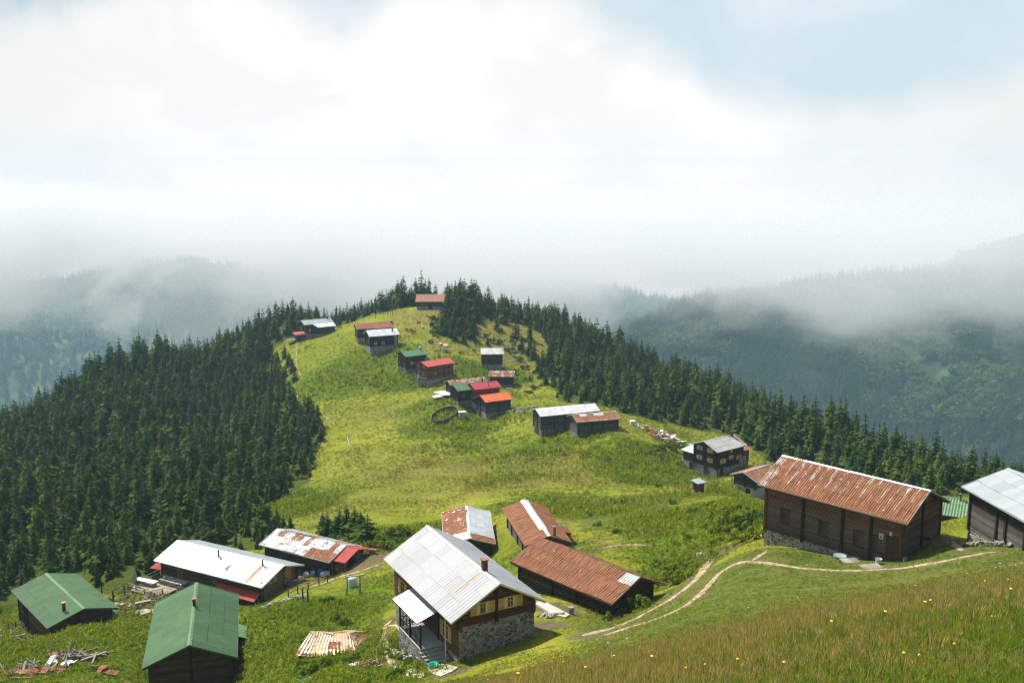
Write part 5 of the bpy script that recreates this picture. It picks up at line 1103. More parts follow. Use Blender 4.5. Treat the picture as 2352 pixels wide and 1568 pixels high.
def heap(u, v, n, ext, L_, cols, label, name='plank_heap', cat='heap', S=True, w=.13, seed=1, tilt=.25):
    p = Vector(gs(u, v) if S else ground_hit(u, v)); m = MB(); rs = np.random.RandomState(seed)
    for k in range(n):
        q = gw(p.x + rs.normal(0, ext), p.y + rs.normal(0, ext)) - p; a = rs.rand() * 3.14; l = rs.uniform(*L_) / 2; d = Vector((math.cos(a) * l, math.sin(a) * l, rs.normal(0, tilt) * l)); z_ = Vector((0, 0, rs.uniform(.05, .5)))
        c = cols[rs.randint(len(cols))]; m.bar(q - d + z_, q + d + z_, w * rs.uniform(.6, 1.4), w * .5, tuple(np.array(c) * rs.uniform(.7, 1.3)))
    return thing(m, name, 'wood', p, label, cat)
WOODC = [(.22, .195, .16), (.15, .125, .10), (.26, .235, .20), (.10, .08, .06)]
heap(535, 2095, 34, 1.6, (1.0, 2.6), WOODC, 'jumble of pale beams and branches below the terrace', seed=2); heap(420, 2078, 16, 1.1, (.8, 2.0), WOODC, 'heap of sticks under the sloping handrail', seed=3)
for k, (u, v) in enumerate([(403, 2106), (420, 2110), (437, 2108), (455, 2115), (412, 2118)]):
    m = MB(); m.blob((0, 0, .08), (1.5, .7, .22), (.42, .35, .28), seed=k); thing(m, 'stepping_stone', 'rock', gs(u, v), 'flat reddish stepping stone between the green roof and the terrace', 'stone', rz=.4 * k, group='stepping stones by the green roof')
m = MB(); m.blob((0, 0, .3), (.8, .6, 1.0), (.42, .40, .37), seed=5); thing(m, 'boulder', 'rock', gs(483, 2150), 'upright pale stone below the rough bench', 'stone')
m = MB(); m.blob((0, 0, .12), (2.4, 1.5, .4), (.45, .38, .30), seed=6); thing(m, 'boulder', 'rock', gs(510, 2140), 'flat pale slab of rock beside the rough bench', 'stone')
def stones(u, v, n, ex, ey, rz, label, col=(.42, .41, .38), size=(.25, .6), name='stone_heap', seed=1, cat='stones'):
    p = Vector(gs(u, v)); m = MB(); rs = np.random.RandomState(seed); c, s = math.cos(rz), math.sin(rz)
    for k in range(n):
        a, b = rs.uniform(-ex, ex), rs.normal(0, ey); q = gw(p.x + a * c - b * s, p.y + a * s + b * c) - p; d = rs.uniform(*size); m.blob((q.x, q.y, q.z + rs.uniform(.0, .35)), (d, d * rs.uniform(.6, 1), d * .7), tuple(np.array(col) * rs.uniform(.6, 1.25)), seed=k, n=6, m=4)
    return thing(m, name, 'rock', p, label, cat)
stones(997, 2098, 130, 2.6, .45, .38, 'bank of whitish stones below the long white house', (.50, .49, .45), (.15, .42))
stones(1830, 1427, 70, 4.5, .7, .1, 'dry-stone wall remains left of the silver shed roof', (.30, .29, .27), (.4, .9), seed=2); stones(1822, 1440, 26, 2.0, 1.3, .1, 'scattered pale rocks between the orange roof and the long white barn', (.42, .40, .37), (.3, .8), seed=3)
stones(2345, 1614, 60, 4.0, .3, .25, 'low dry-stone wall left of the brown timber house', (.24, .23, .21), (.3, .7), name='stone_wall', seed=4); stones(2335, 1531, 30, 3.4, .5, -.3, 'dark stone edging behind the scrap sheet heap', (.16, .15, .14), (.4, .8), seed=6)
stones(1420, 2297, 45, 3.0, .3, -1.0, 'pale stones along the foot of the porch wall', (.50, .47, .41), (.15, .4), seed=5); stones(1310, 1098, 5, 1.6, .3, 0, 'white boulders at the end of the hilltop garden fence', (.6, .6, .58), (.5, 1.1), seed=7)
stones(3440, 1905, 60, 2.6, .3, -1.2, 'loose stones spilling from the footing of the grey-roofed barn', (.36, .32, .26), (.2, .55), seed=9)

# stores of the patched barn
def lp(n, x, y):
    f = FIT[n]; c, s = math.cos(f[3]), math.sin(f[3]); return gw(f[0] + x * c - y * s, f[1] + x * s + y * c)
def woodpile(pt, rz, L_, H_, D_, label, n='woodpile'):
    m = MB(); rs = np.random.RandomState(int(abs(pt.x * 7)) % 99)
    for i in range(int(L_ / .2)):
        for j in range(int(H_ / .19)):
            r_ = rs.uniform(.08, .11); c = np.array((.42, .29, .17)) * rs.uniform(.6, 1.2); m.tube((-L_ / 2 + i * .2 + (j % 2) * .1, -D_ / 2 - rs.rand() * .08, .1 + j * .185), (-L_ / 2 + i * .2 + (j % 2) * .1, D_ / 2, .1 + j * .185), r_, r_, 6, tuple(c))
    return thing(m, n, 'wood', pt, label, 'firewood', rz)
th_ = FIT['patch_long'][3]
woodpile(lp('patch_long', 6.6, -1.0), th_ + math.pi / 2, 2.2, 1.2, .6, 'stack of split firewood under the red store roof'); woodpile(lp('patch_long', 7.2, 1.9), th_ + math.pi / 2, 1.8, 1.7, .6, 'taller firewood stack at the back of the red-roofed store'); woodpile(lp('patch_long', 9.2, 2.9), th_ + .3, 1.2, .8, .5, 'small outer firewood stack beside the store post')
m = MB(); m.lathe([(.34, 0), (.36, .1), (.36, 1.0), (.01, 1.02)], n=12, col=(.03, .16, .42)); thing(m, 'barrel', 'paint', lp('patch_long', 4.6, -3.2), 'blue plastic barrel against the wall of the patched barn', 'barrel')
for k, (x_, y_, c_, lab) in enumerate(((5.4, -3.5, (.55, .56, .58), 'white sack at the corner post of the wood store'), (6.0, -3.3, (.34, .36, .40), 'grey sack next to the firewood stack'), (3.2, -4.4, (.62, .63, .65), 'white plastic sack on the path before the patched barn'), (3.6, -3.6, (.30, .33, .38), 'crumpled grey tarpaulin against the patched barn'))):
    m = MB(); m.blob((0, 0, .4), (.8, .7, .95), c_, seed=k, rough=.35); thing(m, 'sack', 'paint', lp('patch_long', x_, y_), lab, 'sack')
p = Vector(gs(1312, 1920)); r = root('wheelbarrow', p, 'rusty wheelbarrow left at the bushes beyond the wood store', 'wheelbarrow', .4)
m = MB(); m.lathe([(.25, .35), (.45, .7), (.47, .72)], n=10, col=(.28, .08, .04)); m.build('tray', M['paint'], r); m = MB(); m.tube((-.65, -.05, .2), (-.65, .05, .2), .2, .2, 12, (.03, .03, .03)); m.build('wheel', M['paint'], r)
m = MB(); m.bar((-.65, .1, .25), (1.0, .3, .6), .05, .05, (.2, .1, .05)); m.bar((-.65, -.1, .25), (1.0, -.3, .6), .05, .05, (.2, .1, .05)); m.build('handle', M['paint'], r)
m = MB(); m.lathe([(.3, 0), (.31, .9), (.01, .92)], n=12, col=(.02, .10, .40)); thing(m, 'barrel', 'paint', gs(893, 2100), 'blue barrel at the end of the red awning', 'barrel')
m = MB(); m.lathe([(.28, 0), (.33, .35), (.30, .36), (.01, .2)], n=12, col=(.6, .6, .62)); thing(m, 'bucket', 'paint', gs(877, 2096), 'white bucket under the red awning', 'bucket')

# collapsed sheet roof on the ground and scrap heaps
p = Vector(gs(1165, 2262)); r = root('collapsed_hut', p, 'low collapsed hut covered with orange-rusted sheets in the weeds', 'hut', -.12)
m = MB(); fnr = lambda i, j, fx, ft, side: ((.66, .47, .31), [.36, .62, .42, .25, .48, .40, .34][(i * 3 + j * 2) % 7])
slope_grid(m, (-2.4, .3, 1.25), (1.6, .5, 1.3), (2.9, -2.2, .25), (-3.1, -2.0, .15), fnr, 'F', .2, .03, .09, 4, rows=9); slope_grid(m, (-2.4, .3, 1.25), (1.6, .5, 1.3), (2.6, 2.6, .55), (-2.8, 2.4, .45), fnr, 'B', .2, .03, .08, 6, rows=8)
slope_grid(m, (1.5, .6, 1.27), (1.5, .4, 1.27), (3.0, -2.2, .2), (3.1, 2.5, .35), fnr, 'F', .2, .02, .05, 8, rows=6, sheet=.3)
m.build('roof', M['metal'], r); m = MB(); m.box((-.1, .1, -.1), (5.3, 3.9, .6), (.10, .09, .08)); m.build('wall', M['wood'], r)
def sheet_pile(u, v, n, ext, cols, label, name='scrap_heap', size=(1.2, 2.0), seed=1, ez=.35):
    p = Vector(gs(u, v)); rs = np.random.RandomState(seed); m = MB()
    for k in range(n):
        q = gw(p.x + rs.normal(0, ext[0]), p.y + rs.normal(0, ext[1])) - p; a = rs.rand() * 6.28; w_, l_ = rs.uniform(.6, .95), rs.uniform(*size); tx, ty = rs.normal(0, .22, 2); c, s = math.cos(a), math.sin(a); zz_ = rs.uniform(.1, ez + .1)
        P = [Vector((q.x + (i * l_ * c - j * w_ * s) / 2, q.y + (i * l_ * s + j * w_ * c) / 2, q.z + zz_ + i * tx * l_ / 2 + j * ty * w_ / 2)) for i, j in ((-1, 1), (1, 1), (1, -1), (-1, -1))]
        cc, rr = cols[rs.randint(len(cols))]; slope_grid(m, P[0], P[1], P[2], P[3], lambda i, j, fx, ft, side: (cc, rr), 'F', .2, .025, .05, k, rows=3)
    return thing(m, name, 'metal', p, label, 'scrap')
RC = [((.55, .5, .45), .8), ((.6, .6, .6), .2), ((.5, .45, .4), .7), ((.5, .55, .62), .1), ((.5, .4, .35), .85)]
sheet_pile(2322, 1530, 90, (2.6, 2.6), RC, 'heap of rusty and silvery roofing sheets beside the spruce wood', size=(1.4, 2.6), ez=.9, seed=4)
sheet_pile(90, 2355, 6, (1.6, .8), RC[:1] + RC[4:], 'rusty sheets among the weeds at the bottom left corner', seed=5); sheet_pile(195, 2325, 5, (.9, .5), RC[:1] + RC[3:4], 'bent rusty and bluish sheets in the middle of the ruin', seed=6); sheet_pile(335, 2345, 4, (.9, .5), RC[4:], 'rusty corrugated sheets right of the ruined beams', seed=7); sheet_pile(198, 2295, 4, (.6, .4), RC[:1] + RC[4:], 'small orange-rusted sheet leaning in the ruin', seed=8)
heap(95, 2345, 46, 1.5, (.6, 2.2), [(.28, .25, .20), (.34, .30, .25), (.13, .10, .08)], 'splintered pale timber at the left of the ruin', seed=11, tilt=.5); heap(238, 2300, 36, .7, (.5, 1.6), [(.36, .32, .27), (.28, .25, .21)], 'upright splintered boards in the middle of the ruin', seed=12, tilt=1.0); heap(310, 2300, 12, 1.3, (2.0, 4.0), [(.16, .13, .11), (.28, .26, .23)], 'long grey beams lying across the right of the ruin', seed=13, w=.22, tilt=.25)
heap(20, 2225, 14, 1.6, (1.0, 3.0), WOODC, 'old beams lying at the left edge below the green roof', seed=14, w=.2); heap(1290, 2328, 22, .5, (.3, .8), [(.16, .08, .05), (.3, .14, .08), (.35, .33, .3)], 'small pile of burnt firewood beside the path', seed=15, w=.1)
m = MB(); m.box((0, 0, .1), (.9, .55, .05), (.62, .55, .5)); thing(m, 'board', 'paint', gs(1238, 2322), 'small white board lying on the grass right of the collapsed hut', 'board', .5)
m = MB(); pts = [gw(*(Vector(gs(1035 + k * 9, 2372 + 5 * math.sin(k * .9))).xy)) for k in range(7)]; p0 = pts[0]
for a, b in zip(pts, pts[1:]): m.tube(a - p0 + Vector((0, 0, .08)), b - p0 + Vector((0, 0, .08)), .03, .03, 6, (.10, .42, .50))
thing(m, 'hose', 'paint', p0, 'thin turquoise hose lying in the grass near the bottom edge', 'hose')
m = MB(); m.lathe([(.01, .02), (.30, .02), (.42, .34), (.46, .36), (.44, .30), (.31, .06), (.01, .05)], n=18, col=(.0, .46, .36)); thing(m, 'basin', 'paint', Vector(gs(1514, 2333)) + Vector((0, 0, .05)), 'turquoise plastic basin on the slab below the porch steps', 'basin', smooth=True)
def slab(pix, label, t=.12, col=(.42, .38, .32), name='concrete_slab'):
    P = [Vector(gs(u, v)) for u, v in pix]; m = MB(); up = Vector((0, 0, t)); m.face([q + up for q in P], col)
    for a, b in zip(P, P[1:] + P[:1]): m.face([a + up, a - up, b - up, b + up], col)
    o = m.build(name, M['plaster']); return tag(o, label, kind='structure')
slab([(1490, 2322), (1500, 2350), (1540, 2362), (1580, 2345), (1600, 2330), (1560, 2320)], 'pale concrete slab at the foot of the porch steps', .08); slab([(1412, 2340), (1420, 2362), (1470, 2368), (1490, 2352), (1450, 2334)], 'pale stone slab left of the basin', .08); slab([(1352, 2185), (1396, 2225), (1400, 2200), (1385, 2182)], 'concrete apron at the porch corner', .1)
slab([(1868, 2112), (1890, 2098), (1990, 2150), (1975, 2160), (1930, 2150)], 'long pale concrete slab along the dark barn wall', .2); stones(1915, 2152, 16, 1.2, .5, -.6, 'ring of pale stones round a small plant bed by the slab', (.5, .45, .38), (.3, .6), seed=19)
m = MB(); m.lathe([(.26, 0), (.28, .7), (.25, .72), (.01, .66)], n=12, col=(.22, .23, .22)); thing(m, 'drum', 'paint', gs(1994, 2142), 'grey metal drum against the wall of the long rusty barn', 'drum')
m = MB(); m.lathe([(.55, 0), (.60, .32), (.62, .34), (.57, .32), (.5, .28), (.01, .30)], n=20, col=(.24, .30, .29)); thing(m, 'tub', 'paint', gs(2933, 1950), 'round grey metal tub in front of the big rusty barn', 'tub', smooth=True)
for (u, v, rz, n_, lab) in ((2972, 1960, .15, 6, 'small pallet of dark planks beside the metal tub'), (3040, 1981, .2, 7, 'pale plank walkway in front of the barn door')):
    r = root('plank_walk', gs(u, v), lab, 'planks', rz); m = MB()
    for k in range(n_): m.box((-.8 + k * .27, 0, .12), (.22, 1.1, .06), tuple(np.array((.34, .30, .24)) * rsP.uniform(.7, 1.3)))
    m.build('boards', M['wood'], r); m = MB(); m.box((0, .4, .05), (2.0, .1, .08), (.2, .17, .14)); m.box((0, -.4, .05), (2.0, .1, .08), (.2, .17, .14)); m.build('battens', M['wood'], r)
def bucket(u, v, label, col=(.62, .64, .64), s=1.0):
    r = root('bucket', gs(u, v), label, 'bucket'); m = MB(); m.lathe([(.01, 0), (.20 * s, 0), (.27 * s, .45 * s), (.29 * s, .46 * s), (.26 * s, .42 * s), (.19 * s, .04), (.01, .04)], n=14, col=col); m.build('body', M['paint'], r)
    m = MB(); 
    for k in range(6): a, b = math.pi * k / 6, math.pi * (k + 1) / 6; m.tube((math.cos(a) * .28 * s, .02, .45 * s + math.sin(a) * .12), (math.cos(b) * .28 * s, .02, .45 * s + math.sin(b) * .12), .012, .012, 5, (.2, .2, .2))
    m.build('handle', M['paint'], r)
bucket(3067, 1968, 'white bucket before the door of the big rusty barn', s=1.1); bucket(2440, 1945, 'white bucket standing in the bank above the footpath', (.7, .7, .7), 1.05); bucket(3160, 1960, 'grey bucket at the corner of the big rusty barn', (.2, .2, .2), .8)
m = MB(); m.box((0, 0, .55), (1.1, .9, 1.1), (.55, .56, .56)); m.box((0, 0, 1.14), (1.3, 1.1, .08), (.66, .66, .66)); thing(m, 'metal_bin', 'paint', gs(2208, 1484), 'white box with a lid at the edge of the spruce wood', 'bin', .2)

# garden pen, sheds and furniture among the ridge houses
pen = [(1505, 1478), (1508, 1461), (1521, 1448), (1536, 1440), (1558, 1433), (1580, 1430), (1594, 1436), (1601, 1447), (1588, 1458), (1573, 1467), (1547, 1482), (1522, 1483)]
PP = [Vector(gs(u, v)) for u, v in pen]; c0 = sum(PP, Vector()) / len(PP); r = root('garden_pen', c0, 'oval vegetable garden fenced with dark sheeting below the orange-roofed house', 'pen')
for a, b in zip(PP, PP[1:] + PP[:1]):
    m = MB(); A, B = a - c0, b - c0; t = Vector((0, 0, 1.15)); n_ = (B - A).cross(Vector((0, 0, 1))).normalized() * .04; m.face([A - t * .3, B - t * .3, B + t, A + t], (.05, .055, .06)); m.face([A + n_ + t, B + n_ + t, B + n_ - t * .3, A + n_ - t * .3], (.05, .055, .06)); m.face([A + t, B + t, B + n_ + t, A + n_ + t], (.35, .34, .33)); m.bar(A - t * .2, A + t * 1.1, .1, .1, (.25, .23, .2)); m.build('panel', M['paint'], r)
p = gs(1614, 1457); r = root('metal_locker', p, 'silvery sheet-metal hutch beside the garden pen', 'hutch', .3); m = MB(); m.box((0, 0, .8), (1.8, 1.3, 1.6), (.30, .33, .35)); m.build('body', M['paint'], r); m = MB(); m.box((0, 0, 1.65), (2.1, 1.6, .08), (.55, .57, .58)); m.build('lid', M['paint'], r)
p = Vector(gs(1545, 1392)); r = root('sheet_shed', p, 'low silver-roofed shed of patched sheets left of the green-roofed house', 'shed', .45)
m = MB(); m.box((.3, .2, .4), (4.6, 2.6, 1.7), (.12, .10, .085)); m.build('wall', M['wood'], r)
m = MB(); slope_grid(m, (-2.2, 2.0, 1.9), (1.4, 2.0, 2.0), (3.0, -1.6, 1.3), (-.6, -1.6, 1.4), rfun('white', 3), 'F', corr=False, rows=3); slope_grid(m, (-3.4, -.2, 1.35), (-.5, -.4, 1.5), (-.4, -2.0, 1.15), (-3.4, -1.8, 1.0), rfun('white', 4), 'F', corr=False, rows=3); slope_grid(m, (2.0, .6, 1.6), (3.6, .4, 1.5), (3.8, -1.4, 1.2), (2.4, -1.6, 1.25), rfun('zinc', 4), 'F', corr=False, rows=3); m.build('roof', M['metal'], r)
p = gs(1778, 1362); 
def picnic(p, rz, label, col=(.24, .22, .20), group=None):
    r = root('picnic_table', p, label, 'table', rz, group); m = MB(); m.box((0, 0, .76), (2.0, .8, .07), col); m.build('table_top', M['wood'], r)
    for s in (-1, 1):
        m = MB(); m.box((0, s * .8, .45), (2.0, .28, .06), col); m.build('seat', M['wood'], r); m = MB(); m.bar((s * .75, -.85, 0), (s * .75, .3, .74), .09, .09, col); m.bar((s * .75, .85, 0), (s * .75, -.3, .74), .09, .09, col); m.build('leg', M['wood'], r)
    return r
picnic(p, -.25, 'grey picnic table on the grass right of the crimson-roofed house')
pt_ = Vector(gs(1504, 1197)); slab([(1490, 1196), (1500, 1201), (1520, 1198), (1508, 1193)], 'pale platform under the hilltop picnic table', .1); picnic(pt_, .3, 'dark picnic table on a pale platform where people sit on the hilltop', (.05, .045, .04))
picnic(Vector(gs(1552, 1228)), .1, 'dark picnic table nearest the two umbrellas', (.045, .045, .045)); picnic(Vector(gs(1562, 1230)), .15, 'dark picnic table at the right of the hilltop row', (.06, .06, .055))
heap(1526, 1225, 14, .6, (1.0, 2.0), [(.16, .12, .11), (.10, .08, .07)], 'flat stack of brown timber left of the dark picnic tables', seed=21, tilt=.02)
for (u, v, a, lab) in ((1544, 1203, (.72, .16, .05), 'red and orange umbrella lying open on the hilltop grass'), (1559, 1208, (.66, .10, .06), 'red and white umbrella lying open right of the orange one')):
    r = root('umbrella', Vector(gs(u, v)) + Vector((0, 0, .35)), lab, 'umbrella', .4); r.rotation_euler = (.25, .1, .4); m = MB(); n_ = 10
    for k in range(n_):
        t1, t2 = 2 * math.pi * k / n_, 2 * math.pi * (k + 1) / n_; c = a if k % 2 or u < 1550 else (.75, .7, .66)
        for (r1, z1), (r2, z2) in (((.02, .42), (.6, .28)), ((.6, .28), (1.15, -.05))): m.face([(math.cos(t1) * r1, math.sin(t1) * r1, z1), (math.cos(t2) * r1, math.sin(t2) * r1, z1), (math.cos(t2) * r2, math.sin(t2) * r2, z2), (math.cos(t1) * r2, math.sin(t1) * r2, z2)], c)
    m.build('canopy', M['paint'], r); m = MB(); m.tube((0, 0, -.35), (0, 0, .55), .03, .03, 6, (.5, .5, .5)); m.build('pole', M['paint'], r)
p = Vector(gs(1474, 1185)); r = root('flagpole', p, 'tall thin flagpole with a small red flag on the hilltop', 'flagpole')
m = MB(); m.tube((0, 0, 0), (-.5, 0, 7.1), .07, .045, 8, (.25, .27, .27)); m.build('pole', M['paint'], r); m = MB(); fw, fh = 1.35, .95
for i in range(6):
    x1_, x2_ = -.5 - fw * i / 6, -.5 - fw * (i + 1) / 6; y1_, y2_ = .10 * math.sin(i * 1.1), .10 * math.sin((i + 1) * 1.1); d1, d2 = -.05 * i, -.05 * (i + 1); m.face([(x1_, y1_, 7.0 + d1), (x2_, y2_, 7.0 + d2), (x2_, y2_, 7.0 - fh + d2), (x1_, y1_, 7.0 - fh + d1)], (.62, .03, .02))
fl = m.build('flag', M['paint'], r); m = MB(); cx, cz = -1.05, 6.38; N_ = 10
for k in range(N_):
    a1, a2 = .7 + 4.9 * k / N_, .7 + 4.9 * (k + 1) / N_; m.face([(cx + .24 * math.cos(a1), -.11, cz + .24 * math.sin(a1)), (cx + .24 * math.cos(a2), -.11, cz + .24 * math.sin(a2)), (cx + .06 + .18 * math.cos(a2), -.11, cz + .18 * math.sin(a2)), (cx + .06 + .18 * math.cos(a1), -.11, cz + .18 * math.sin(a1))], (.8, .8, .8))
m.face([(cx + .30 + .11 * math.cos(t) * (1 if k % 2 == 0 else .42), -.11, cz + .11 * math.sin(t) * (1 if k % 2 == 0 else .42)) for k, t in enumerate(np.linspace(0, 2 * math.pi, 11)[:-1])], (.8, .8, .8)); m.build('crescent_and_star', M['paint'], fl)
p = gs(1476, 1148); r = root('white_cabinet', p, 'small white cabinet standing on the grass right of the flagpole', 'cabinet', .2); m = MB(); m.box((0, 0, .62), (.85, .7, 1.25), (.62, .66, .67)); m.build('body', M['paint'], r); m = MB(); m.box((-.1, -.37, .62), (.35, .03, .9), (.45, .52, .55)); m.build('door', M['paint'], r)
def pole_thing(u, v, h, label, w=.12, col=(.07, .055, .045)):
    m = MB(); m.tube((0, 0, -.3), (0, 0, h), w, w * .7, 8, col); m.bar((-.5, 0, h - .4), (.5, 0, h - .4), .08, .08, col); thing(m, 'utility_pole', 'wood', gs(u, v), label, 'pole')
pole_thing(1311, 1112, 8.0, 'thin utility pole before the spruce belt'); pole_thing(1618, 1330, 3.0, 'short dark post behind the half-rusty roof', .07); pole_thing(1549, 1428, 2.2, 'thin stick standing behind the garden pen', .05)
m = MB(); m.lathe([(.8, 0), (.85, 1.1), (.01, 1.2)], n=14, col=(.28, .33, .34)); thing(m, 'water_tank', 'paint', gs(1765, 1292), 'grey water tank between the square barn and the rusty low barn', 'tank', smooth=True)
m = MB(); m.blob((0, 0, .3), (1.4, 1.0, .8), (.62, .62, .60), seed=3); thing(m, 'boulder', 'rock', gs(1684, 1177), 'white boulder on the yellow slope beside the young spruces', 'stone')

# cattle and people
def skin_fig(name, V, E, Rd, col, mt, parent, lvl=1):
    me = bpy.data.meshes.new(name); me.from_pydata(V, E, []); o = bpy.data.objects.new(name, me); COL.objects.link(o); o.parent = parent
    sk = o.modifiers.new('skin', 'SKIN'); 
    for i, r_ in enumerate(Rd): me.skin_vertices[0].data[i].radius = (r_, r_) if not isinstance(r_, tuple) else r_
    me.skin_vertices[0].data[0].use_root = True
    ss = o.modifiers.new('sub', 'SUBSURF'); ss.levels = ss.render_levels = lvl; me.materials.append(mt); return o
def ensure_skin(me):
    pass
def coat(name, col, col2=None):
    return mat(name, lambda t, b: t.mix(t.step(t.noise(objc(t), 2.2, 3, .5), .42, .58), col, col2 or col), .85, .15)
def cow(u, v, rz, col, label, graze=True):
    r = root('cow', gs(u, v), label, 'cow', rz, None); hx = 1.15 if graze else 1.2; hzz = .55 if graze else 1.45
    V = [(-.65, 0, 1.12), (-.1, 0, 1.08), (.45, 0, 1.12), (.72, 0, 1.18), (hx, 0, hzz + .25), (hx + .32, 0, hzz - .02),
         (-.72, .2, .95), (-.68, .22, .60), (-.80, .22, .38), (-.74, .22, .04), (-.72, -.2, .95), (-.60, -.22, .60), (-.72, -.22, .38), (-.66, -.22, .04),
         (.50, .2, .90), (.52, .22, .48), (.50, .22, .04), (.55, -.2, .90), (.62, -.22, .48), (.56, -.22, .04), (-.95, 0, 1.18), (-1.02, 0, .65), (hx - .02, .16, hzz + .32), (hx - .02, -.16, hzz + .32)]
    E = [(0, 1), (1, 2), (2, 3), (3, 4), (4, 5), (0, 6), (6, 7), (7, 8), (8, 9), (0, 10), (10, 11), (11, 12), (12, 13), (2, 14), (14, 15), (15, 16), (2, 17), (17, 18), (18, 19), (0, 20), (20, 21), (4, 22), (4, 23)]
    R = [(.33, .36), (.36, .40), (.32, .38), (.20, .24), .15, .09, .17, .10, .07, .07, .17, .10, .07, .07, .14, .08, .07, .14, .08, .07, .04, .03, .04, .04]
    skin_fig('body', V, E, R, col, coat('cowhide', col, tuple(c * .55 for c in col)), r); m = MB()
    for s in (-1, 1): m.tube((hx + .05, s * .1, hzz + .36), (hx + .12, s * .22, hzz + .52), .025, .008, 6, (.5, .48, .4))
    m.build('horns', M['paint'], r)
cow(1420, 1157, 1.4, (.26, .11, .045), 'brown cow grazing left of the hilltop pair'); cow(1437, 1160, 2.6, (.15, .065, .035), 'darker brown cow of the grazing hilltop pair'); cow(1446, 1165, 2.9, (.30, .13, .06), 'light brown cow nearest the flagpole'); cow(1184, 1148, -.2, (.28, .14, .07), 'brown and white cow right of the silver-roofed house at the wood edge', True); cow(1393, 1180, 1.2, (.30, .10, .05), 'reddish cow half hidden behind the white-roofed hilltop house')
SKIN = mat('skin', lambda t, b: (.36, .20, .14), .6, .3); HAIR = mat('hair', lambda t, b: (.02, .015, .012), .7, .3)
def person(p, rz, col, trou, label, lean=.1):
    r = root('person', p, label, 'person', rz, 'people at the hilltop picnic table')
    # seated figure: hips at the bench, thighs forward, shins down, forearms on the table
    V = [(0, 0, .52), (.03, 0, .72), (.08 + lean * .4, 0, .95), (.09 + lean * .5, 0, 1.06), (.11 + lean * .6, 0, 1.20), (.12 + lean * .6, 0, 1.30),
         (.02, .12, .50), (.42, .14, .50), (.44, .14, .10), (.56, .14, .05), (.02, -.12, .50), (.42, -.14, .50), (.44, -.14, .10), (.56, -.14, .05),
         (.08 + lean * .4, .20, .98), (.16 + lean, .26, .74), (.42 + lean, .16, .80), (.50 + lean, .14, .80), (.08 + lean * .4, -.20, .98), (.16 + lean, -.26, .74), (.42 + lean, -.16, .80), (.50 + lean, -.14, .80)]
    E = [(0, 1), (1, 2), (2, 3), (3, 4), (4, 5), (0, 6), (6, 7), (7, 8), (8, 9), (0, 10), (10, 11), (11, 12), (12, 13), (2, 14), (14, 15), (15, 16), (16, 17), (2, 18), (18, 19), (19, 20), (20, 21)]
    R = [.14, .13, .15, .055, .085, .08, .095, .075, .05, .045, .095, .075, .05, .045, .07, .05, .04, .035, .07, .05, .04, .035]
    b = skin_fig('body', V, E, R, col, SKIN, r); m = MB(); m.blob((.10 + lean * .6, 0, 1.29), (.22, .2, .2), (.02, .015, .012), rough=.05); m.build('hair', HAIR, r)
    c = coat('cloth', col); V2 = [(0, 0, .50), (.03, 0, .72), (.08 + lean * .4, 0, .97), (.08 + lean * .4, .20, .98), (.16 + lean, .26, .74), (.40 + lean, .17, .80), (.08 + lean * .4, -.20, .98), (.16 + lean, -.26, .74), (.40 + lean, -.17, .80)]
    skin_fig('jacket', V2, [(0, 1), (1, 2), (2, 3), (3, 4), (4, 5), (2, 6), (6, 7), (7, 8)], [.16, .15, .165, .085, .065, .05, .085, .065, .05], col, c, r)
    V3 = [(0, 0, .52), (.02, .12, .50), (.42, .14, .50), (.44, .14, .12), (.02, -.12, .50), (.42, -.14, .50), (.44, -.14, .12)]
    skin_fig('trousers', V3, [(0, 1), (1, 2), (2, 3), (0, 4), (4, 5), (5, 6)], [.15, .11, .09, .065, .11, .09, .065], trou, coat('cloth', trou), r)
for (dx, dy, rz, c1, c2, lab) in ((-.5, -.8, math.pi / 2, (.02, .02, .03), (.03, .04, .07), 'person in black seated on the near side of the hilltop table, left'), (.5, -.8, math.pi / 2, (.05, .05, .06), (.02, .02, .02), 'person in dark grey seated on the near side of the hilltop table, right'),
                                  (-.5, .8, -math.pi / 2, (.03, .03, .05), (.05, .05, .06), 'person in navy seated on the far side of the hilltop table, left'), (.5, .8, -math.pi / 2, (.02, .02, .02), (.04, .04, .04), 'person in black seated on the far side of the hilltop table, right')):
    c, s = math.cos(.3), math.sin(.3); person((pt_.x + dx * c - dy * s, pt_.y + dx * s + dy * c, pt_.z), rz + .3, c1, c2, lab)

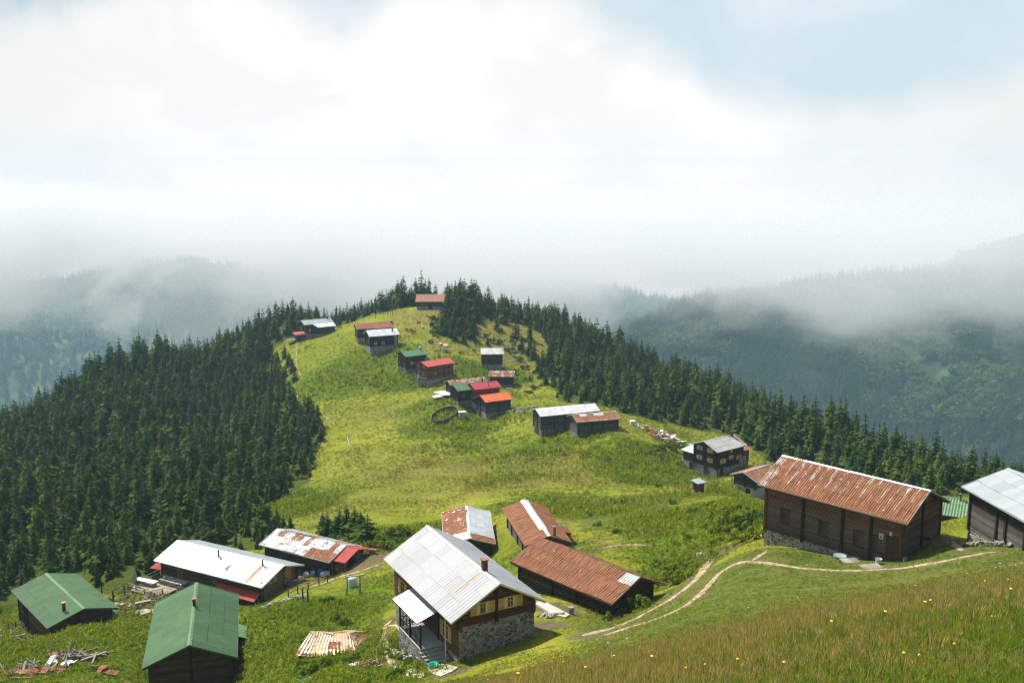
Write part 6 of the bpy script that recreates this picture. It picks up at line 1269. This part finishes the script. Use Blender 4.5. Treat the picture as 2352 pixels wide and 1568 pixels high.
# ------------------------------------------------------------------ single bushes and young spruces
bush_me = [mesh_from('foliage', clump_tree(50 + k, 330, (.55, .55, .30), .34, .075, c), M['leaves']) for k, c in enumerate([(0.115, 0.185, 0.020), (0.085, 0.155, 0.020), (0.048, 0.088, 0.022)])]
def bush(u, v, w, h, k, label, group=None):
    p = gs(u, v); o = bpy.data.objects.new('bush', bush_me[k]); COL.objects.link(o); o.location = (p[0], p[1], p[2] - .15); o.scale = (w, w, h * 1.35); o.rotation_euler = (0, 0, u * .37); tag(o, label, 'bush', group)
BU = [('leafy green bush on the bank left of the big rusty barn', 'bushes left of the big barn', 0, [(2555, 1830, 3.2, 2.6), (2600, 1850, 3.4, 2.8), (2640, 1880, 2.6, 2.0), (2520, 1865, 2.4, 1.8), (2580, 1895, 2.2, 1.5), (2490, 1900, 2.0, 1.3), (2620, 1815, 2.6, 2.2), (2540, 1790, 2.4, 1.8)]),
      ('green bush along the track right of the long rusty barn', 'bushes along the track', 0, [(2345, 2000, 2.4, 1.3), (2385, 2020, 2.2, 1.5), (2365, 2035, 1.8, 1.2), (2405, 1975, 2.0, 1.0), (2310, 1970, 2.4, 1.0), (2330, 2025, 1.8, .9), (2420, 1940, 1.8, .8)]),
      ('flowering leafy bush at the gable of the long rusty barn', 'bushes at the rusty gable', 1, [(2215, 2130, 2.0, 1.7), (2248, 2122, 2.0, 1.6), (2170, 2150, 1.4, 1.1), (2125, 2165, 1.2, 1.0)]),
      ('rich green thicket beyond the wood store', 'thicket beyond the wood store', 1, [(1330, 1895, 3.4, 2.0), (1375, 1880, 3.6, 2.2), (1415, 1870, 3.4, 2.0), (1300, 1912, 2.4, 1.4), (1350, 1915, 3.0, 1.6), (1400, 1900, 2.6, 1.4), (1255, 1900, 2.4, 1.3)]),
      ('bright green thicket at the left wood edge', 'thicket at the left wood edge', 0, [(905, 1785, 3.6, 1.8), (935, 1775, 3.2, 1.6), (960, 1765, 3.0, 1.4), (890, 1800, 3.4, 1.8), (1100, 1560, 3.0, 1.6), (1130, 1500, 3.0, 1.4), (1080, 1640, 3.2, 1.6), (1060, 1670, 3.0, 1.4)]),
      ('leafy hedge left of the brown timber house', 'hedge left of the timber house', 1, [(2290, 1575, 4.2, 2.0), (2320, 1572, 4.2, 2.2), (2350, 1568, 4.2, 2.2), (2375, 1565, 3.8, 2.0), (2395, 1580, 3.0, 1.6), (2275, 1590, 3.0, 1.5), (2300, 1595, 3.2, 1.4)]),
      ('dark rounded bush on the hilltop meadow', 'dark hilltop bushes', 2, [(1526, 1172, 4.6, 2.8), (1504, 1115, 3.0, 1.8), (1518, 1125, 2.6, 3.0), (1512, 1146, 2.4, 3.2), (1522, 1152, 2.6, 2.2), (1370, 1085, 4.0, 3.4), (1202, 1088, 4.4, 3.6), (1226, 1082, 4.2, 4.4), (1190, 1100, 5.0, 2.6), (1170, 1110, 4.6, 2.2), (1215, 1110, 4.2, 2.0)]),
      ('low dark bush on the yellow slope under the hill wood', 'bushes on the yellow slope', 2, [(1610, 1235, 1.8, 1.2), (1590, 1185, 1.6, 1.2), (1660, 1200, 1.8, 1.5), (1700, 1180, 2.6, 2.2), (1720, 1195, 2.8, 2.0), (1750, 1200, 3.4, 2.0), (1780, 1230, 3.6, 2.2), (1810, 1260, 3.4, 2.0), (1830, 1290, 3.2, 2.0), (1800, 1300, 2.6, 1.4), (1850, 1330, 3.0, 1.8), (1870, 1360, 3.0, 1.8), (1845, 1375, 2.4, 1.3), (1740, 1160, 3.0, 2.2), (1790, 1200, 3.2, 2.4), (1655, 1225, 1.4, .9)]),
      ('tall weed clump beside the white stone house', 'weeds around the white stone house', 1, [(1175, 2165, 1.5, 1.1), (1200, 2180, 1.6, 1.1), (1130, 2105, 1.4, .9), (1150, 2100, 1.4, .9), (1185, 2108, 1.3, .9), (1050, 2330, 1.8, 1.0), (1090, 2345, 2.0, 1.1), (1135, 2320, 1.6, .9), (1215, 2310, 1.6, .8), (1240, 2300, 1.2, .8), (1410, 2300, 1.3, .7), (1430, 2318, 1.2, .7), (1390, 2355, 1.4, .8), (1360, 2372, 1.6, .8)]),
      ('weed clump in the meadow of the hollow', 'weed clumps in the hollow', 1, [(2060, 1800, 1.8, .9), (2150, 1860, 1.6, .9), (2180, 1760, 1.8, 1.0), (2250, 1810, 1.8, 1.0), (2350, 1760, 2.0, 1.1), (2420, 1790, 2.0, 1.0), (2300, 1700, 2.2, 1.0), (2480, 1770, 2.2, 1.1), (2020, 1780, 1.4, .8), (2400, 1880, 2.0, 1.0), (1990, 1890, 1.4, .9), (2090, 1835, 1.5, .8)])]
for lab, grp, k, lst in BU:
    for (u, v, w, h) in lst: bush(u, v, w, h, k, lab, grp)
YT = [('young spruce standing alone in front of the meadow beyond the wood store', 'young spruces beyond the wood store', [(1128, 1866, 3.9, 1.5), (1145, 1868, 4.2, 1.5), (1190, 1876, 5.0, 1.7), (1212, 1880, 5.6, 1.7), (1240, 1878, 5.2, 1.8), (1262, 1884, 4.6, 1.9), (1285, 1888, 4.4, 2.0), (1172, 1874, 3.6, 1.8)]),
      ('tall dark spruce in the single row along the hilltop skyline', 'spruces along the hilltop skyline', [(u_, v_, 7.6 + 3.0 * ((u_ * 7) % 5) / 5, 1.15) for u_, v_ in ((1345, 1079), (1357, 1078), (1369, 1077), (1380, 1076), (1392, 1075), (1403, 1075), (1414, 1074), (1425, 1073), (1437, 1072), (1300, 1087), (1288, 1090), (1275, 1093), (1262, 1096), (1250, 1098), (1238, 1100), (1225, 1102), (1212, 1104), (1200, 1106), (1188, 1108), (1312, 1085), (1176, 1110), (1163, 1112))]),
      ('small young spruce on the slope under the hill wood', 'young spruces on the slope', [(1643, 1180, 7.0, 1.3), (1655, 1186, 4.5, 1.5), (1618, 1196, 4.2, 1.6), (1627, 1206, 3.0, 1.5), (1703, 1205, 3.6, 1.3), (1560, 1170, 6.0, 1.5), (1575, 1178, 5.0, 1.6), (1590, 1190, 5.2, 1.4), (1543, 1160, 6.5, 1.5), (1820, 1225, 7.0, 1.4), (1850, 1240, 7.5, 1.3), (1800, 1180, 8.0, 1.4), (1880, 1300, 7.0, 1.3), (1865, 1255, 8, 1.2), (1895, 1280, 7, 1.3), (1760, 1130, 8, 1.4), (1735, 1150, 6.5, 1.4), (1850, 1190, 8.5, 1.3), (1905, 1345, 6, 1.3), (1888, 1320, 5, 1.4)]),
      ('young spruce at the lower edge of the left wood', 'young spruces at the left wood edge', [(1015, 1856, 3.0, 1.4), (968, 1842, 4.0, 1.5), (990, 1852, 3.0, 1.4), (940, 1838, 4.6, 1.5), (960, 1860, 3.4, 1.6), (915, 1845, 5.0, 1.5), (1040, 1490, 5, 1.5), (1095, 1480, 4.5, 1.5), (1120, 1540, 4.4, 1.6), (1010, 1280, 6, 1.5), (1020, 1300, 5.5, 1.6), (1030, 1330, 5, 1.5), (995, 1250, 6, 1.4), (1085, 1420, 4, 1.4), (1110, 1450, 4, 1.4)])]
for lab, grp, lst in YT:
    for i, (u, v, h, w) in enumerate(lst): p = gs(u, v); put_tree(p[0], p[1], p[2], h, w, u * .7, (i * 3 + 1) % 5, lab, grp)

# ------------------------------------------------------------------ meadow growth (uncountable)
def tuft(seed, n, h, sp, w, cols, up=.8):
    rs = np.random.RandomState(seed); V, F, C = [], [], []
    for k in range(n):
        a = rs.rand() * 6.28; r0 = sp * math.sqrt(rs.rand()) * .8; x0, y0 = math.cos(a) * r0, math.sin(a) * r0; b = a + rs.normal(0, .7); L_ = h * rs.uniform(.6, 1.2); o = L_ * (1 - up) * rs.uniform(.4, 1.6); ww = w * rs.uniform(.6, 1.3)
        dx, dy = math.cos(b), math.sin(b); px, py = -dy * ww, dx * ww; i0 = len(V); c = np.array(cols[rs.randint(len(cols))]) * rs.uniform(.75, 1.3)
        V += [(x0 - px, y0 - py, -.05), (x0 + px, y0 + py, -.05), (x0 + dx * o * .45 + px, y0 + dy * o * .45 + py, L_ * .62), (x0 + dx * o * .45 - px, y0 + dy * o * .45 - py, L_ * .62), (x0 + dx * o, y0 + dy * o, L_ * rs.uniform(.8, 1.0))]
        F += [(i0, i0 + 1, i0 + 2, i0 + 3), (i0 + 3, i0 + 2, i0 + 4)]; C += [tuple(c)] * 2
    return V, F, C, [0] * len(F)
def herb(seed, n, h, sp, s, cols):
    """leafy weed: small leaves spread through a low dome"""
    rs = np.random.RandomState(seed); V, F, C = [], [], []
    for k in range(n):
        a = rs.rand() * 6.28; r0 = sp * math.sqrt(rs.rand()); z0 = h * rs.rand() * math.sqrt(max(0, 1 - (r0 / sp) ** 2) + .1); c_ = Vector((math.cos(a) * r0, math.sin(a) * r0, z0)); u = Vector(rs.normal(0, 1, 3)).normalized(); w = u.cross(Vector((rs.normal(0, .4), rs.normal(0, .4), 1))).normalized(); u2 = w.cross(Vector((0, 0, 1)) + u * .3).normalized(); q = s * rs.uniform(.6, 1.4)
        i0 = len(V); V += [tuple(c_ - w * q), tuple(c_ + u2 * q * .6), tuple(c_ + w * q), tuple(c_ - u2 * q * .6)]; F.append((i0, i0 + 1, i0 + 2, i0 + 3)); c = np.array(cols[rs.randint(len(cols))]) * rs.uniform(.7, 1.3); C.append(tuple(c))
    return V, F, C, [0] * len(F)
GL = [(.145, .200, .018), (.185, .24, .024), (.10, .155, .015)]; GD = [(.17, .20, .03), (.21, .215, .035), (.13, .17, .022)]; GB = [(.20, .155, .06), (.26, .20, .085), (.15, .12, .045)]; GF = [(.070, .110, .014), (.095, .140, .016), (.12, .17, .02)]
def fld(x, y, lst, base):
    v = np.full(len(x), base)
    for u_, v_, r_, am in lst:
        g = ground_hit(u_, v_); d = np.hypot(x - g[0], y - g[1]) / r_; v = np.maximum(v, base + am * .75 * np.clip(1.45 - d, 0, 1))
    return v
rsG = np.random.RandomState(77)
def keepg(q):
    P = project(q); k = (P[:, 0] > -60) & (P[:, 0] < 2420) & (P[:, 1] < 1640) & (P[:, 1] > 690) & (~woods_mask(q[:, 0], q[:, 1], q[:, 2]) | (q[:, 1] < 175))
    for n_, f in FIT.items():
        c, s = math.cos(f[3]), math.sin(f[3]); dx, dy = q[:, 0] - f[0], q[:, 1] - f[1]; a, b = dx * c + dy * s, -dx * s + dy * c; k &= ~((abs(a) < f[4] / 2 - .55) & (abs(b) < f[5] / 2 - .65))
    return k & (q[:, 1] < crest_Y(P[:, 0]) + 10)
Q = blue_noise(lambda y: -.56 * y, lambda y: .56 * y, 44, 440, lambda y: .0049 * y + .06, 9, keepg)
lu = fld(Q[:, 0], Q[:, 1], LUSH, .28); PQ = project(Q); lu = np.where((PQ[:, 0] < 880) & (PQ[:, 1] > 1385), np.maximum(lu, .72), lu); lu = np.where((PQ[:, 1] > 760) & (PQ[:, 1] < 1130), np.maximum(lu, .42), lu)
di = fld(Q[:, 0], Q[:, 1], DIRT, .05); dr = fld(Q[:, 0], Q[:, 1], DRY, .15); n1 = fbm(Q[:, 0], Q[:, 1], 6.5, 4, 31, .6); n2 = fbm(Q[:, 0], Q[:, 1], 22, 3, 37)
smooth_ = ((PQ[:, 0] > 1330) & (PQ[:, 1] > 1255) & (PQ[:, 0] > 1700 - (PQ[:, 1] - 1255) * 1.5))      # grazed turf round the footpaths
dens_ = lu + .55 * n1 + .25 * n2 + .10 - .5 * np.clip(di - .3, 0, 1); keep = (dens_ > .27) & ~(smooth_ & (rsG.rand(len(Q)) < .35)) | (smooth_ & (rsG.rand(len(Q)) < .30)) | (rsG.rand(len(Q)) < .10)
for pz in ((1190, 2080), (840, 1300)): pass
Q, lu, n1, n2, dr, PQ, dens_ = Q[keep], lu[keep], n1[keep], n2[keep], dr[keep], PQ[keep], dens_[keep]; c = len(Q)
kind = np.where(lu + .3 * n2 > .55, rsG.randint(0, 3, c), np.where(dr + .5 * n2 > .38, rsG.choice([3, 4, 5], c), rsG.choice([1, 3, 6, 7], c)))
sz = np.where(smooth_[keep], .9, np.clip(dens_ * 1.15, .35, 1.25)) * rsG.uniform(.55, 1.35, c) * np.clip(Q[:, 1] / 120, .75, 1.9) * np.where(smooth_[keep], rsG.uniform(.25, .75, c), 1.0) * .78
scatter('meadow_plants', [M['leaves']], [herb(1, 46, .55, .55, .11, GL), herb(2, 40, .45, .60, .10, GF), tuft(3, 26, .75, .35, .035, GL, .75), tuft(4, 24, .42, .45, .03, GD, .6), tuft(5, 24, .45, .40, .03, GB + GD, .6), herb(6, 30, .3, .5, .09, [(.13, .13, .04), (.17, .14, .055), (.09, .11, .03)]), herb(7, 34, .35, .6, .10, GF + GD), herb(8, 30, .3, .55, .10, [(.075, .13, .02), (.05, .10, .02)])],
        Q - [0, 0, .04], np.stack([rsG.randn(c) * .15, rsG.randn(c) * .15, rsG.rand(c) * 6.28], 1), sz, kind, 'weeds, ferns and grass tufts covering the meadow')
stn = []
rs_ = np.random.RandomState(5); cand = blue_noise(lambda y: -.5 * y, lambda y: .54 * y, 62, 200, lambda y: 1.5 + y * .006, 29, keepg); pd_ = path_dist(cand[:, 0], cand[:, 1]); n_ = fbm(cand[:, 0], cand[:, 1], 12, 3, 93); cand = cand[(pd_ < 3.2) & (rs_.rand(len(cand)) < .6) | (n_ > .28) & (rs_.rand(len(cand)) < .35)]; c = len(cand)
st1 = MB(); st1.blob((0, 0, .05), (1, .8, .6), (.40, .37, .31), seed=1, n=6, m=4); st2 = MB(); st2.blob((0, 0, .03), (1, .6, .4), (.30, .28, .25), seed=2, n=6, m=4)
scatter('small_stones', [M['rock']], [(st1.v, st1.f, st1.c, [0] * len(st1.f)), (st2.v, st2.f, st2.c, [0] * len(st2.f))], cand, np.stack([rs_.randn(c) * .2, rs_.randn(c) * .2, rs_.rand(c) * 6.28], 1), rs_.uniform(.10, .42, c) ** 1.3, rs_.randint(0, 2, c), 'small loose stones strewn over the tracks and turf')
# foreground bank: dry brown grass further out, green grass near the camera
def keepf(q):
    P = project(q + [0, 0, .4]); return (P[:, 0] > 700) & (P[:, 0] < 2440) & (P[:, 1] < 1640) & (P[:, 1] > 1240)
Q = blue_noise(lambda y: -.2 * y, lambda y: .57 * y, 5.5, 64, lambda y: .0068 * y + .012, 19, keepf); c = len(Q); PQ = project(Q)
g = np.clip(1.34 - Q[:, 1] / 27 + .5 * fbm(Q[:, 0], Q[:, 1], 3.0, 3, 51) + (PQ[:, 0] - 1900) / 2200, 0, 1); gone = (Q[:, 1] > 36) & (rsG.rand(c) < (Q[:, 1] - 36) / 28)
Q, g, PQ = Q[~gone], g[~gone], PQ[~gone]; c = len(Q); kind = np.where(rsG.rand(c) < g, rsG.randint(0, 3, c), rsG.randint(3, 6, c))
FG = [(.085, .145, .018), (.11, .17, .022), (.15, .20, .035)]; FB = [(.29, .235, .125), (.39, .33, .19), (.19, .15, .08), (.17, .19, .05), (.25, .245, .09)]
sz = rsG.uniform(.5, 1.3, c) * np.clip(Q[:, 1] / 18, .55, .95) * (1 + .35 * fbm(Q[:, 0], Q[:, 1], 1.4, 3, 71)) * .88
scatter('tall_grass', [M['grass']], [tuft(61, 16, .26, .13, .006, FG, .55), tuft(62, 12, .20, .13, .008, FG + [(.14, .13, .04)], .5), herb(63, 16, .14, .13, .026, FG), tuft(64, 14, .34, .15, .005, FB, .82), tuft(65, 12, .42, .15, .0045, FB, .88), tuft(66, 14, .30, .15, .007, FB + FG, .6)],
        Q - [0, 0, .03], np.stack([rsG.randn(c) * .12, rsG.randn(c) * .12, rsG.rand(c) * 6.28], 1), sz, kind, 'dry brown and green grass on the near bank')
fl_ = [(2273, 1441), (2196, 1523), (1498, 1523), (1570, 1567), (1778, 1568), (2080, 1355), (2100, 1350), (2122, 1396), (2140, 1390), (2027, 1417), (1776, 1396), (1718, 1397), (1831, 1375), (2264, 1343), (2320, 1362), (2318, 1340), (1555, 1405), (1904, 1443), (1620, 1560), (1700, 1540), (1298, 1536), (1350, 1550), (1190, 1560), (1410, 1520), (2070, 1560), (2095, 1562), (1120, 1566), (1270, 1510)]
fm = MB(); fm.tube((0, 0, 0), (.01, 0, .30), .006, .004, 5, (.07, .12, .02)); stem_me = None
for k, (u, v) in enumerate(fl_):
    p = Vector(ground_hit(u, v + 8)); s = float(np.clip(p.y / 20, .6, 1.35)) * (0.7 + .5 * ((k * 7) % 5) / 5); o = root('yellow_flower', p, 'yellow dandelion-like flower head standing out of the grass of the near bank', 'flower', k, 'yellow flowers on the near bank'); o.scale = (s, s, 1); o.rotation_euler = (-.25 + .1 * (k % 4), .2 - .1 * (k % 5), k)
    if k == 0:
        st_ = fm.build('stem', M['grass'], o); hm = MB(); hm.lathe([(.004, .29), (.030, .305), (.034, .315), (.02, .325), (.002, .328)], n=10, col=(.80, .52, .01)); hd = hm.build('flower_head', M['paint'], o)
    else:
        for src in (st_, hd): q = src.copy(); COL.objects.link(q); q.parent = o

# ------------------------------------------------------------------ far mountains with their woods
def mountain(name, us, crest_v, crest_Y_, foot_Y, foot_z, label, seed, clear=None):
    u = np.linspace(us[0], us[-1], 150); cv = np.interp(u, us, crest_v); cy = np.interp(u, us, crest_Y_); n = 90
    t = np.linspace(0, 1.35, n); T, U = np.meshgrid(t, u, indexing='ij'); CY = cy[None] * np.ones_like(T); CZ = ratio(cv)[None] * CY
    FY = np.interp(u, us, foot_Y)[None] * np.ones_like(T)
    Y = FY + (CY - FY) * T; s = np.clip(T, 0, 1); X = (U - 1176) / FD * Y * 1.0
    Z = foot_z + (CZ - foot_z) * (s ** 0.85) - np.clip(T - 1, 0, 1) * 600
    gul = fbm(X, Y * .35, 260, 4, seed, .55); Y2 = Y + 90 * gul * np.sin(np.pi * np.clip(T, 0, 1)); Z = Z + 26 * fbm(X, Y, 120, 4, seed + 3) * np.clip(1.3 - T, 0.15, 1)
    co = np.stack([X, Y2, Z], -1).reshape(-1, 3); idx = np.arange(n * 150).reshape(n, 150)
    q = np.stack([idx[:-1, :-1], idx[:-1, 1:], idx[1:, 1:], idx[1:, :-1]], -1).reshape(-1, 4)
    me = bpy.data.meshes.new(name); me.from_pydata([tuple(c) for c in co], [], [tuple(f) for f in q]); me.polygons.foreach_set('use_smooth', [True] * len(me.polygons))
    me.materials.append(M['far_ground']); o = bpy.data.objects.new(name, me); COL.objects.link(o); tag(o, label=label, kind='structure')
    return co.reshape(n, 150, 3), T
M['far_ground'] = mat('far_hillside', lambda t, b: t.mix(t.step(t.noise(pos(t), 0.012, 5, 0.6), 0.45, 0.62), (0.030, 0.052, 0.018), (0.075, 0.125, 0.030)), 0.95, 0.1)
def far_wood(name, G, count, seed, hts, label, leafy, clearing=None):
    rs = np.random.RandomState(seed); n, m, _ = G.shape
    a = rs.uniform(0, n - 1.01, count); b = rs.uniform(0, m - 1.01, count); ia, ib = a.astype(int), b.astype(int); fa, fb = (a - ia)[:, None], (b - ib)[:, None]
    P = (G[ia, ib] * (1 - fa) + G[ia + 1, ib] * fa) * (1 - fb) + (G[ia, ib + 1] * (1 - fa) + G[ia + 1, ib + 1] * fa) * fb
    pu = project(P); k = (pu[:, 0] > -80) & (pu[:, 0] < 2440)
    if clearing: 
        for cu, cv, ru, rv, keepf in clearing:
            c = (((pu[:, 0] - cu) * .82 + (pu[:, 1] - cv) * .57) / ru) ** 2 + (((pu[:, 1] - cv) * .82 - (pu[:, 0] - cu) * .57) / rv) ** 2 < 1; k &= ~c | (rs.rand(count) < keepf)
    P = P[k]; c = len(P)
    lf = (fbm(P[:, 0], P[:, 1], 150, 3, seed) + rs.normal(0, .18, c) + leafy) > 0.35
    pick = np.where(lf, rs.randint(2, 4, c), rs.randint(0, 2, c)); h = rs.uniform(hts[0], hts[1], c); w = np.where(lf, rs.uniform(1.0, 1.5, c), rs.uniform(.9, 1.25, c)); h = np.where(lf, h * .82, h)
    scatter(name, [M['needles'], M['leaves']], [SPR_FAR[0], SPR_FAR[1], LEAFY[0], LEAFY[1]], P - [0, 0, 1.0], np.stack([np.zeros(c), np.zeros(c), rs.rand(c) * 6.28], 1), np.stack([h * w, h * w, h], 1), pick, label)
LEAFY = []
for s_ in (41, 42):
    T_ = clump_tree(s_, 150, (.34, .34, .30), .55, .085, (0.10, 0.155, 0.028)); LEAFY.append((T_[0], T_[1], T_[2], [1] * len(T_[1])))
G_, _ = mountain('mountain', [1330,1440,1500,1560,1640,1750,1900,2050,2150,2250,2352,2600,2900], [840,765,735,708,682,668,650,634,622,585,555,480,470], [1750,1780,1800,1830,1880,1920,1950,1950,1900,1850,1800,1750,1700],
    [1250,1200,1160,1120,1080,1040,1000,950,900,860,820,800,800], -470, 'steep wooded mountainside on the right fading into cloud', 3)
far_wood('far_forest', G_, 17000, 8, (20, 33), 'mixed spruce and beech forest on the mountain to the right', 0.06, [(2130,850,120,26,.10),(2060,900,50,14,.3),(1560,770,25,10,.3)])
G_, _ = mountain('mountain', [-500,-100,0,150,300,450,600,800,1000,1200,1400,1600], [640,640,645,640,600,600,625,650,655,655,660,700], [3500]*12, [2100]*12, -590, 'distant blue wooded mountainside on the left under cloud', 13)
far_wood('far_forest', G_, 11000, 18, (26, 38), 'distant forest on the blue mountainside to the left', -0.30)

# ------------------------------------------------------------------ air: haze box and the cloud bank on the mountains
def box_obj(name, x0, x1, y0, y1, z0, z1, m):
    mb = MB(); mb.box(((x0 + x1) / 2, (y0 + y1) / 2, (z0 + z1) / 2), (x1 - x0, y1 - y0, z1 - z0)); return mb.build(name, m)
def vol_mat(name, col, dens, aniso=0.0, fn=None):
    m = bpy.data.materials.new(name); m.use_nodes = True; t = NT(m.node_tree); t.n.remove(t.n['Principled BSDF'])
    v = t.new('ShaderNodeVolumePrincipled'); v.inputs['Color'].default_value = (*col, 1); v.inputs['Density'].default_value = dens; v.inputs['Anisotropy'].default_value = aniso
    t.l.new(v.outputs[0], t.n['Material Output'].inputs['Volume'])
    if fn: fn(t, v)
    return m
HAZE = 0.00013
o = box_obj('haze', -3600, 3600, -60, 3800, -700, 25, vol_mat('air_haze', (0.50, 0.76, 1.0), HAZE, 0.0)); tag(o, label='thin blue mountain air', kind='stuff')
def fog_fn(t, v):
    p = pos(t); sep = t.new('ShaderNodeSeparateXYZ'); t.l.new(p, sep.inputs[0]); x, y, z = sep.outputs
    n = t.noise(t.mapping(p, (1, .6, 1.6)), 0.0030, 6.0, 0.60, 0.6); n2 = t.noise(t.mapping(p, (1, .6, 1.6), (400, 200, 90)), 0.0075, 3.0, 0.6)
    nn = t.math('ADD', t.math('MULTIPLY', t.math('SUBTRACT', n, 0.5), 2.0), t.math('MULTIPLY', t.math('SUBTRACT', n2, 0.5), 0.9))
    # lower edge of the cloud, metres
    edge = t.math('ADD', z, t.math('MULTIPLY', nn, 230.0)); edge = t.math('ADD', edge, t.step(x, 150.0, 800.0, FOG_BASE, FOG_BASE - 35.0))
    edge = t.math('SUBTRACT', edge, t.step(t.math('ABSOLUTE', t.math('ADD', x, 590.0)), 20.0, 190.0, 105.0, 0.0)); edge = t.math('ADD', edge, t.step(x, -1000.0, -700.0, 85.0, 0.0))
    d = t.math('MULTIPLY', t.step(edge, -10.0, 75.0), t.step(t.math('ADD', z, t.math('MULTIPLY', nn, 50.0)), -120.0, -25.0, 1.0, 0.0))
    right = t.math('ADD', t.step(x, 100.0, 900.0, 1.0, 0.45), t.step(x, -500.0, -100.0, 1.5, 0.0))
    t.put(v, 'Density', t.math('MULTIPLY', t.math('MULTIPLY', d, right), FOG_DENS))
FOG_BASE, FOG_DENS = 240.0, 0.0055
o = box_obj('fog', -2300, 2300, 1180, 2050, -400, -5, vol_mat('cloud_bank', (0.86, 0.855, 0.85), 0.01, 0.0, fog_fn)); tag(o, label='white cloud bank resting on the mountain tops', kind='stuff')
